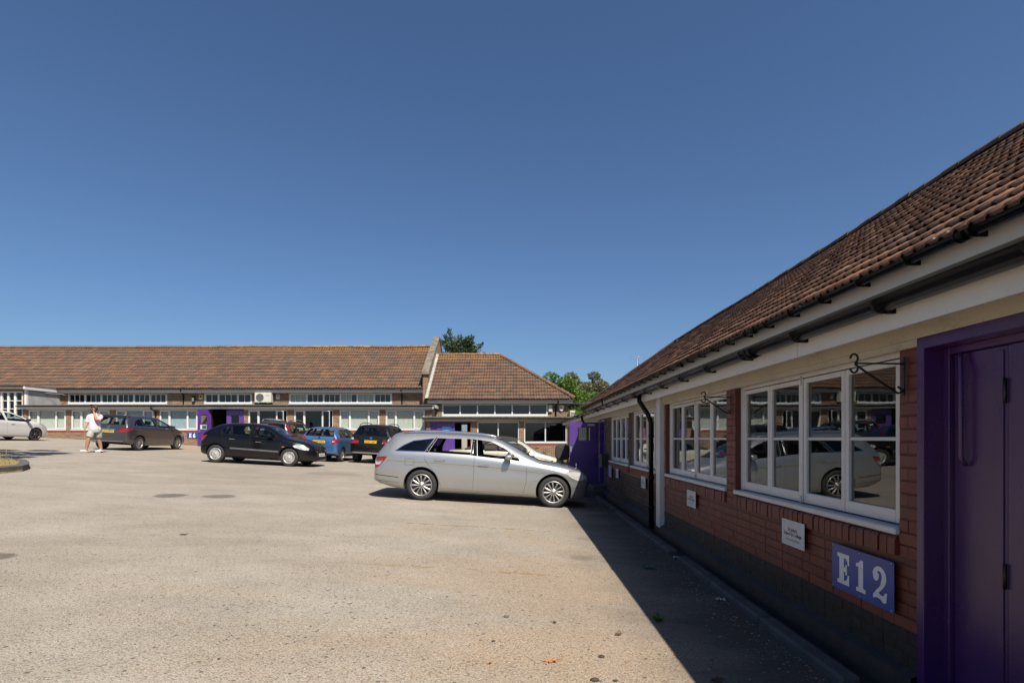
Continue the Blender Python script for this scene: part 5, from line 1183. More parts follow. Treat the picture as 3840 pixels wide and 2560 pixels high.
# ---- silver estate
def ex_silver(root, patch, seam, proj, ft, fb, fw):
    for sg in (-1, 1):
        patch('headlamp', [(1.60, 0.73), (1.70, 0.785), (1.90, 0.765), (1.99, 0.69), (1.98, 0.60), (1.88, 0.585), (1.74, 0.64)], 'y', sg, M['lamp_clear'], 0.004)
        patch('tail_lamp', [(-2.385, 0.63), (-2.40, 0.86), (-2.12, 0.885), (-2.18, 0.80), (-2.31, 0.655)], 'y', sg, M['lamp_red'], 0.004)
        patch('reversing_lamp', [(-2.37, 0.70), (-2.385, 0.79), (-2.20, 0.80), (-2.28, 0.71)], 'y', sg, M['lamp_clear'], 0.0065, 0.003)
        seam([(-1.36, 0.99), (-1.33, 0.86), (-1.22, 0.72), (-1.04, 0.52), (-0.97, 0.31), (-0.97, 0.22)], 'y', sg); seam([(-0.325, 1.32), (-0.30, 0.95), (-0.295, 0.22)], 'y', sg); seam([(0.74, 0.88), (0.80, 0.80), (0.80, 0.50), (0.74, 0.20)], 'y', sg)
        seam([(-0.97, 0.22), (0.74, 0.20)], 'y', sg); seam([(-0.95, 0.31), (-0.3, 0.295), (0.86, 0.27)], 'y', sg, M['chrome'], 0.012, 0.006, 'side_strip')
        seam([(-2.10, 0.80), (-1.3, 0.80), (0.0, 0.775), (1.2, 0.70)], 'y', sg, M['dark_gap'], 0.004, 0.0008, 'crease')
        seam([(-2.42, 0.50), (-2.2, 0.485), (-1.86, 0.46)], 'y', sg, M['car_trim'], 0.012, 0.003, 'bumper_strip'); seam([(-2.41, 0.385), (-1.84, 0.35)], 'y', sg); seam([(1.80, 0.43), (2.08, 0.44)], 'y', sg)
        seam([(-1.74, 0.86), (-1.55, 0.86), (-1.55, 0.73), (-1.74, 0.73), (-1.74, 0.86)], 'y', sg) if sg < 0 else None
        seam([(0.90, 0.54), (1.02, 0.545)], 'y', sg, M['chrome'], 0.014, 0.005, 'badge_strip')
        seam([(0.84, 0.93), (1.2, 0.885), (1.60, 0.80), (1.96, 0.745)], 'y', sg)
        for x_ in (-0.33, -0.22): pass
        patch('pillar_trim', [(-0.375, 1.00), (-0.375, 1.335), (-0.285, 1.325), (-0.245, 0.985)], 'y', sg, M['gloss_black'], 0.003, 0.004)
        patch('pillar_trim', [(-1.335, 1.015), (-1.15, 1.325), (-1.12, 1.325), (-1.28, 1.01)], 'y', sg, M['gloss_black'], 0.003, 0.004)
    mirrors(root, 0.40, 0.93, 0.86, S1['paint']); handles(root, proj, [(-1.02, 0.86), (-0.10, 0.805)], M['chrome'], 0.22)
    rails(root, ft, fw, fb, -1.85, 0.22, 0.56, M['chrome'], 0.035)
    patch('grille', [(-0.36, 0.42), (-0.40, 0.70), (0.40, 0.70), (0.36, 0.42)], 'x', 1, M['car_trim'], 0.004); badge(root, proj, 1, 0.60, 'star', 0, 0.07); plate(root, proj, 1, 0.36, 'LJ58 KXT', M['plate_white'])
    m = MB(); m.tube([(1.90, 0, ft(1.90)), (1.90, 0, ft(1.90) + 0.035)], 0.005, 6); m.tube([(1.90, 0.036 * math.cos(a), ft(1.90) + 0.072 + 0.036 * math.sin(a)) for a in [2 * math.pi * k / 16 for k in range(17)]], 0.004, 6, cap=False); m.build('bonnet_star', M['chrome'], root)
    wiper(root, proj, (0.5, 1.0), (-0.1, 1.005), 1); seam([(-2.0, 0.5), (-2.0, 0.5)], 'y', 1)
S1 = dict(name='estate_car', label='silver estate car parked sideways in the middle of the yard', paint=carpaint('paint_silver', (0.38, 0.38, 0.37), 0.75, 0.31),
    top=[(-2.43, 0.56), (-2.415, 0.80), (-2.35, 0.95), (-2.16, 1.27), (-2.06, 1.385), (-1.95, 1.415), (-1.6, 1.438), (-1.0, 1.452), (-0.35, 1.452), (0.05, 1.425), (0.40, 1.30), (0.96, 1.005), (1.10, 0.955), (1.5, 0.90), (1.82, 0.838), (2.01, 0.765), (2.10, 0.62), (2.13, 0.48)],
    belt=[(-2.43, 0.90), (-2.0, 0.985), (-1.2, 0.985), (-0.3, 0.965), (0.7, 0.90), (1.1, 0.86), (1.6, 0.78), (2.17, 0.6)],
    plan=[(-2.43, 0.66), (-2.38, 0.78), (-2.25, 0.84), (-1.8, 0.878), (-1.2, 0.885), (0, 0.885), (1.2, 0.885), (1.7, 0.86), (1.93, 0.80), (2.07, 0.70), (2.13, 0.54)],
    sill=[(-2.43, 0.36), (-2.1, 0.27), (-1.8, 0.22), (-1, 0.19), (1, 0.185), (1.8, 0.19), (2.13, 0.24)], cabin=(-2.12, 0.90), wb=2.76, R=0.322, rim=0.225, style='12', tw=0.215, seat=[-0.28, -1.15],
    side=[[(-1.97, 1.01), (-1.80, 1.14), (-1.62, 1.235), (-1.18, 1.31), (-1.345, 1.02)], [(-1.27, 1.015), (-1.115, 1.318), (-0.39, 1.335), (-0.38, 1.0)], [(-0.235, 0.985), (-0.275, 1.33), (0.02, 1.305), (0.32, 1.175), (0.62, 0.99), (0.66, 0.925)]],
    open=(1, 2), dark_ix=(0,), glass_rear=M['car_glass_dark'], win_trim=M['chrome'],
    screen=[(-0.62, 1.01), (-0.50, 1.37), (0.50, 1.37), (0.62, 1.01)], rear=[(-0.60, 1.0), (-0.50, 1.32), (0.50, 1.32), (0.60, 1.0)], crease=0.008, at=(-0.62, 12.22), head=R(-1.0), extra=ex_silver)
# ---- black hatchback
def ex_black(root, patch, seam, proj, ft, fb, fw):
    for sg in (-1, 1):
        patch('headlamp', [(1.42, 0.74), (1.55, 0.80), (1.78, 0.76), (1.96, 0.66), (1.95, 0.59), (1.72, 0.62), (1.5, 0.68)], 'y', sg, M['lamp_clear'], 0.004)
        patch('tail_lamp', [(-1.88, 0.72), (-1.89, 0.93), (-1.62, 0.97), (-1.76, 0.80)], 'y', sg, M['lamp_red'], 0.004)
        seam([(-1.12, 1.0), (-1.05, 0.85), (-0.86, 0.62), (-0.80, 0.40), (-0.80, 0.25)], 'y', sg); seam([(-0.10, 1.37), (-0.10, 0.95), (-0.08, 0.25)], 'y', sg); seam([(1.0, 0.86), (0.98, 0.5), (0.92, 0.25)], 'y', sg)
        seam([(-0.80, 0.25), (0.92, 0.24)], 'y', sg); seam([(-0.78, 0.545), (0.95, 0.505)], 'y', sg, plain('strip_grey', (0.13, 0.13, 0.13), 0.5), 0.055, 0.012, 'rubbing_strip')
        seam([(1.05, 0.68), (1.14, 0.68)], 'y', sg, M['lamp_amber'], 0.03, 0.005, 'side_repeater'); seam([(-1.55, 0.93), (-1.45, 0.97)], 'y', sg) if False else None
    mirrors(root, 0.62, 0.95, 0.83, M['car_trim']); handles(root, proj, [(-0.72, 0.86), (0.22, 0.80)], M['strip_grey'], 0.2)
    patch('grille', [(-0.30, 0.52), (-0.34, 0.62), (0.34, 0.62), (0.30, 0.52)], 'x', 1, M['car_trim'], 0.004); seam([(-0.36, 0.645), (0.36, 0.645)], 'x', 1, M['chrome'], 0.03, 0.006, 'grille_bar'); badge(root, proj, 1, 0.60, 'disc', 0, 0.075)
    patch('lower_grille', [(-0.5, 0.27), (-0.45, 0.35), (0.45, 0.35), (0.5, 0.27)], 'x', 1, M['car_trim'], 0.004); plate(root, proj, 1, 0.43, 'DA58 BVO', M['plate_white']); plate(root, proj, -1, 0.70, 'DA58 BVO', M['plate_yellow']); wiper(root, proj, (0.5, 1.06), (-0.1, 1.06), 1)
S2 = dict(name='hatchback_car', label='black hatchback with silver wheel trims parked sideways in front of the E6 doors', paint=carpaint('paint_black', (0.0035, 0.0035, 0.005), 0.0, 0.25, 0.45, 0.08, 0.25),
    top=[(-1.93, 0.52), (-1.92, 0.80), (-1.85, 0.98), (-1.52, 1.29), (-1.34, 1.375), (-0.95, 1.43), (-0.3, 1.46), (0.15, 1.43), (0.50, 1.33), (1.08, 1.045), (1.22, 1.00), (1.6, 0.925), (1.90, 0.83), (2.05, 0.74), (2.13, 0.58), (2.16, 0.42)],
    belt=[(-2.0, 0.95), (-1.6, 1.0), (-0.8, 0.985), (0.3, 0.945), (1.0, 0.90), (1.5, 0.80), (2.24, 0.55)],
    plan=[(-1.93, 0.64), (-1.89, 0.76), (-1.76, 0.83), (-1.4, 0.868), (-0.5, 0.876), (0.9, 0.876), (1.4, 0.865), (1.8, 0.80), (2.0, 0.70), (2.11, 0.58), (2.16, 0.44)],
    sill=[(-2.0, 0.36), (-1.7, 0.27), (-1.0, 0.20), (1.0, 0.185), (1.8, 0.18), (2.24, 0.21)], cabin=(-1.78, 1.05), wb=2.614, R=0.316, rim=0.205, style='cap', rim_mat=M['hubcap'], seat=[-0.05, -0.95], trim_z=0.25,
    side=[[(-1.12, 1.03), (-1.17, 1.15), (-1.05, 1.30), (-0.90, 1.335), (-0.80, 1.02)], [(-0.77, 1.02), (-0.87, 1.338), (-0.16, 1.36), (-0.14, 0.99)], [(0.0, 0.985), (-0.02, 1.36), (0.15, 1.345), (0.48, 1.22), (0.78, 1.05), (0.86, 0.965)]],
    screen=[(-0.62, 1.06), (-0.50, 1.37), (0.50, 1.37), (0.62, 1.06)], rear=[(-0.52, 1.02), (-0.44, 1.29), (0.44, 1.29), (0.52, 1.02)], at=(-9.30, 19.95), head=R(-1), extra=ex_black)
# ---- grey compact people carrier
def rear_common(root, patch, seam, proj, zt, zb, w, xside=None):
    seam([(-w, zb), (w, zb)], 'x', -1); seam([(-w, zb), (-w - 0.03, zt)], 'x', -1); seam([(w, zb), (w + 0.03, zt)], 'x', -1)
def ex_grey(root, patch, seam, proj, ft, fb, fw):
    q = [(0.36, 0.80), (0.50, 0.93), (0.80, 0.97), (0.80, 0.83), (0.62, 0.79)]
    patch('tail_lamp', q, 'x', -1, M['lamp_red'], 0.006); patch('tail_lamp', mir(q), 'x', -1, M['lamp_red'], 0.006)
    for sg in (-1, 1):
        patch('lamp_wrap', [(-2.08, 0.84), (-2.08, 0.965), (-1.80, 0.975), (-1.86, 0.89)], 'y', sg, M['lamp_red'], 0.005); patch('headlamp', [(1.45, 0.80), (1.85, 0.78), (2.03, 0.65), (1.95, 0.60), (1.6, 0.70)], 'y', sg, M['lamp_clear'], 0.004)
        seam([(-1.25, 1.02), (-1.1, 0.8), (-0.92, 0.55), (-0.9, 0.25), (0.95, 0.24)], 'y', sg); seam([(-0.2, 1.42), (-0.17, 0.9), (-0.12, 0.25)], 'y', sg); seam([(1.0, 0.9), (1.05, 0.6), (0.95, 0.24)], 'y', sg)
        seam([(-1.66, 1.06), (-0.5, 1.05), (0.9, 0.985)], 'y', sg, M['chrome'], 0.02, 0.004, 'window_strip'); seam([(-1.0, 0.93), (0.9, 0.86)], 'y', sg, M['dark_gap'], 0.004, 0.001, 'crease')
    mirrors(root, 0.72, 1.02, 0.85, S3['paint']); handles(root, proj, [(-0.78, 0.93), (0.12, 0.90)], S3['paint'], 0.2)
    rear_common(root, patch, seam, proj, 1.0, 0.60, 0.58); plate(root, proj, -1, 0.815, 'LJ14 XPW', M['plate_yellow']); seam([(-0.34, 0.905), (0.34, 0.905)], 'x', -1, M['chrome'], 0.03, 0.012, 'boot_strip'); badge(root, proj, -1, 0.99, 'star', 0, 0.055)
    seam([(-0.66, 0.40), (0.66, 0.40)], 'x', -1, M['chrome'], 0.018, 0.006, 'bumper_strip'); patch('spoiler', [(-0.55, 1.485), (-0.58, 1.445), (0.58, 1.445), (0.55, 1.485)], 'x', -1, S3['paint'], 0.05, 0.05); wiper(root, proj, (0, 1.12), (-0.38, 1.14), -1)
S3 = dict(name='people_carrier', label='dark grey compact people carrier nose-in by the brick wall, behind the walking man', paint=carpaint('paint_grey', (0.085, 0.078, 0.085), 0.75, 0.30),
    top=[(-2.10, 0.58), (-2.09, 0.90), (-2.02, 1.10), (-1.84, 1.43), (-1.72, 1.505), (-1.3, 1.545), (-0.5, 1.56), (0.1, 1.52), (0.5, 1.41), (1.25, 1.07), (1.4, 1.02), (1.8, 0.90), (2.05, 0.76), (2.2, 0.6), (2.26, 0.45)],
    belt=[(-2.1, 1.02), (-1.6, 1.06), (-0.5, 1.045), (0.7, 1.0), (1.2, 0.95), (2.26, 0.65)],
    plan=[(-2.1, 0.68), (-2.05, 0.79), (-1.9, 0.85), (-1.4, 0.885), (0, 0.893), (1.3, 0.885), (1.8, 0.82), (2.1, 0.70), (2.26, 0.48)],
    sill=[(-2.1, 0.36), (-1.8, 0.28), (-1, 0.21), (1, 0.2), (2.26, 0.22)], cabin=(-1.90, 1.15), wb=2.70, R=0.32, rim=0.215, style='10', seat=[-0.1, -1.05], glass_rear=M['car_glass'],
    side=[[(-1.66, 1.09), (-1.50, 1.27), (-1.22, 1.38), (-1.05, 1.40), (-1.02, 1.085)], [(-0.98, 1.085), (-1.01, 1.405), (-0.28, 1.42), (-0.24, 1.07)], [(-0.12, 1.065), (-0.14, 1.42), (0.15, 1.40), (0.55, 1.24), (0.86, 1.06), (0.9, 1.02)]],
    screen=[(-0.62, 1.10), (-0.5, 1.43), (0.5, 1.43), (0.62, 1.10)], rear=[(-0.64, 1.12), (-0.55, 1.41), (0.55, 1.41), (0.64, 1.12)], at=(-17.43, 25.2), head=R(90), extra=ex_grey)
# ---- white hatchback at the left edge
def ex_white(root, patch, seam, proj, ft, fb, fw):
    for sg in (-1, 1):
        patch('headlamp', [(1.50, 0.86), (1.60, 0.90), (1.86, 0.80), (2.02, 0.66), (1.94, 0.63), (1.7, 0.76)], 'y', sg, M['lamp_clear'], 0.004); patch('tail_lamp', [(-1.93, 0.75), (-1.94, 0.98), (-1.7, 1.02), (-1.8, 0.85)], 'y', sg, M['lamp_red'], 0.004)
        seam([(-0.2, 1.4), (-0.17, 0.9), (-0.12, 0.25)], 'y', sg); seam([(1.02, 0.9), (1.04, 0.6), (0.92, 0.25), (-0.8, 0.25)], 'y', sg); seam([(-0.7, 0.42), (0.95, 0.36)], 'y', sg, M['dark_gap'], 0.004, 0.001, 'crease')
    mirrors(root, 0.78, 0.98, 0.85, M['car_trim']); handles(root, proj, [(-0.75, 0.88), (0.12, 0.84)], S4['paint']); patch('grille', [(-0.45, 0.35), (-0.5, 0.5), (0.5, 0.5), (0.45, 0.35)], 'x', 1, M['car_trim'], 0.004); plate(root, proj, -1, 0.8, 'GN13 UYA', M['plate_yellow'])
S4 = dict(name='hatchback_car', label='white hatchback with dark alloy wheels cut off by the left edge', paint=carpaint('paint_white', (0.66, 0.65, 0.62), 0.0, 0.3),
    top=[(-2.0, 0.55), (-1.99, 0.85), (-1.92, 1.05), (-1.65, 1.38), (-1.4, 1.45), (-0.8, 1.49), (-0.2, 1.49), (0.3, 1.43), (0.7, 1.28), (1.3, 1.02), (1.45, 0.98), (1.8, 0.87), (2.05, 0.72), (2.15, 0.55), (2.18, 0.42)],
    belt=[(-2.0, 1.0), (-1.6, 1.02), (-0.5, 0.99), (0.8, 0.93), (1.3, 0.90), (2.18, 0.6)], plan=[(-2.0, 0.64), (-1.95, 0.76), (-1.8, 0.83), (-1.4, 0.868), (-0.5, 0.876), (0.9, 0.876), (1.4, 0.865), (1.8, 0.80), (2.05, 0.70), (2.12, 0.60), (2.18, 0.42)], sill=S2['sill'][:-1] + [(2.18, 0.21)],
    cabin=(-1.78, 1.18), wb=2.64, R=0.318, rim=0.232, style='7', rim_mat=M['alloy_dark'], seat=[-0.1, -1.0], win_trim=M['car_trim'],
    side=[[(-1.0, 1.03), (-1.03, 1.33), (-0.26, 1.375), (-0.22, 1.005)], [(-0.10, 1.0), (-0.12, 1.375), (0.2, 1.335), (0.6, 1.18), (0.95, 0.985), (0.98, 0.955)]],
    screen=[(-0.62, 1.07), (-0.5, 1.38), (0.5, 1.38), (0.62, 1.07)], rear=[(-0.56, 1.08), (-0.48, 1.34), (0.48, 1.34), (0.56, 1.08)], at=(-25.75, 26.7), head=R(84), extra=ex_white)
# ---- dark brown off-roader with tall lamps
def ex_suv(root, patch, seam, proj, ft, fb, fw):
    q = [(0.62, 1.00), (0.60, 1.50), (0.72, 1.52), (0.80, 1.22), (0.80, 0.92), (0.70, 0.90)]
    patch('tail_lamp', q, 'x', -1, M['lamp_red'], 0.010, 0.012); patch('tail_lamp', mir(q), 'x', -1, M['lamp_red'], 0.010, 0.012)
    for sg in (-1, 1):
        patch('lamp_wrap', [(-2.14, 0.96), (-2.10, 1.20), (-2.02, 1.50), (-1.95, 1.50), (-1.99, 1.0)], 'y', sg, M['lamp_red'], 0.006)
        seam([(-1.0, 1.05), (-0.9, 0.6), (-0.85, 0.32), (0.95, 0.32)], 'y', sg); seam([(-0.12, 1.5), (-0.1, 0.32)], 'y', sg); seam([(1.0, 1.0), (0.98, 0.32)], 'y', sg)
    mirrors(root, 0.75, 1.05, 0.86, S5['paint']); handles(root, proj, [(-0.75, 0.98), (0.15, 0.96)], S5['paint'])
    rails(root, ft, fw, fb, -1.85, 0.15, 0.58, plain('rail_grey', (0.30, 0.29, 0.28), 0.4, 0.6), 0.07); rear_common(root, patch, seam, proj, 1.0, 0.62, 0.56)
    plate(root, proj, -1, 0.86, 'KX54 NWD', M['plate_yellow']); patch('brake_light', [(-0.14, 1.545), (-0.14, 1.57), (0.14, 1.57), (0.14, 1.545)], 'x', -1, M['lamp_red'], 0.006); patch('window_sticker', [(0.22, 1.42), (0.22, 1.46), (0.40, 1.46), (0.40, 1.42)], 'x', -1, M['sign_white'], 0.001, 0)
    m = MB(); m.tube([(-1.95, -0.5, ft(-1.85) + 0.045), (-1.95, 0.5, ft(-1.85) + 0.045)], 0.018, 8); m.build('rear_bar', M['rail_grey'], root)
S5 = dict(name='off_roader', label='dark brown off-roader with tall red lamps and roof rails behind the black hatchback', paint=carpaint('paint_brown', (0.040, 0.034, 0.030), 0.5, 0.35),
    top=[(-2.2, 0.62), (-2.19, 0.95), (-2.14, 1.2), (-2.02, 1.56), (-1.93, 1.63), (-1.5, 1.665), (-0.5, 1.68), (0.15, 1.64), (0.5, 1.52), (1.05, 1.14), (1.2, 1.08), (1.7, 1.0), (2.05, 0.88), (2.22, 0.7), (2.26, 0.5)],
    belt=[(-2.2, 1.08), (-1, 1.08), (0.5, 1.04), (1.1, 1.0), (2.26, 0.75)], plan=[(-2.2, 0.72), (-2.15, 0.82), (-2.0, 0.86), (-1.4, 0.883), (1.3, 0.883), (1.9, 0.82), (2.15, 0.70), (2.26, 0.55)],
    sill=[(-2.2, 0.46), (-1.8, 0.36), (1.5, 0.30), (2.26, 0.36)], cabin=(-2.02, 1.0), wb=2.63, R=0.35, rim=0.21, style='6', seat=[-0.15, -1.1], tumble=0.20, trim_z=0.42,
    side=[[(-1.86, 1.13), (-1.78, 1.50), (-1.15, 1.53), (-1.12, 1.12)], [(-1.05, 1.12), (-1.07, 1.53), (-0.2, 1.54), (-0.18, 1.10)], [(-0.08, 1.10), (-0.10, 1.54), (0.15, 1.52), (0.5, 1.35), (0.82, 1.10)]],
    screen=[(-0.66, 1.16), (-0.56, 1.54), (0.56, 1.54), (0.66, 1.16)], rear=[(-0.58, 1.14), (-0.56, 1.50), (0.56, 1.50), (0.58, 1.14)], at=(-11.35, 27.2), head=R(90), extra=ex_suv)
# ---- blue hatchback
def ex_blue(root, patch, seam, proj, ft, fb, fw):
    q = [(0.54, 0.76), (0.52, 0.90), (0.60, 1.03), (0.74, 1.05), (0.745, 0.86), (0.70, 0.76)]
    patch('tail_lamp', q, 'x', -1, M['lamp_red'], 0.008, 0.010); patch('tail_lamp', mir(q), 'x', -1, M['lamp_red'], 0.008, 0.010)
    for s in (1, -1): patch('reversing_lamp', [(s * 0.56, 0.84), (s * 0.56, 0.90), (s * 0.66, 0.91), (s * 0.66, 0.85)], 'x', -1, M['lamp_clear'], 0.011, 0.004)
    for sg in (-1, 1):
        patch('lamp_wrap', [(-1.90, 0.80), (-1.89, 1.03), (-1.74, 1.05), (-1.78, 0.85)], 'y', sg, M['lamp_red'], 0.006)
        seam([(-1.0, 0.97), (-0.86, 0.7), (-0.80, 0.25), (0.9, 0.25)], 'y', sg); seam([(-0.1, 1.38), (-0.08, 0.25)], 'y', sg); seam([(1.0, 0.9), (0.98, 0.25)], 'y', sg)
    mirrors(root, 0.70, 0.97, 0.80, S6['paint']); handles(root, proj, [(-0.70, 0.90), (0.2, 0.88)], S6['paint']); rear_common(root, patch, seam, proj, 1.0, 0.62, 0.55)
    plate(root, proj, -1, 0.845, 'GU64 WGA', M['plate_yellow']); badge(root, proj, -1, 1.005, 'disc', 0, 0.045); seam([(-0.30, 0.915), (0.30, 0.915)], 'x', -1, M['dark_gap'], 0.03, 0.004, 'boot_grip'); wiper(root, proj, (0.10, 1.12), (-0.26, 1.125), -1)
    lettering('SKODA', M['chrome'], root, 0.05, lambda t_: (lambda pn: pn[0] + pn[1] * 0.006)(proj(0.48 - t_[0], 0.985 + t_[1], 'x', -1)), 0.16) if False else None
    m = MB(); m.tube([(-1.0, 0, ft(-1.0)), (-1.18, 0, ft(-1.0) + 0.18)], 0.004, 6); m.build('aerial', M['car_trim'], root)
S6 = dict(name='hatchback_car', label='blue hatchback parked nose-in between the black hatchback and the black off-roader', paint=carpaint('paint_blue', (0.060, 0.150, 0.33), 0.55, 0.3),
    top=[(-1.93, 0.55), (-1.92, 0.88), (-1.88, 1.05), (-1.66, 1.38), (-1.56, 1.445), (-1.1, 1.48), (-0.3, 1.50), (0.25, 1.46), (0.55, 1.36), (1.1, 1.05), (1.25, 1.0), (1.65, 0.90), (1.95, 0.75), (2.05, 0.58), (2.07, 0.42)],
    belt=[(-1.93, 1.02), (-1.4, 1.02), (0.3, 0.98), (1.0, 0.94), (2.07, 0.65)], plan=[(-1.93, 0.64), (-1.89, 0.74), (-1.75, 0.79), (-1.3, 0.815), (1.2, 0.82), (1.7, 0.76), (1.95, 0.66), (2.07, 0.45)],
    sill=[(-1.93, 0.36), (-1.6, 0.28), (-1, 0.21), (1.2, 0.2), (2.07, 0.22)], cabin=(-1.74, 1.02), wb=2.46, R=0.30, rim=0.20, style='9', seat=[-0.05, -0.95],
    side=[[(-1.50, 1.05), (-1.42, 1.26), (-1.10, 1.37), (-0.92, 1.38), (-0.90, 1.05)], [(-0.82, 1.05), (-0.84, 1.385), (-0.16, 1.395), (-0.14, 1.03)], [(-0.02, 1.03), (-0.04, 1.395), (0.25, 1.36), (0.58, 1.2), (0.86, 1.02)]],
    screen=[(-0.58, 1.08), (-0.5, 1.38), (0.5, 1.38), (0.58, 1.08)], rear=[(-0.60, 1.075), (-0.52, 1.37), (0.52, 1.37), (0.60, 1.075)], at=(-8.30, 24.75), head=R(89), extra=ex_blue)
# ---- black off-roader
def ex_x(root, patch, seam, proj, ft, fb, fw):
    q = [(0.50, 0.86), (0.50, 1.00), (0.88, 1.00), (0.88, 0.88), (0.80, 0.84)]
    patch('tail_lamp', q, 'x', -1, M['lamp_red'], 0.008, 0.010); patch('tail_lamp', mir(q), 'x', -1, M['lamp_red'], 0.008, 0.010)
    for s in (1, -1): patch('indicator', [(s * 0.72, 1.005), (s * 0.76, 1.10), (s * 0.87, 1.10), (s * 0.885, 1.005)], 'x', -1, M['lamp_clear'], 0.008, 0.010)
    for sg in (-1, 1):
        patch('lamp_wrap', [(-2.12, 0.88), (-2.10, 1.08), (-1.93, 1.06), (-1.98, 0.90)], 'y', sg, M['lamp_red'], 0.006)
        seam([(-1.0, 1.05), (-0.9, 0.6), (-0.85, 0.36), (0.95, 0.36)], 'y', sg); seam([(-0.05, 1.5), (-0.03, 0.36)], 'y', sg); seam([(1.05, 1.0), (1.0, 0.36)], 'y', sg)
    mirrors(root, 0.80, 1.08, 0.90, S7['paint']); handles(root, proj, [(-0.75, 1.0), (0.2, 0.98)], S7['paint']); rear_common(root, patch, seam, proj, 1.05, 0.72, 0.62); seam([(-0.88, 0.60), (0.88, 0.60)], 'x', -1)
    plate(root, proj, -1, 0.93, 'LD05 HXF', M['plate_yellow']); seam([(-0.34, 1.015), (0.34, 1.015)], 'x', -1, M['chrome'], 0.012, 0.006, 'boot_strip'); badge(root, proj, -1, 1.09, 'quarters', 0, 0.05)
    seam([(-0.80, 0.455), (0.80, 0.455)], 'x', -1, plain('bumper_grey', (0.20, 0.20, 0.20), 0.45), 0.06, 0.012, 'bumper_strip'); wiper(root, proj, (0.05, 1.22), (-0.40, 1.225), -1)
    T = lambda t_: (lambda pn: pn[0] + pn[1] * 0.006)(proj(-0.60 - t_[0] * 1.0, 1.04 + t_[1], 'x', -1)); lettering('X5', M['chrome'], root, 0.06, T, 0.13, 0.01)
    rails(root, ft, fw, fb, -1.85, 0.1, 0.62, M['car_trim'], 0.06)
S7 = dict(name='off_roader', label='black off-roader with yellow plate just behind the silver estate car', paint=carpaint('paint_black_warm', (0.006, 0.0055, 0.005), 0.0, 0.28, 0.5, 0.12, 0.25),
    top=[(-2.19, 0.62), (-2.18, 0.95), (-2.12, 1.12), (-1.86, 1.58), (-1.76, 1.645), (-1.3, 1.69), (-0.4, 1.71), (0.2, 1.66), (0.6, 1.52), (1.15, 1.2), (1.3, 1.14), (1.8, 1.05), (2.2, 0.9), (2.38, 0.72), (2.45, 0.5)],
    belt=[(-2.19, 1.12), (-1.2, 1.14), (0.5, 1.10), (1.1, 1.06), (2.45, 0.8)], plan=[(-2.19, 0.74), (-2.14, 0.86), (-2.0, 0.91), (-1.4, 0.935), (1.4, 0.935), (2.0, 0.86), (2.3, 0.74), (2.45, 0.55)],
    sill=[(-2.19, 0.42), (-1.8, 0.34), (1.5, 0.28), (2.45, 0.32)], cabin=(-1.95, 1.1), wb=2.82, R=0.37, rim=0.24, style='10', tw=0.255, seat=[-0.1, -1.1], tumble=0.26, trim_z=0.0,
    side=[[(-1.62, 1.19), (-1.50, 1.42), (-1.15, 1.54), (-1.05, 1.55), (-1.0, 1.18)], [(-0.93, 1.18), (-0.97, 1.555), (-0.12, 1.565), (-0.08, 1.15)], [(0.02, 1.15), (0.0, 1.565), (0.25, 1.53), (0.6, 1.36), (0.92, 1.15)]], glass=M['car_glass_dark'],
    screen=[(-0.68, 1.24), (-0.56, 1.57), (0.56, 1.57), (0.68, 1.24)], rear=[(-0.68, 1.18), (-0.58, 1.54), (0.58, 1.54), (0.68, 1.18)], at=(-6.20, 25.4), head=R(88), extra=ex_x)
# ---- cream convertible
def ex_cream(root, patch, seam, proj, ft, fb, fw):
    for sg in (-1, 1):
        patch('headlamp', [(1.62, 0.62), (1.72, 0.74), (1.88, 0.73), (2.0, 0.62), (1.9, 0.52), (1.7, 0.53)], 'y', sg, M['lamp_clear'], 0.004); patch('tail_lamp', [(-2.02, 0.66), (-2.02, 0.85), (-1.86, 0.86), (-1.86, 0.68)], 'y', sg, M['lamp_red'], 0.004)
        seam([(-0.35, 0.92), (-0.32, 0.5), (-0.25, 0.25), (0.95, 0.24), (1.0, 0.5), (0.98, 0.85)], 'y', sg); seam([(-1.5, 0.80), (-1.3, 0.80)], 'y', sg)
    mirrors(root, 0.66, 0.92, 0.82, S8['paint']); handles(root, proj, [(-0.10, 0.80)], S8['paint']); plate(root, proj, -1, 0.62, 'WV08 LFE', M['plate_yellow']); plate(root, proj, 1, 0.40, 'WV08 LFE', M['plate_white'])
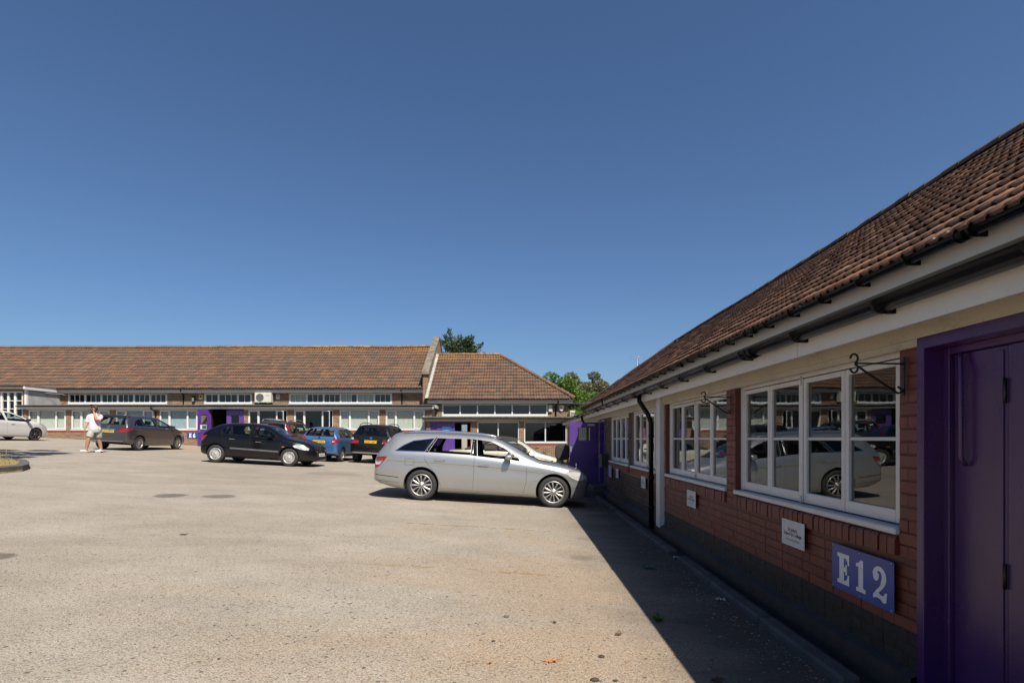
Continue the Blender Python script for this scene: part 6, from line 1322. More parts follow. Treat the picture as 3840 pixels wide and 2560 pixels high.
S8 = dict(name='convertible_car', label='cream convertible with black fabric top beyond the silver estate car', paint=carpaint('paint_cream', (0.44, 0.405, 0.31), 0.35, 0.3), roof_mat=M['soft_top'], soft=(-1.45, 0.28),
    top=[(-2.1, 0.48), (-2.08, 0.75), (-1.98, 0.90), (-1.6, 0.95), (-1.40, 1.02), (-0.98, 1.30), (-0.65, 1.42), (-0.2, 1.455), (0.15, 1.435), (0.45, 1.33), (1.0, 1.0), (1.12, 0.955), (1.5, 0.88), (1.85, 0.76), (2.05, 0.6), (2.1, 0.42)],
    belt=[(-2.1, 0.86), (-1.5, 0.92), (0.5, 0.92), (1.0, 0.88), (2.1, 0.6)], plan=[(-2.1, 0.58), (-2.03, 0.72), (-1.85, 0.80), (-1.3, 0.86), (1.2, 0.865), (1.7, 0.80), (1.95, 0.68), (2.1, 0.42)],
    sill=[(-2.1, 0.34), (-1.7, 0.26), (-1, 0.2), (1.2, 0.19), (2.1, 0.2)], cabin=(-1.25, 0.92), wb=2.51, R=0.315, rim=0.21, style='8', seat=[-0.12, -0.85],
    side=[[(-1.0, 0.95), (-0.9, 1.14), (-0.60, 1.25), (-0.45, 1.26), (-0.42, 0.95)], [(-0.37, 0.95), (-0.40, 1.265), (0.15, 1.31), (0.45, 1.19), (0.75, 0.97)]],
    screen=[(-0.60, 1.0), (-0.5, 1.33), (0.5, 1.33), (0.60, 1.0)], rear=[(-0.40, 1.06), (-0.36, 1.22), (0.36, 1.22), (0.40, 1.06)], at=(-0.34, 19.2), head=R(0), extra=ex_cream)
import time as _t
for S in (S1, S2, S3, S4, S5, S6, S7, S8): CARS.append(make_car(S))
# ================================================================ signs on the walls
def on_right(u, z, d=0.0): return Vector((XW - 0.012 - d, u, E + z))
def wall_sign_R(name, label, cat, u0, u1, z0, z1, mat, group=None, d=0.012):      # u runs away from the camera, so text runs towards it
    m = MB(); m.bbox((XW - 0.034 - (d if d > 0.05 else 0), u0, E + z0), (XW - (0.0 if d > 0.05 else 0.030), u1, E + z1), 0.0015); return tag(m.build(name, mat), label, cat, group)
o = wall_sign_R('building_sign', 'blue enamel plate reading E12 on the red painted wall beside the near door', 'sign', 3.232, 3.862, -1.031, -0.728, M['sign_blue'])
plain('letter_white', (0.95, 0.95, 0.92), 0.4, var=0.06, scale=8)
GLY = {   # slab-serif capitals on a 0..1 grid
 'E': [[(0.00,0.00),(0.86,0.00),(0.86,0.34),(0.76,0.34),(0.70,0.20),(0.58,0.13),(0.48,0.13),(0.48,0.43),(0.56,0.42),(0.60,0.33),(0.70,0.33),(0.70,0.67),(0.60,0.67),(0.56,0.58),(0.48,0.57),(0.48,0.87),(0.58,0.87),(0.70,0.80),(0.76,0.66),(0.86,0.66),(0.86,1.00),(0.00,1.00),(0.00,0.88),(0.14,0.86),(0.14,0.14),(0.00,0.12)]],
 '1': [[(0.02,0.00),(0.62,0.00),(0.62,0.12),(0.47,0.14),(0.47,1.00),(0.30,1.00),(0.16,0.90),(0.00,0.87),(0.00,0.77),(0.16,0.78),(0.16,0.14),(0.02,0.12)]]}
def arc(cx, cy, rx, ry, a0, a1, n): return [(cx + rx * math.cos(R(a0 + (a1 - a0) * k / n)), cy + ry * math.sin(R(a0 + (a1 - a0) * k / n))) for k in range(n + 1)]
GLY['2'] = [[(0.04,0.00),(0.04,0.10),(0.20,0.26),(0.44,0.44)] + arc(0.36, 0.70, 0.16, 0.16, -40, 130, 8) + [(0.30,0.80),(0.38,0.74),(0.34,0.62)] + arc(0.19, 0.68, 0.15, 0.14, -50, -190, 7) + arc(0.38, 0.68, 0.38, 0.32, 165, -45, 14) + [(0.50,0.32),(0.34,0.21),(0.48,0.16),(0.62,0.17),(0.70,0.28),(0.80,0.28),(0.76,0.0),(0.60,-0.05),(0.44,0.04),(0.22,0.06)]]
GLY['6'] = [arc(0.38, 0.50, 0.38, 0.50, 20, 340, 20)[:0] + arc(0.40, 0.52, 0.40, 0.50, 48, 300, 16) + arc(0.42, 0.32, 0.38, 0.32, -70, 90, 12) + [(0.34,0.62),(0.30,0.58)] + [(0.30,0.72)] + arc(0.44, 0.74, 0.13, 0.16, 150, 20, 5) ]
def glyph(ch, parent, T, mat):
    from mathutils.geometry import tessellate_polygon
    for poly in GLY[ch]:
        tri = tessellate_polygon([[Vector((p[0], p[1], 0)) for p in poly]])
        MB().add([T(p) for p in poly], [tuple(t) for t in tri]).build('numeral' if ch.isdigit() else 'letter', mat, parent)
for ch, u, w, h, zb in (('E', 3.795, 0.155, 0.205, -0.985), ('1', 3.590, 0.16, 0.205, -0.988), ('2', 3.425, 0.17, 0.205, -0.985)):
    glyph(ch, o, lambda q, u=u, w=w, h=h, zb=zb: Vector((XW - 0.0355, u - q[0] * w, E + zb + q[1] * h)), M['letter_white'])
for u in (3.25, 3.55, 3.845):
    for z in (-0.742, -1.017):
        MB().tube([(XW - 0.033, u, E + z), (XW - 0.038, u, E + z)], 0.007, 8).build('screw', M['galv'], o)
M['ink_purple'] = plain('ink_purple', (0.075, 0.035, 0.17), 0.5); M['ink_grey'] = plain('ink_grey', (0.30, 0.30, 0.31), 0.5)
for u0, u1, lab in ((4.235, 4.59, 'white school parking sign under the nearest window, beside the E12 plate'), (6.80, 7.145, 'white school parking sign under the second window from the near door'), (9.45, 9.77, 'white school parking sign on bare brick just beyond the downpipe'), (11.96, 12.26, 'white school parking sign on bare brick, farthest along the wall')):
    s = wall_sign_R('parking_sign', lab, 'sign', u0, u1, -0.868, -0.660, M['sign_white'], 'school parking signs'); uc = (u0 + u1) / 2; wd = u1 - u0
    for txt, z, hgt, wf, mt, bd in (("St John's", -0.738, 0.030, 0.42, 'ink_purple', 0.02), ('School & College', -0.774, 0.031, 0.78, 'ink_purple', 0.02), ('Reserved parking', -0.818, 0.024, 0.56, 'ink_grey', 0.0), ('The', -0.680, 0.017, 0.09, 'ink_grey', 0.0)):
        lettering(txt, M[mt], s, hgt * 1.3, lambda q, z=z, c=uc if txt != 'The' else u1 - 0.045: Vector((XW - 0.0355, c - q[0], E + z + q[1])), wd * wf, bd)
o = wall_sign_R('letter_box', 'black letter box on the wall beside the far doorway', 'letter box', 13.38, 13.72, -0.70, -0.38, M['black_iron'], None, 0.14)
o = wall_sign_R('poster', 'blue and white striped notice below the black letter box', 'notice', 12.80, 13.25, -0.92, -0.62, M['sign_blue'])
for k in range(3): MB().box((XW - 0.036, 12.86 + k * 0.13, E - 0.90), (XW - 0.0345, 12.92 + k * 0.13, E - 0.64)).build('stripe', M['sign_white'], o)
# E6 plate
pe = AT(702, 1621, YL); p2 = AT(742, 1643, YL); o = tag(MB().bbox((pe.x, YL - 0.03, p2.z), (p2.x + 0.03, YL - 0.012, pe.z), 0.003).build('building_sign', M['sign_blue']), 'blue enamel plate reading E6 left of the open purple door', 'sign')
wq = p2.x - pe.x; hq = pe.z - p2.z
lettering('6', M['letter_white'], o, hq * 1.0, lambda q: Vector((pe.x + wq * 0.68 + q[0], YL - 0.0325, p2.z + hq * 0.5 + q[1])), wq * 0.24, 0.045, 'numeral')
for ch, fx, fw_ in (('E', 0.20, 0.27),): glyph(ch, o, lambda q, fx=fx, fw_=fw_: Vector((pe.x + wq * (fx + q[0] * fw_), YL - 0.0325, p2.z + hq * (0.14 + 0.72 * q[1]))), M['letter_white'])
# notice on the lodge door
a, b = AT(1656.5, 1596, YH), AT(1691.5, 1632, YH); plain('notice_blue', (0.006, 0.11, 0.40), 0.4)
o = tag(MB().bbox((a.x, YH - 0.012, b.z), (b.x, YH + 0.006, a.z), 0.003).build('door_notice', M['notice_blue']), 'blue notice with white lettering on the lodge door', 'notice')
cx_ = (a.x + b.x) / 2
for txt, f, hh, wf in (('STARTSPORTS', 0.13, 0.075, 0.84), ('For all enquiries', 0.47, 0.055, 0.66), ('please access', 0.63, 0.055, 0.54), ('via unit E12', 0.79, 0.055, 0.46)): lettering(txt, M['letter_white'], o, hh, lambda q, f=f: Vector((cx_ + q[0], YH - 0.0145, a.z + (b.z - a.z) * f + q[1])), (b.x - a.x) * wf, 0.01)
# small white sign on the far brick and a yellow warning plate
a, b = AT(156.5, 1616, YL), AT(178, 1631, YL); o = tag(MB().bbox((a.x, YL - 0.03, b.z), (b.x, YL - 0.012, a.z), 0.003).build('parking_sign', M['sign_white']), 'small white sign on the far brick wall right of the white hatchback', 'sign', 'school parking signs')
lettering('School & College', M['ink_purple'], o, 0.06, lambda q: Vector(((a.x + b.x) / 2 + q[0], YL - 0.0325, (a.z + b.z) / 2 + q[1])), (b.x - a.x) * 0.6, 0.01)
a, b = AT(746, 1477, YU), AT(760.5, 1498, YU); plain('warn_yellow', (0.70, 0.52, 0.03), 0.5)
o = tag(MB().bbox((a.x, YU - 0.03, b.z), (b.x, YU - 0.012, a.z), 0.003).build('warning_sign', M['warn_yellow']), 'yellow electric warning plate high on the far brick wall', 'sign')
MB().add([(a.x + 0.05, YU - 0.0325, b.z + 0.15), (b.x - 0.05, YU - 0.0325, b.z + 0.15), ((a.x + b.x) / 2, YU - 0.0325, a.z - 0.03)], [(0, 1, 2)]).build('triangle', M['plate_ink'], o)
MB().box((a.x + 0.02, YU - 0.033, b.z + 0.02), (b.x - 0.02, YU - 0.031, b.z + 0.10)).build('caption', M['sign_white'], o)
# bulkhead lamp, light fitting, meter boxes, alarm box, air conditioners
a, b = AT(723, 1484, YU), AT(733, 1509, YU); m = MB(); m.bbox((a.x, YU - 0.14, b.z), (b.x, YU - 0.005, a.z), 0.03); o = tag(m.build('wall_lamp', M['black_iron']), 'black bulkhead lamp high on the wall left of the yellow plate', 'lamp')
MB().bbox((a.x + 0.03, YU - 0.155, b.z + 0.06), (b.x - 0.03, YU - 0.14, a.z - 0.12), 0.006).build('lens', M['galv'], o)
m = MB(); c = AT(838, 1530, YL); m.bbox((c.x - 0.42, YL - 0.27, c.z - 0.05), (c.x + 0.42, YL - 0.14, c.z + 0.05), 0.02); tag(m.build('light_fitting', M['ac_white']), 'white tube light above the E6 doors', 'lamp')
def boxed(px0, py0, px1, py1, Y, d, name, label, cat, mat):
    a, b = AT(px0, py0, Y), AT(px1, py1, Y); m = MB(); m.bbox((a.x, Y - d, b.z), (b.x, Y - 0.004, a.z), 0.015); return tag(m.build(name, mat), label, cat), a, b
o, a, b = boxed(1037, 1477, 1051, 1497, YU, 0.10, 'meter_box', 'small white meter box right of the far air conditioner', 'box', M['ac_white'])
for k in (0.3, 0.62): MB().box((a.x + (b.x - a.x) * k, YU - 0.108, a.z - 0.16), (a.x + (b.x - a.x) * (k + 0.12), YU - 0.100, a.z - 0.05)).build('vent', M['dark_gap'], o)
o, a, b = boxed(2057, 1518, 2071, 1545, YHU, 0.12, 'meter_box', 'cream box beside the lodge downpipe under the eaves', 'box', M['ac_white'])
MB().box((a.x + 0.02, YHU - 0.126, b.z + 0.02), (b.x - 0.02, YHU - 0.120, b.z + 0.06)).build('cover_edge', M['galv'], o)
a, b = AT(2095, 1519, YHU), AT(2115, 1541, YHU); cx_, w_ = (a.x + b.x) / 2, (b.x - a.x) / 2
sh = [(-1, 0.80), (-0.85, 0.93), (-0.4, 1.0), (0, 1.02), (0.4, 1.0), (0.85, 0.93), (1, 0.80), (0.92, 0.45), (0.6, 0.16), (0, -0.02), (-0.6, 0.16), (-0.92, 0.45)]
m = MB(); m.prism([(cx_ + x * w_, b.z + z * (a.z - b.z)) for x, z in sh], -0.10, 0.0, 0, lambda p: Vector((p[0], YHU + p[2], p[1]))); o = tag(fixn(m.build('alarm_box', M['sign_white'])), 'white shield shaped alarm box at the right end of the lodge', 'alarm box')
M['alarm_yellow'] = plain('alarm_yellow', (0.70, 0.42, 0.02), 0.5); m = MB(); m.prism([(cx_ + x * w_ * 0.55 - w_ * 0.25, b.z + (0.25 + z * 0.6) * (a.z - b.z)) for x, z in sh], -0.106, -0.10, 0, lambda p: Vector((p[0], YHU + p[2], p[1]))); m.build('emblem', M['alarm_yellow'], o)
def aircon(p0, p1, y, d, label):
    m = MB(); m.bbox((p0.x, y - d, p1.z), (p1.x, y, p0.z), 0.02); o = tag(m.build('air_conditioner', M['ac_white']), label, 'air conditioner')
    w, h = p1.x - p0.x, p0.z - p1.z; c = Vector((p0.x + w * 0.33, y - d - 0.004, p1.z + h * 0.5)); r = min(w * 0.26, h * 0.40)
    m = MB()
    for k in range(11):
        zz = -r + 2 * r * (k + 0.5) / 11; ww = math.sqrt(max(0, r * r - zz * zz)); m.box((c.x + zz - 0.006, c.y - 0.010, c.z - ww), (c.x + zz + 0.006, c.y, c.z + ww))
    m.build('grille', M['galv'], o); MB().lathe([(0.0, 0.0), (r, 0.0)], 28, 0, Matrix.Translation((c.x, c.y + 0.001, c.z)), 'y').build('fan_opening', M['interior_dark'], o)
    m = MB(); m.box((p0.x + w * 0.70, y - d - 0.006, p0.z - h * 0.32), (p0.x + w * 0.93, y - d - 0.003, p0.z - h * 0.26)); m.build('name_strip', M['ink_grey'], o)
    m = MB()
    for k in (0.2, 0.75): m.box((p0.x + w * k, y - d + 0.02, p1.z - 0.05), (p0.x + w * k + 0.06, y + 0.18, p1.z - 0.004))
    m.build('bracket', M['galv'], o); return o
aircon(AT(957, 1472, YU - 0.4), AT(1018, 1509, YU - 0.4), YU - 0.16, 0.34, 'white air conditioner unit on the upper wall above the off-roader')
p0, p1 = AT(2134, 1542, 32.6), AT(2154, 1571, 32.6); m = MB(); m.bbox((3.16, 32.5, p1.z - 0.1), (3.16 + 0.34, 33.3, p0.z + 0.05), 0.02); o = tag(m.build('air_conditioner', M['ac_white']), 'white air conditioner on the right end of the lodge', 'air conditioner')
m = MB()
for k in range(5): m.box((3.20, 32.488, p1.z + 0.02 + k * 0.085), (3.44, 32.498, p1.z + 0.055 + k * 0.085))
m.build('louvre', M['interior_dark'], o)
# slack cables under the far eaves
def cable(pts, sag, label, r=0.012, mat='cable'):
    P = []
    for i in range(len(pts) - 1):
        a, b = Vector(pts[i]), Vector(pts[i + 1])
        for k in range(8): t = k / 8; q = a.lerp(b, t); q.z -= sag * 4 * t * (1 - t); P.append(q)
    P.append(Vector(pts[-1])); tag(MB().tube(P, r, 6).build('cable', M[mat]), label, 'cable', 'cables strung under the eaves')
cable([AT(75, 1459, YL - 0.05), AT(230, 1477, YL + 2.0), AT(270, 1477, YU - 0.04), AT(420, 1475, YU - 0.04), AT(560, 1475, YU - 0.04), AT(690, 1478, YU - 0.04)], 0.05, 'pale cable sagging along the grey rendered flank and the first upper windows')
cable([AT(1663, 1520, YHU - 0.04), AT(1740, 1513, YHU - 0.04), AT(1800, 1513, YHU - 0.04), AT(1855, 1514, YHU - 0.04), AT(1905, 1514, YHU - 0.04), AT(2050, 1514, YHU - 0.04)], 0.09, 'white cable looping across the lodge upper windows')
cable([AT(1480, 1474, YU - 0.04), AT(1575, 1476, YU - 0.04), AT(1588, 1495, YU - 0.04), AT(1590, 1510, YU - 0.04)], 0.03, 'cable dropping beside the brick gable at the end of the range')
pb = MB(); pb.tube([AT(2150, 1514, 33.2), (4.15, 30.2, E + 1.98), (4.15, 30.2, E + 1.70)], 0.035, 8); tag(pb.build('pipe', M['galv']), 'grey pipe bridging from the lodge eaves to the long building', 'pipe')
# hanging basket brackets
def basket_bracket(u, label):
    x0 = XW - 0.014; xe = XW - 0.31; zt, zb = 0.47, 0.245; root = empty('basket_bracket', (x0, u, E + zb), 0, label, 'bracket', 'hanging basket brackets'); root.location = (0, 0, 0)
    m = MB(); m.box((x0 - 0.006, u - 0.012, E + zb), (x0, u + 0.012, E + zt)); m.build('back_bar', M['black_iron'], root)
    m = MB(); m.tube([(x0 - 0.004, u, E + 0.432), (xe + 0.02, u, E + 0.435)], 0.0055, 6); m.build('arm', M['black_iron'], root)
    m = MB(); P = [(x0 - 0.035, u, E + 0.30), (x0 - 0.015, u, E + 0.285), (x0 - 0.012, u, E + 0.268), (x0 - 0.035, u, E + 0.262), (x0 - 0.08, u, E + 0.29), (xe + 0.05, u, E + 0.405), (xe + 0.015, u, E + 0.43)]; m.tube(P, 0.0065, 6); m.build('strut', M['black_iron'], root)
    for sg in (1, -1):
        c = Vector((xe + 0.01, u, E + 0.435 + sg * 0.028)); m = MB(); m.tube([c + Vector((0.024 * math.cos(a) * 0.9, 0, sg * 0.026 * math.sin(a))) for a in [R(-80 + k * 26) for k in range(11)]], 0.006, 6); m.build('scroll', M['black_iron'], root)
basket_bracket(3.178, 'black iron basket bracket on the pier next to the near door'); basket_bracket(5.73, 'black iron basket bracket on the pier between the two nearest windows')

# ================================================================ trees
def leafmat(name, c1, c2, c3):
    t = NT(name); r = t.node('ShaderNodeNewGeometry').outputs['Random Per Island']; n = t.noise(t.pos(), 0.9, 3)
    c = t.ramp(r, [(0, c1), (0.55, c2), (1, c3)]); t.set(t.mix(t.math('MULTIPLY', n, 0.4), c, c1), 0.55)
    tl = t.node('ShaderNodeBsdfTranslucent'); t.val(tl.inputs[0], t.mix(0.5, c, (0.16, 0.20, 0.02))); mx = t.node('ShaderNodeMixShader'); mx.inputs[0].default_value = 0.28
    t.l.new(t.b.outputs[0], mx.inputs[1]); t.l.new(tl.outputs[0], mx.inputs[2]); t.l.new(mx.outputs[0], t.out.inputs[0]); M[name] = t.mat; return t.mat
leafmat('leaf_bright', (0.055, 0.125, 0.014), (0.12, 0.24, 0.025), (0.20, 0.33, 0.045)); leafmat('leaf_dark', (0.014, 0.036, 0.010), (0.032, 0.072, 0.018), (0.07, 0.12, 0.03)); leafmat('leaf_olive', (0.09, 0.095, 0.034), (0.16, 0.15, 0.06), (0.25, 0.20, 0.10))
plain('bark', (0.075, 0.055, 0.038), 0.9, var=0.4, scale=9, bump=0.6)
def tree(name, label, base, trunk_h, clumps, leaf_mat, n, size, rt=0.18, seed=1, flat=0.6):
    """clumps: (x, y, z, rx, rz) of leaf masses relative to the base"""
    rg = random.Random(seed); root = empty(name, base, 0, label, 'tree'); tr = MB(); top = Vector((0, 0, trunk_h))
    tr.tube([(0, 0, -0.2), (0.05, 0.02, trunk_h * 0.5), (0.02, -0.03, trunk_h)], [rt, rt * 0.75, rt * 0.5], 10)
    for c in clumps:
        e = Vector(c[:3]); s = top.lerp(Vector((0, 0, trunk_h * 0.6)), rg.random()); mid = s.lerp(e, 0.5) + Vector((rg.uniform(-.2, .2), rg.uniform(-.2, .2), 0.1)); tr.tube([s, mid, e], [rt * 0.38, rt * 0.25, rt * 0.08], 6)
    tr.build('trunk', M['bark'], root); cr = MB(); tot = sum(c[3] ** 2 * c[4] for c in clumps)
    for c in clumps:
        k = int(n * c[3] ** 2 * c[4] / tot)
        for _ in range(k):
            while True:
                d = Vector((rg.uniform(-1, 1), rg.uniform(-1, 1), rg.uniform(-1, 1)))
                if 0.05 < d.length < 1: break
            d = d.normalized() * (d.length ** 0.45) * rg.uniform(0.85, 1.08); p = Vector((c[0] + d.x * c[3], c[1] + d.y * c[3], c[2] + d.z * c[4]))
            a = Vector((rg.gauss(0, 1), rg.gauss(0, 1), rg.gauss(0, flat))).normalized(); b = a.cross(Vector((rg.gauss(0, 1), rg.gauss(0, 1), rg.gauss(0, 1)))).normalized(); s = size * rg.uniform(0.6, 1.35)
            cr.add([p - a * s, p + b * s * 0.45, p + a * s, p - b * s * 0.45], [(0, 1, 2, 3)])
    cr.build('crown', leaf_mat, root); return root
def gz3(x, y): return (x, y, zg(x))
rg = random.Random(2)
cl = []
for k in range(44):
    a = rg.uniform(0, 2 * math.pi); q = rg.random() ** 0.5; zz = rg.uniform(1.6, 5.9); rr = 2.0 * math.sqrt(max(0.05, 1 - ((zz - 3.2) / 3.3) ** 2)); cl.append((rr * q * math.cos(a), rr * q * math.sin(a), zz, rg.uniform(0.55, 0.85), rg.uniform(0.45, 0.7)))
tree('leafy_tree', 'dense bright green tree in the gap between the lodge and the long building', gz3(4.45, 43.5), 2.2, cl, M['leaf_bright'], 24000, 0.10, 0.16, 5)
cl = []
for k in range(46):
    a = rg.uniform(0, 2 * math.pi); q = rg.random() ** 0.55; zz = rg.uniform(3.0, 7.6); rr = 2.1 * math.sqrt(max(0.10, 1 - ((zz - 5.0) / 3.2) ** 2)); cl.append((rr * q * math.cos(a) - 0.2 * (zz - 5), rr * q * math.sin(a), zz, rg.uniform(0.40, 0.75), rg.uniform(0.35, 0.55)))
tree('leafy_tree', 'thin brownish green tree showing above the bright green one', gz3(6.6, 50), 4.0, cl, M['leaf_olive'], 13000, 0.10, 0.17, 6)
cl = [(rg.uniform(-0.6, 0.6), rg.uniform(-0.6, 0.6), rg.uniform(3.5, 7.3), rg.uniform(0.4, 0.65), rg.uniform(0.4, 0.7)) for k in range(20)]
tree('leafy_tree', 'small pale green treetop just right of the lodge roof', gz3(3.0, 52), 4.5, cl, M['leaf_bright'], 5000, 0.10, 0.12, 7)
# windblown conifer behind the gable: tufts along rising branches
def conifer():
    rg = random.Random(9); base = gz3(-5.0, 46.5); root = empty('conifer_tree', base, 0, 'dark windblown conifer behind the brick gable', 'tree'); tr = MB(); tr.tube([(0, 0, -0.2), (0, 0, 5), (-0.3, 0, 9.9)], [0.25, 0.18, 0.05], 10); cr = MB()
    br = []
    for k in range(80):
        z0 = rg.uniform(4.5, 9.3); a = rg.uniform(0, 2 * math.pi); L = (10.9 - z0) * rg.uniform(0.30, 0.62) + 0.35
        br.append((Vector((-0.2 * (z0 - 5) / 5, 0, z0)), Vector((math.cos(a) * L - 0.15, math.sin(a) * L, z0 + rg.uniform(0.25, 0.8)))))
    br += [(Vector((-0.3, 0, 8.6)), Vector((-0.75, 0, 10.35))), (Vector((-0.2, 0, 8.6)), Vector((0.25, 0.1, 9.85))), (Vector((0, 0, 7.8)), Vector((1.1, -0.2, 9.0))), (Vector((0.2, 0, 7.6)), Vector((2.1, -0.3, 9.15))), (Vector((0.2, 0, 7.3)), Vector((2.35, -0.2, 8.25))), (Vector((0, 0, 8.2)), Vector((-1.15, 0, 9.9))), (Vector((0, 0, 7.6)), Vector((1.6, 0, 8.6)))]
    for s, e in br:
        tr.tube([s, s.lerp(e, 0.5) - Vector((0, 0, 0.08)), e], [0.05, 0.035, 0.012], 5)
        for k in range(170):
            t = rg.random() ** 0.7; p = s.lerp(e, t) + Vector((rg.gauss(0, 1), rg.gauss(0, 1), rg.gauss(0, 0.8))) * (0.30 * (1.08 - t) + 0.05)
            d = ((e - s).normalized() * 0.8 + Vector((rg.gauss(0, .5), rg.gauss(0, .5), rg.gauss(0.35, .4)))).normalized(); w = d.cross(Vector((rg.gauss(0, 1), rg.gauss(0, 1), rg.gauss(0, 1)))).normalized() * 0.042; L = rg.uniform(0.12, 0.24)
            cr.add([p - w, p + w, p + d * L + w * 0.3, p + d * L - w * 0.3], [(0, 1, 2, 3)])
    tr.build('trunk', M['bark'], root); cr.build('crown', M['leaf_dark'], root)
conifer()
# the tree on the grass island, left of the picture, whose shade falls into it
cl = []
for k in range(22):
    a = rg.uniform(0, 2 * math.pi); q = rg.random() ** 0.6; cl.append((1.9 * q * math.cos(a), 1.9 * q * math.sin(a), rg.uniform(7.8, 11.8), rg.uniform(0.4, 0.75), rg.uniform(0.3, 0.5)))
tree('street_tree', 'tall tree on the kerbed grass island, standing just left of the picture', gz3(-13.3, 11.0), 8.6, cl, M['leaf_bright'], 6500, 0.12, 0.2, 8)
# aerial mast beyond the roof
p = AT(2390, 1336, 46); m = MB(); m.tube([(p.x, 46, zg(p.x)), (p.x, 46, p.z)], [0.05, 0.03], 8); o = m.build('mast', M['galv']); root = empty('aerial_mast', (p.x, 46, zg(p.x)), 0, 'thin aerial mast standing behind the long roof', 'mast'); root.location = (0, 0, 0); o.parent = root
for dz in (0.02, 0.25): MB().tube([(p.x - 0.62, 46, p.z - dz), (p.x + 0.72, 46, p.z - dz)], 0.008, 5).build('aerial_rod', M['galv'], root)
for dz, dx in ((0.1, 0.02), (0.27, 0.11), (0.62, 0.11), (0.78, 0.18)): MB().bbox((p.x + dx - 0.03, 45.97, p.z - dz - 0.04), (p.x + dx + 0.03, 46.03, p.z - dz + 0.04), 0.01).build('fitting', M['black_iron'], root)

# ================================================================ the grass island on the left
A0, A1, A2, A3, A4 = gpt(-40, 1779), gpt(84, 1767), gpt(109, 1759), gpt(97, 1741), gpt(-40, 1728)
out = [A0, A1, A2, (A2 + A3) / 2 + Vector((0.05, 0, 0)), A3, A4, A4 + Vector((-6, -1.0, 0)), A0 + Vector((-6, -2.2, 0))]
cen = Vector((sum(p.x for p in out) / 8, sum(p.y for p in out) / 8, 0))
isl = empty('grass_island', (cen.x, cen.y, zg(cen.x)), 0, 'kerbed island of dry grass at the left edge of the yard', 'kerbed island'); isl.location = (0, 0, 0)
N = len(out); ins = [p + (cen - p).normalized() * 0.22 for p in out]
for i in range(N):
    a, b, c, d = out[i], out[(i + 1) % N], ins[(i + 1) % N], ins[i]; n = max(1, int((b - a).length / 0.9)); h = 0.15
    for k in range(n):
        q = [a.lerp(b, k / n), a.lerp(b, (k + 1) / n - 0.006), d.lerp(c, (k + 1) / n - 0.006), d.lerp(c, k / n)]
        MB().add([(v.x, v.y, zg(v.x) - 0.1) for v in q] + [(v.x, v.y, zg(v.x) + h - (0.012 if j < 2 else 0)) for j, v in enumerate(q)], [(0, 1, 5, 4), (1, 2, 6, 5), (2, 3, 7, 6), (3, 0, 4, 7), (4, 5, 6, 7)]).build('kerb_stone', M['concrete'], isl)
plain('dry_soil', (0.30, 0.22, 0.10), 0.95, var=0.4, scale=5)
MB().add([(p.x, p.y, zg(p.x) + 0.12) for p in ins], [tuple(range(N))]).build('soil', M['dry_soil'], isl)
t = NT('dry_grass'); t.set(t.ramp(t.node('ShaderNodeNewGeometry').outputs['Random Per Island'], [(0, (0.34, 0.25, 0.09)), (0.6, (0.45, 0.34, 0.13)), (0.85, (0.22, 0.21, 0.06)), (1, (0.10, 0.15, 0.03))]), 0.8); M['dry_grass'] = t.mat
def inside(p, poly):
    r = False; j = len(poly) - 1
    for i in range(len(poly)):
        if (poly[i].y > p.y) != (poly[j].y > p.y) and p.x < (poly[j].x - poly[i].x) * (p.y - poly[i].y) / (poly[j].y - poly[i].y) + poly[i].x: r = not r
        j = i
    return r
gr = MB(); rg = random.Random(4)
def blade(x, y, z, h, spread=0.5):
    a = rg.uniform(0, 2 * math.pi); w = 0.006; d = Vector((math.cos(a), math.sin(a), 0)) * h * rg.uniform(0, spread); s = Vector((-math.sin(a), math.cos(a), 0)) * w
    b = Vector((x, y, z)); gr.add([b - s, b + s, b + d * 0.5 + Vector((0, 0, h * 0.7)), b + d + Vector((0, 0, h))], [(0, 1, 2), (0, 2, 3)])
k = 0
while k < 9000:
    p = Vector((rg.uniform(min(q.x for q in ins), max(q.x for q in ins)), rg.uniform(min(q.y for q in ins), max(q.y for q in ins)), 0))
    if inside(p, ins): blade(p.x, p.y, zg(p.x) + 0.12, rg.uniform(0.03, 0.09)); k += 1
for _ in range(900):                                       # tufts at the foot of the kerb
    t_ = rg.random(); p = A0.lerp(A1, t_ * 1.05) if rg.random() < 0.7 else A1.lerp(A2, t_); o_ = rg.gauss(0.0, 0.10); blade(p.x + abs(o_) * 0.3, p.y - abs(o_) - 0.02, zg(p.x), rg.uniform(0.015, 0.05), 0.8)
for _ in range(8): blade(A3.x - 0.5 + rg.uniform(-.12, .12), A3.y - 0.1 + rg.uniform(-.1, .1), zg(A3.x) + 0.12, rg.uniform(0.25, 0.4), 0.35)
tag(gr.build('grass', M['dry_grass'], isl), kind='stuff')

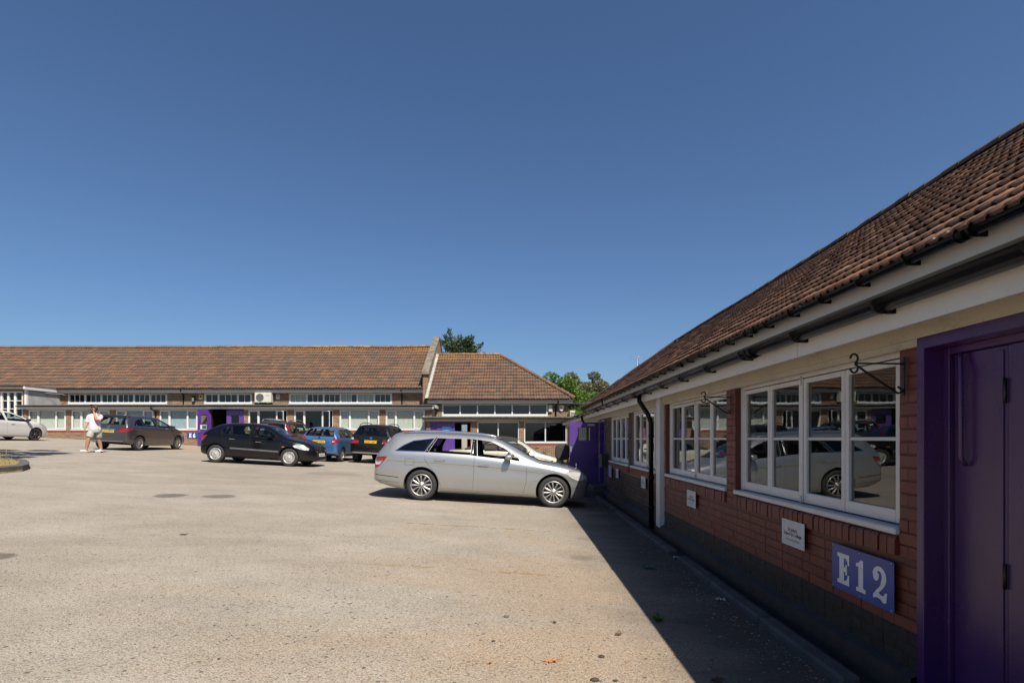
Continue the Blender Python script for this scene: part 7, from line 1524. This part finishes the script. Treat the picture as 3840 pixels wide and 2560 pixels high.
# ================================================================ office chair beyond the silver bonnet
def office_chair():
    p = AT(2108, 1644, 17.5); x, y, g = p.x, 17.5, zg(p.x); root = empty('office_chair', (x, y, g), R(8), 'black office chair seen from behind, beyond the bonnet of the silver car', 'chair'); plain('chair_fabric', (0.045, 0.040, 0.036), 0.95, bump=0.3)
    h0, h1 = 0.78, 1.30; N = 9; vs = []; fs = []
    def outline(t): return 0.24 * max(0.35, (1 - abs(2 * t - 1) ** 3.2)) ** (1 / 3.2)
    for side in (0, 1):
        for j in range(N):
            t = j / (N - 1); w = outline(t)
            for i in range(N):
                s = -1 + 2 * i / (N - 1); e = 1 - max(abs(s), abs(2 * t - 1)) ** 6; vs.append((s * w, (-0.035 if side == 0 else 0.035) * max(0.15, e) - 0.05 * s * s * 0.6, h0 + (h1 - h0) * t - (0.03 * s * s if t > 0.9 else 0) + (0.03 * s * s if t < 0.1 else 0)))
    for j in range(N - 1):
        for i in range(N - 1): a = j * N + i; fs += [(a, a + 1, a + N + 1, a + N), (N * N + a + N, N * N + a + N + 1, N * N + a + 1, N * N + a)]
    for i in range(N - 1): fs += [(i + 1, i, N * N + i, N * N + i + 1), (N * (N - 1) + i, N * (N - 1) + i + 1, 2 * N * N - N + i + 1, 2 * N * N - N + i), (i * N, (i + 1) * N, N * N + (i + 1) * N, N * N + i * N), ((i + 1) * N + N - 1, i * N + N - 1, N * N + i * N + N - 1, N * N + (i + 1) * N + N - 1)]
    MB().add(vs, fs, 0, True).build('backrest', M['chair_fabric'], root)
    MB().bbox((-0.25, 0.04, 0.50), (0.25, 0.52, 0.58), 0.03).build('seat', M['chair_fabric'], root); MB().tube([(0, 0.28, 0.50), (0, 0.28, 0.12)], 0.028, 10).build('column', M['black_iron'], root); MB().tube([(0, 0.28, 0.5), (0, 0.05, 0.52), (0, -0.03, 0.80)], 0.022, 8).build('spine', M['black_iron'], root)
    for sg in (-1, 1): MB().tube([(sg * 0.27, 0.3, 0.53), (sg * 0.30, 0.25, 0.74), (sg * 0.30, 0.05, 0.76)], 0.02, 8).build('armrest', M['black_iron'], root)
    for k in range(5):
        a = 2 * math.pi * k / 5 + 0.3; e = Vector((0.28 * math.cos(a), 0.28 + 0.28 * math.sin(a), 0.075)); o = MB().tube([(0, 0.28, 0.13), e], [0.028, 0.016], 6).build('base_leg', M['black_iron'], root); MB().tube([e + Vector((0, -0.02, -0.045)), e + Vector((0, 0.02, -0.045))], 0.028, 10).build('castor', M['black_iron'], o)
office_chair()
# bicycle against the lodge wall
def bicycle():
    p = AT(2000, 1644, 30.3); x, y, g = p.x, 30.35, zg(p.x); root = empty('bicycle', (x, y, g), 0, 'yellow and black bicycle leaning on the lodge wall below its right window', 'bicycle'); plain('bike_yellow', (0.55, 0.48, 0.04), 0.4)
    root.rotation_euler = (R(-6), 0, R(180)); f = MB()
    A, B, C_, D, F_ = Vector((-0.52, 0, 0.34)), Vector((-0.05, 0, 0.30)), Vector((-0.20, 0, 0.78)), Vector((0.36, 0, 0.80)), Vector((0.52, 0, 0.34))
    for a, b in ((A, B), (A, C_), (B, C_), (B, D), (C_, D)): f.tube([a, b], 0.016, 6)
    f.build('frame', M['bike_yellow'], root); MB().tube([D + Vector((-0.03, 0, 0.1)), D, F_], 0.014, 6).build('fork', M['black_iron'], root)
    for c in (A, F_):
        m = MB(); m.tube([c + Vector((0.33 * math.cos(a), 0, 0.33 * math.sin(a))) for a in [2 * math.pi * k / 24 for k in range(25)]], 0.02, 6, cap=False)
        for k in range(8): m.tube([c, c + Vector((0.32 * math.cos(k * math.pi / 4), 0, 0.32 * math.sin(k * math.pi / 4)))], 0.003, 4)
        m.build('wheel', M['tyre'], root)
    MB().bbox((-0.34, -0.07, 0.90), (-0.10, 0.07, 0.95), 0.02).build('saddle', M['black_iron'], root); MB().tube([C_, (-0.22, 0, 0.91)], 0.012, 6).build('seat_post', M['galv'], root); MB().tube([(0.34, -0.28, 1.02), (0.30, -0.1, 0.98), (0.30, 0.1, 0.98), (0.34, 0.28, 1.02)], 0.015, 6).build('handlebar', M['black_iron'], root)
bicycle()
# stick by the open door
m = MB(); q = Vector((1.74, 14.25, zg(1.74))); m.tube([q, q + Vector((0.03, 0.5, 0.52))], 0.016, 6); tag(m.build('broom_handle', plain('stick_wood', (0.22, 0.09, 0.03), 0.7)), 'short brown stick propped against the open purple door', 'stick')

# ================================================================ litter and leaves in the foreground
def leaf_litter(px, py, s, rot, label, col):
    p = gpt(px, py); pts = []; rg = random.Random(int(px))
    for k in range(18):
        a = 2 * math.pi * k / 18; r = s * (1.0 if k % 3 == 0 else 0.55 + 0.15 * rg.random()) * (1.15 if k in (0, 9) else 1.0); pts.append(Vector((r * math.cos(a), 0.62 * r * math.sin(a), 0.0)))
    vs = [Vector((0, 0, 0.012))] + [v + Vector((0, 0, 0.004 + 0.016 * rg.random())) for v in pts]; Rz = Matrix.Rotation(rot, 3, 'Z'); fs = [(0, 1 + k, 1 + (k + 1) % 18) for k in range(18)]
    bot = [v - Vector((0, 0, 0.0025)) for v in vs]; m = MB(); m.add([p + Rz @ v for v in vs] + [p + Rz @ v for v in bot], fs + [(19 + f[0], 19 + f[2], 19 + f[1]) for f in fs] + [(1 + k, 20 + k, 20 + (k + 1) % 18, 1 + (k + 1) % 18) for k in range(18)])
    tag(m.build('fallen_leaf', M[col]), label, 'leaf', 'fallen leaves')
plain('leaf_orange', (0.46, 0.20, 0.06), 0.8, var=0.3, scale=20); plain('leaf_brown', (0.13, 0.06, 0.03), 0.8, var=0.4, scale=20)
leaf_litter(2070, 2480, 0.055, 0.2, 'large pale orange fallen leaf at the bottom of the picture', 'leaf_orange'); leaf_litter(1838, 2488, 0.02, 1.0, 'small orange leaf left of the large pale one', 'leaf_orange'); leaf_litter(2320, 2380, 0.032, 0.6, 'curled brown leaf right of the large orange leaf', 'leaf_brown')
leaf_litter(2080, 2336, 0.022, 2.0, 'small brown leaf above the large orange leaf', 'leaf_brown'); leaf_litter(2690, 2552, 0.05, 0.4, 'brown leaf in the shade at the bottom of the picture', 'leaf_brown'); leaf_litter(690, 2005, 0.05, 0.4, 'lone greenish leaf out on the open tarmac', 'leaf_olive')
def stone(px, py, s, label, mat='concrete'):
    p = gpt(px, py); bm = bmesh.new(); bmesh.ops.create_icosphere(bm, subdivisions=2, radius=1); rg = random.Random(int(px + py))
    for v in bm.verts: v.co = Vector((v.co.x * s * rg.uniform(0.85, 1.15), v.co.y * s * 0.7, v.co.z * s * 0.45)) + p + Vector((0, 0, s * 0.3))
    me = bpy.data.meshes.new('pebble'); bm.to_mesh(me); bm.free(); me.materials.append(M[mat]); tag(link('pebble', me), label, 'pebble', 'loose pebbles')
plain('stone_dark', (0.055, 0.048, 0.042), 0.85, var=0.3)
stone(1898, 2313, 0.022, 'flat grey pebble on the sandy foreground', 'concrete'); stone(2256, 2463, 0.022, 'dark pebble right of the large orange leaf', 'stone_dark'); stone(2230, 2551, 0.026, 'dark stone at the bottom edge of the picture', 'stone_dark'); stone(2308, 2553, 0.016, 'small dark stone at the bottom edge, right of the larger one', 'stone_dark'); stone(1850, 2404, 0.014, 'small dark pebble in the middle foreground', 'stone_dark')
def scrap(px, py, s, label, mat, seed, x=None):
    p = gpt(px, py); rg = random.Random(seed); n = 6; vs = []; top = []
    for j in range(n):
        for i in range(n): vs.append(p + Vector(((i / (n - 1) - 0.5) * s * 1.5, (j / (n - 1) - 0.5) * s, 0.006 + rg.uniform(0, 0.022))))
    fs = [(j * n + i, j * n + i + 1, (j + 1) * n + i + 1, (j + 1) * n + i) for j in range(n - 1) for i in range(n - 1)]; m = MB(); m.add(vs, fs, 0, True); m.add([v - Vector((0, 0, 0.002)) for v in vs], [tuple(reversed(f)) for f in fs], 0, True); tag(m.build('litter', M[mat]), label, 'litter')
plain('scrap_green', (0.02, 0.16, 0.10), 0.6, var=0.5, scale=40); scrap(2434, 2130, 0.09, 'crumpled green wrapper in the shade of the long building', 'scrap_green', 3); scrap(2540, 2093, 0.06, 'torn white paper scrap by the kerb gap', 'sign_white', 5); scrap(2452, 2029, 0.035, 'small white scrap beside the kerb in the shade', 'sign_white', 6); scrap(2702, 2251, 0.05, 'white scrap lying against the near kerb', 'sign_white', 8)
def weed(px, py, label):
    p = gpt(px, py); rg = random.Random(3); m = MB()
    for k in range(26):
        a = rg.uniform(0, 6.28); h = rg.uniform(0.02, 0.055); d = Vector((math.cos(a), math.sin(a), 0)); s = Vector((-d.y, d.x, 0)) * 0.006; b = p + d * rg.uniform(0, 0.02); m.add([b - s, b + s, b + d * h * 0.6 + Vector((0, 0, h)) + s, b + d * h * 0.9 + Vector((0, 0, h * 0.9)) - s], [(0, 1, 2, 3)])
    tag(m.build('weed', M['leaf_bright']), label, 'weed')
weed(2467, 2326, 'small green weed growing on the shadow line')

# grit washed up along the kerb and scattered over the yard
rg = random.Random(21); gm = MB(); O8 = [(1, 0, 0), (-1, 0, 0), (0, 1, 0), (0, -1, 0), (0, 0, 1), (0, 0, -1)]; F8 = [(0, 2, 4), (2, 1, 4), (1, 3, 4), (3, 0, 4), (2, 0, 5), (1, 2, 5), (3, 1, 5), (0, 3, 5)]
for k in range(2600):
    if k < 1700: x = 1.93 - abs(rg.gauss(0, 0.20)); y = 2.2 + 11 * rg.random() ** 1.5
    else: y = 2.3 + 6 * rg.random() ** 1.6; x = rg.uniform(-0.95, 0.6) * y
    if x > 1.93: continue
    s_ = rg.uniform(0.0025, 0.007) * (1.4 if rg.random() < 0.06 else 1.0); c = Vector((x, y, zg(x) + s_ * 0.5)); a = rg.uniform(0, 3.14)
    gm.add([c + Vector(((p[0] * math.cos(a) - p[1] * math.sin(a)) * s_ * 1.3, (p[0] * math.sin(a) + p[1] * math.cos(a)) * s_, p[2] * s_ * 0.7)) for p in O8], F8)
t = NT('grit'); t.set(t.ramp(t.node('ShaderNodeNewGeometry').outputs['Random Per Island'], [(0, (0.09, 0.07, 0.055)), (0.45, (0.22, 0.18, 0.14)), (0.8, (0.45, 0.40, 0.33)), (0.93, (0.62, 0.58, 0.52)), (1.0, (0.42, 0.17, 0.06))]), 0.85); M['grit'] = t.mat
tag(gm.build('grit', M['grit']), 'loose grit lying along the kerb and over the yard', 'grit', kind='stuff')
# ================================================================ the man on the phone
def skin_mesh(name, verts, edges, mat, sub=2, root=0):
    me = bpy.data.meshes.new(name); me.from_pydata([Vector(v[:3]) for v in verts], edges, []); o = bpy.data.objects.new(name, me); TMP.collection.objects.link(o)
    md = o.modifiers.new('s', 'SKIN'); md.use_smooth_shade = True; md.branch_smoothing = 0.6
    if not me.skin_vertices: me.skin_vertices.new() if hasattr(me.skin_vertices, 'new') else None
    for i, v in enumerate(verts):
        d = me.skin_vertices[0].data[i]; rx, ry = v[3] if isinstance(v[3], tuple) else (v[3], v[3]); d.radius = (rx, ry); d.use_root = (i == root)
    s = o.modifiers.new('d', 'SUBSURF'); s.levels = sub; s.render_levels = sub
    new = evaluated(o); bpy.data.objects.remove(o); new.materials.clear(); new.materials.append(mat); new.polygons.foreach_set('use_smooth', [True] * len(new.polygons)); return new
def man():
    plain('skin', (0.46, 0.235, 0.145), 0.55, var=0.08, scale=12); plain('shirt_pink', (0.84, 0.66, 0.70), 0.85, var=0.10, scale=25, bump=0.4, bscale=30); plain('shorts_pale', (0.43, 0.44, 0.38), 0.9, var=0.10, scale=18, bump=0.4, bscale=30); plain('hair_brown', (0.045, 0.024, 0.014), 0.6, var=0.5, scale=40); plain('shoe_white', (0.76, 0.75, 0.76), 0.6, var=0.05)
    Y = 21.07; p = AT(356, 1644, Y); x, y = p.x, Y; g = zg(x); al = math.atan2(-x, y)
    root = empty('person', (x, y, g), al, 'man in pale pink shirt and light shorts walking left with a phone to his ear', 'person')
    # local axes: x to the right in the picture, y away from the camera
    V = []; Ed = []
    def chain(pts, start=None):
        prev = start
        for q in pts:
            V.append(q); i = len(V) - 1
            if prev is not None: Ed.append((prev, i))
            prev = i
        return prev
    pel = chain([(0.0, 0.0, 0.93, (0.15, 0.12))]); wa = chain([(0.0, 0.01, 1.08, (0.15, 0.12)), (0.005, 0.01, 1.28, (0.165, 0.125)), (0.0, 0.02, 1.44, (0.13, 0.10))], pel); ch = wa
    nk = chain([(-0.02, 0.0, 1.535, (0.06, 0.06)), (-0.058, -0.02, 1.61, (0.078, 0.085)), (-0.078, -0.03, 1.69, (0.105, 0.115)), (-0.07, -0.025, 1.755, (0.085, 0.095))], ch)
    # face: brow, nose and chin turned to the left
    # phone arm (nearer the camera)
    e1 = chain([(0.16, -0.06, 1.46, 0.062), (0.135, -0.18, 1.34, 0.062), (0.06, -0.26, 1.235, 0.055), (0.01, -0.22, 1.38, 0.052), (-0.025, -0.15, 1.53, 0.038), (-0.045, -0.13, 1.60, (0.026, 0.034))], ch)
    hand1 = e1
    e2 = chain([(-0.155, 0.06, 1.46, 0.062), (-0.20, 0.06, 1.32, 0.050), (-0.235, 0.03, 1.17, 0.052), (-0.275, -0.02, 1.03, 0.047), (-0.30, -0.05, 0.925, 0.035), (-0.31, -0.055, 0.875, (0.022, 0.036))], ch)
    hand2 = e2
    for k, (dx, dz, L) in enumerate(((-0.02, 0, .055), (-0.007, 0, .066), (0.007, 0, .07), (0.02, 0, .062))):
        chain([(-0.312, -0.055 + dx, 0.835, 0.009), (-0.316, -0.062 + dx, 0.835 - L * 0.6, 0.009), (-0.308, -0.066 + dx, 0.835 - L, 0.008)], hand2)
        chain([(-0.055 - 0.012 * k, -0.155, 1.625 + 0.012 * k, 0.009), (-0.080 - 0.012 * k, -0.150, 1.640 + 0.016 * k, 0.009), (-0.098 - 0.008 * k, -0.125, 1.640 + 0.018 * k, 0.008)], hand1)
    chain([(-0.295, -0.085, 0.87, 0.010), (-0.30, -0.10, 0.84, 0.009)], hand2); chain([(-0.03, -0.115, 1.635, 0.010), (-0.025, -0.10, 1.67, 0.009)], hand1)
    # legs
    l1 = chain([(-0.10, -0.03, 0.86, (0.12, 0.115)), (-0.15, -0.07, 0.70, 0.105), (-0.195, -0.10, 0.51, 0.075), (-0.222, -0.085, 0.37, 0.075), (-0.265, -0.07, 0.13, 0.048), (-0.275, -0.075, 0.06, 0.05)], pel)
    l2 = chain([(0.09, 0.03, 0.86, (0.12, 0.115)), (0.115, 0.06, 0.70, 0.105), (0.125, 0.08, 0.51, 0.075), (0.155, 0.10, 0.37, 0.075), (0.195, 0.10, 0.13, 0.048), (0.19, 0.09, 0.06, 0.05)], pel)
    link('body', skin_mesh('body', V, Ed, M['skin'], 2), root)
    body = [c for c in root.children][0]
    m = MB(); m.lathe([(0.0001, -0.012), (0.012, -0.006), (0.013, 0.004), (0.0001, 0.014)], 10, 0, Matrix.Translation((-0.155, -0.075, 1.69)) @ Matrix.Rotation(R(-90), 4, 'Y') @ Matrix.Rotation(R(20), 4, 'X')); m.build('nose', M['skin'], root)
    for dy in (-0.098, -0.045): MB().lathe([(0.0001, -0.009), (0.011, 0), (0.0001, 0.009)], 8, 0, Matrix.Translation((-0.138, dy, 1.715))).build('eye', M['plate_ink'], root)
    MB().bbox((-0.148, -0.10, 1.655), (-0.130, -0.055, 1.662), 0.002).build('mouth', plain('lip', (0.30, 0.10, 0.08), 0.6), root)
    rg = random.Random(5)
    hv = [(-0.06, -0.01, 1.75, (0.088, 0.10)), (0.0, 0.01, 1.72, (0.075, 0.098)), (0.02, 0.015, 1.665, (0.055, 0.085)), (0.02, 0.02, 1.63, (0.03, 0.055)), (-0.115, -0.03, 1.765, (0.05, 0.075))]
    hm = skin_mesh('hair', hv, [(0, 1), (1, 2), (2, 3), (0, 4)], M['hair_brown'], 3)
    for v in hm.vertices: v.co += v.normal * rg.uniform(-0.004, 0.012)
    link('hair', hm, root)
    def rings(mb, rs, n=20, wav=0.0, cap=(True, True)):       # cloth: stacked elliptical rings (x, y, z, rx, ry)
        vs = []; fs = []
        for i, (a, b, c, rx, ry) in enumerate(rs):
            for k in range(n):
                t = 2 * math.pi * k / n; w = 1 + wav * math.sin(3 * t + i * 1.3) + wav * 0.7 * math.sin(5 * t - i * 2.1); vs.append((a + rx * w * math.cos(t), b + ry * w * math.sin(t), c + wav * 0.25 * math.sin(2 * t + i)))
        for i in range(len(rs) - 1):
            for k in range(n): q = (k + 1) % n; fs.append((i * n + k, i * n + q, (i + 1) * n + q, (i + 1) * n + k))
        if cap[0]: fs.append(tuple(range(n - 1, -1, -1)))
        if cap[1]: fs.append(tuple(range((len(rs) - 1) * n, len(rs) * n)))
        mb.add(vs, fs, 0, True)
    def limb(mb, pts, n=14):
        P = []; r = []
        for i in range(len(pts) - 1):
            for k in range(4): t = k / 4; P.append(Vector(pts[i][:3]).lerp(Vector(pts[i + 1][:3]), t)); r.append(pts[i][3] * (1 - t) + pts[i + 1][3] * t + 0.004 * math.sin(len(P) * 2.2))
        P.append(Vector(pts[-1][:3])); r.append(pts[-1][3]); mb.tube(P, r, n)
    sm_ = MB(); rings(sm_, [(0.005, 0.0, 0.855, 0.198, 0.155), (0.0, 0.0, 0.90, 0.203, 0.158), (-0.005, 0.0, 1.00, 0.188, 0.150), (0.0, 0.005, 1.12, 0.188, 0.148), (0.0, 0.01, 1.25, 0.196, 0.146), (0.0, 0.015, 1.36, 0.203, 0.138), (-0.005, 0.015, 1.43, 0.200, 0.125), (-0.01, 0.01, 1.475, 0.150, 0.100), (-0.015, 0.005, 1.51, 0.085, 0.078), (-0.018, 0.003, 1.53, 0.072, 0.070)], 24, 0.022, (False, False))
    limb(sm_, [(0.13, -0.02, 1.425, 0.085), (0.175, -0.09, 1.39, 0.085), (0.165, -0.17, 1.335, 0.078), (0.10, -0.24, 1.265, 0.074)]); limb(sm_, [(-0.13, 0.04, 1.425, 0.085), (-0.185, 0.06, 1.38, 0.080), (-0.215, 0.055, 1.27, 0.070), (-0.24, 0.03, 1.16, 0.068)])
    sm_.build('shirt', M['shirt_pink'], root)
    th = MB(); rings(th, [(0.0, 0.0, 0.985, 0.175, 0.14), (0.0, 0.0, 0.93, 0.195, 0.155), (0.0, 0.0, 0.86, 0.205, 0.165), (-0.01, -0.005, 0.79, 0.20, 0.16), (-0.01, -0.01, 0.755, 0.17, 0.13)], 22, 0.012)
    limb(th, [(-0.09, -0.025, 0.83, 0.115), (-0.135, -0.06, 0.72, 0.122), (-0.172, -0.085, 0.615, 0.118), (-0.180, -0.09, 0.595, 0.118)]); limb(th, [(0.09, 0.025, 0.83, 0.115), (0.11, 0.05, 0.72, 0.122), (0.122, 0.07, 0.605, 0.116), (0.123, 0.072, 0.585, 0.116)])
    th.build('shorts', M['shorts_pale'], root)
    for hx, hy, hz, tx, ty, tz in ((-0.235, -0.07, 0.045, -0.46, -0.125, 0.075), (0.225, 0.10, 0.045, 0.0, 0.03, 0.035)):
        mid = ((hx + tx) / 2, (hy + ty) / 2, (hz + tz) / 2 + 0.01); s_ = [(hx, hy, hz, (0.055, 0.055)), (*mid, (0.055, 0.05)), (tx, ty, tz, (0.042, 0.036)), (hx * 0.75 + tx * 0.25, hy * 0.75 + ty * 0.25, hz + 0.055, (0.052, 0.052))]
        link('shoe', skin_mesh('shoe', s_, [(0, 3), (3, 1), (1, 2), (0, 1)], M['shoe_white'], 2), root)
    ph = MB(); Tp = Matrix.Translation((x, y, g)) @ Matrix.Rotation(al, 4, 'Z') @ Matrix.Translation((-0.078, -0.135, 1.655)) @ Matrix.Rotation(R(-28), 4, 'Y'); ph.bbox((-0.034, -0.006, -0.065), (0.034, 0.006, 0.065), 0.004, 0, Tp); tag(ph.build('mobile_phone', M['car_trim']), 'dark mobile phone held to the ear of the walking man', 'phone')
man()
bpy.data.scenes.remove(TMP)
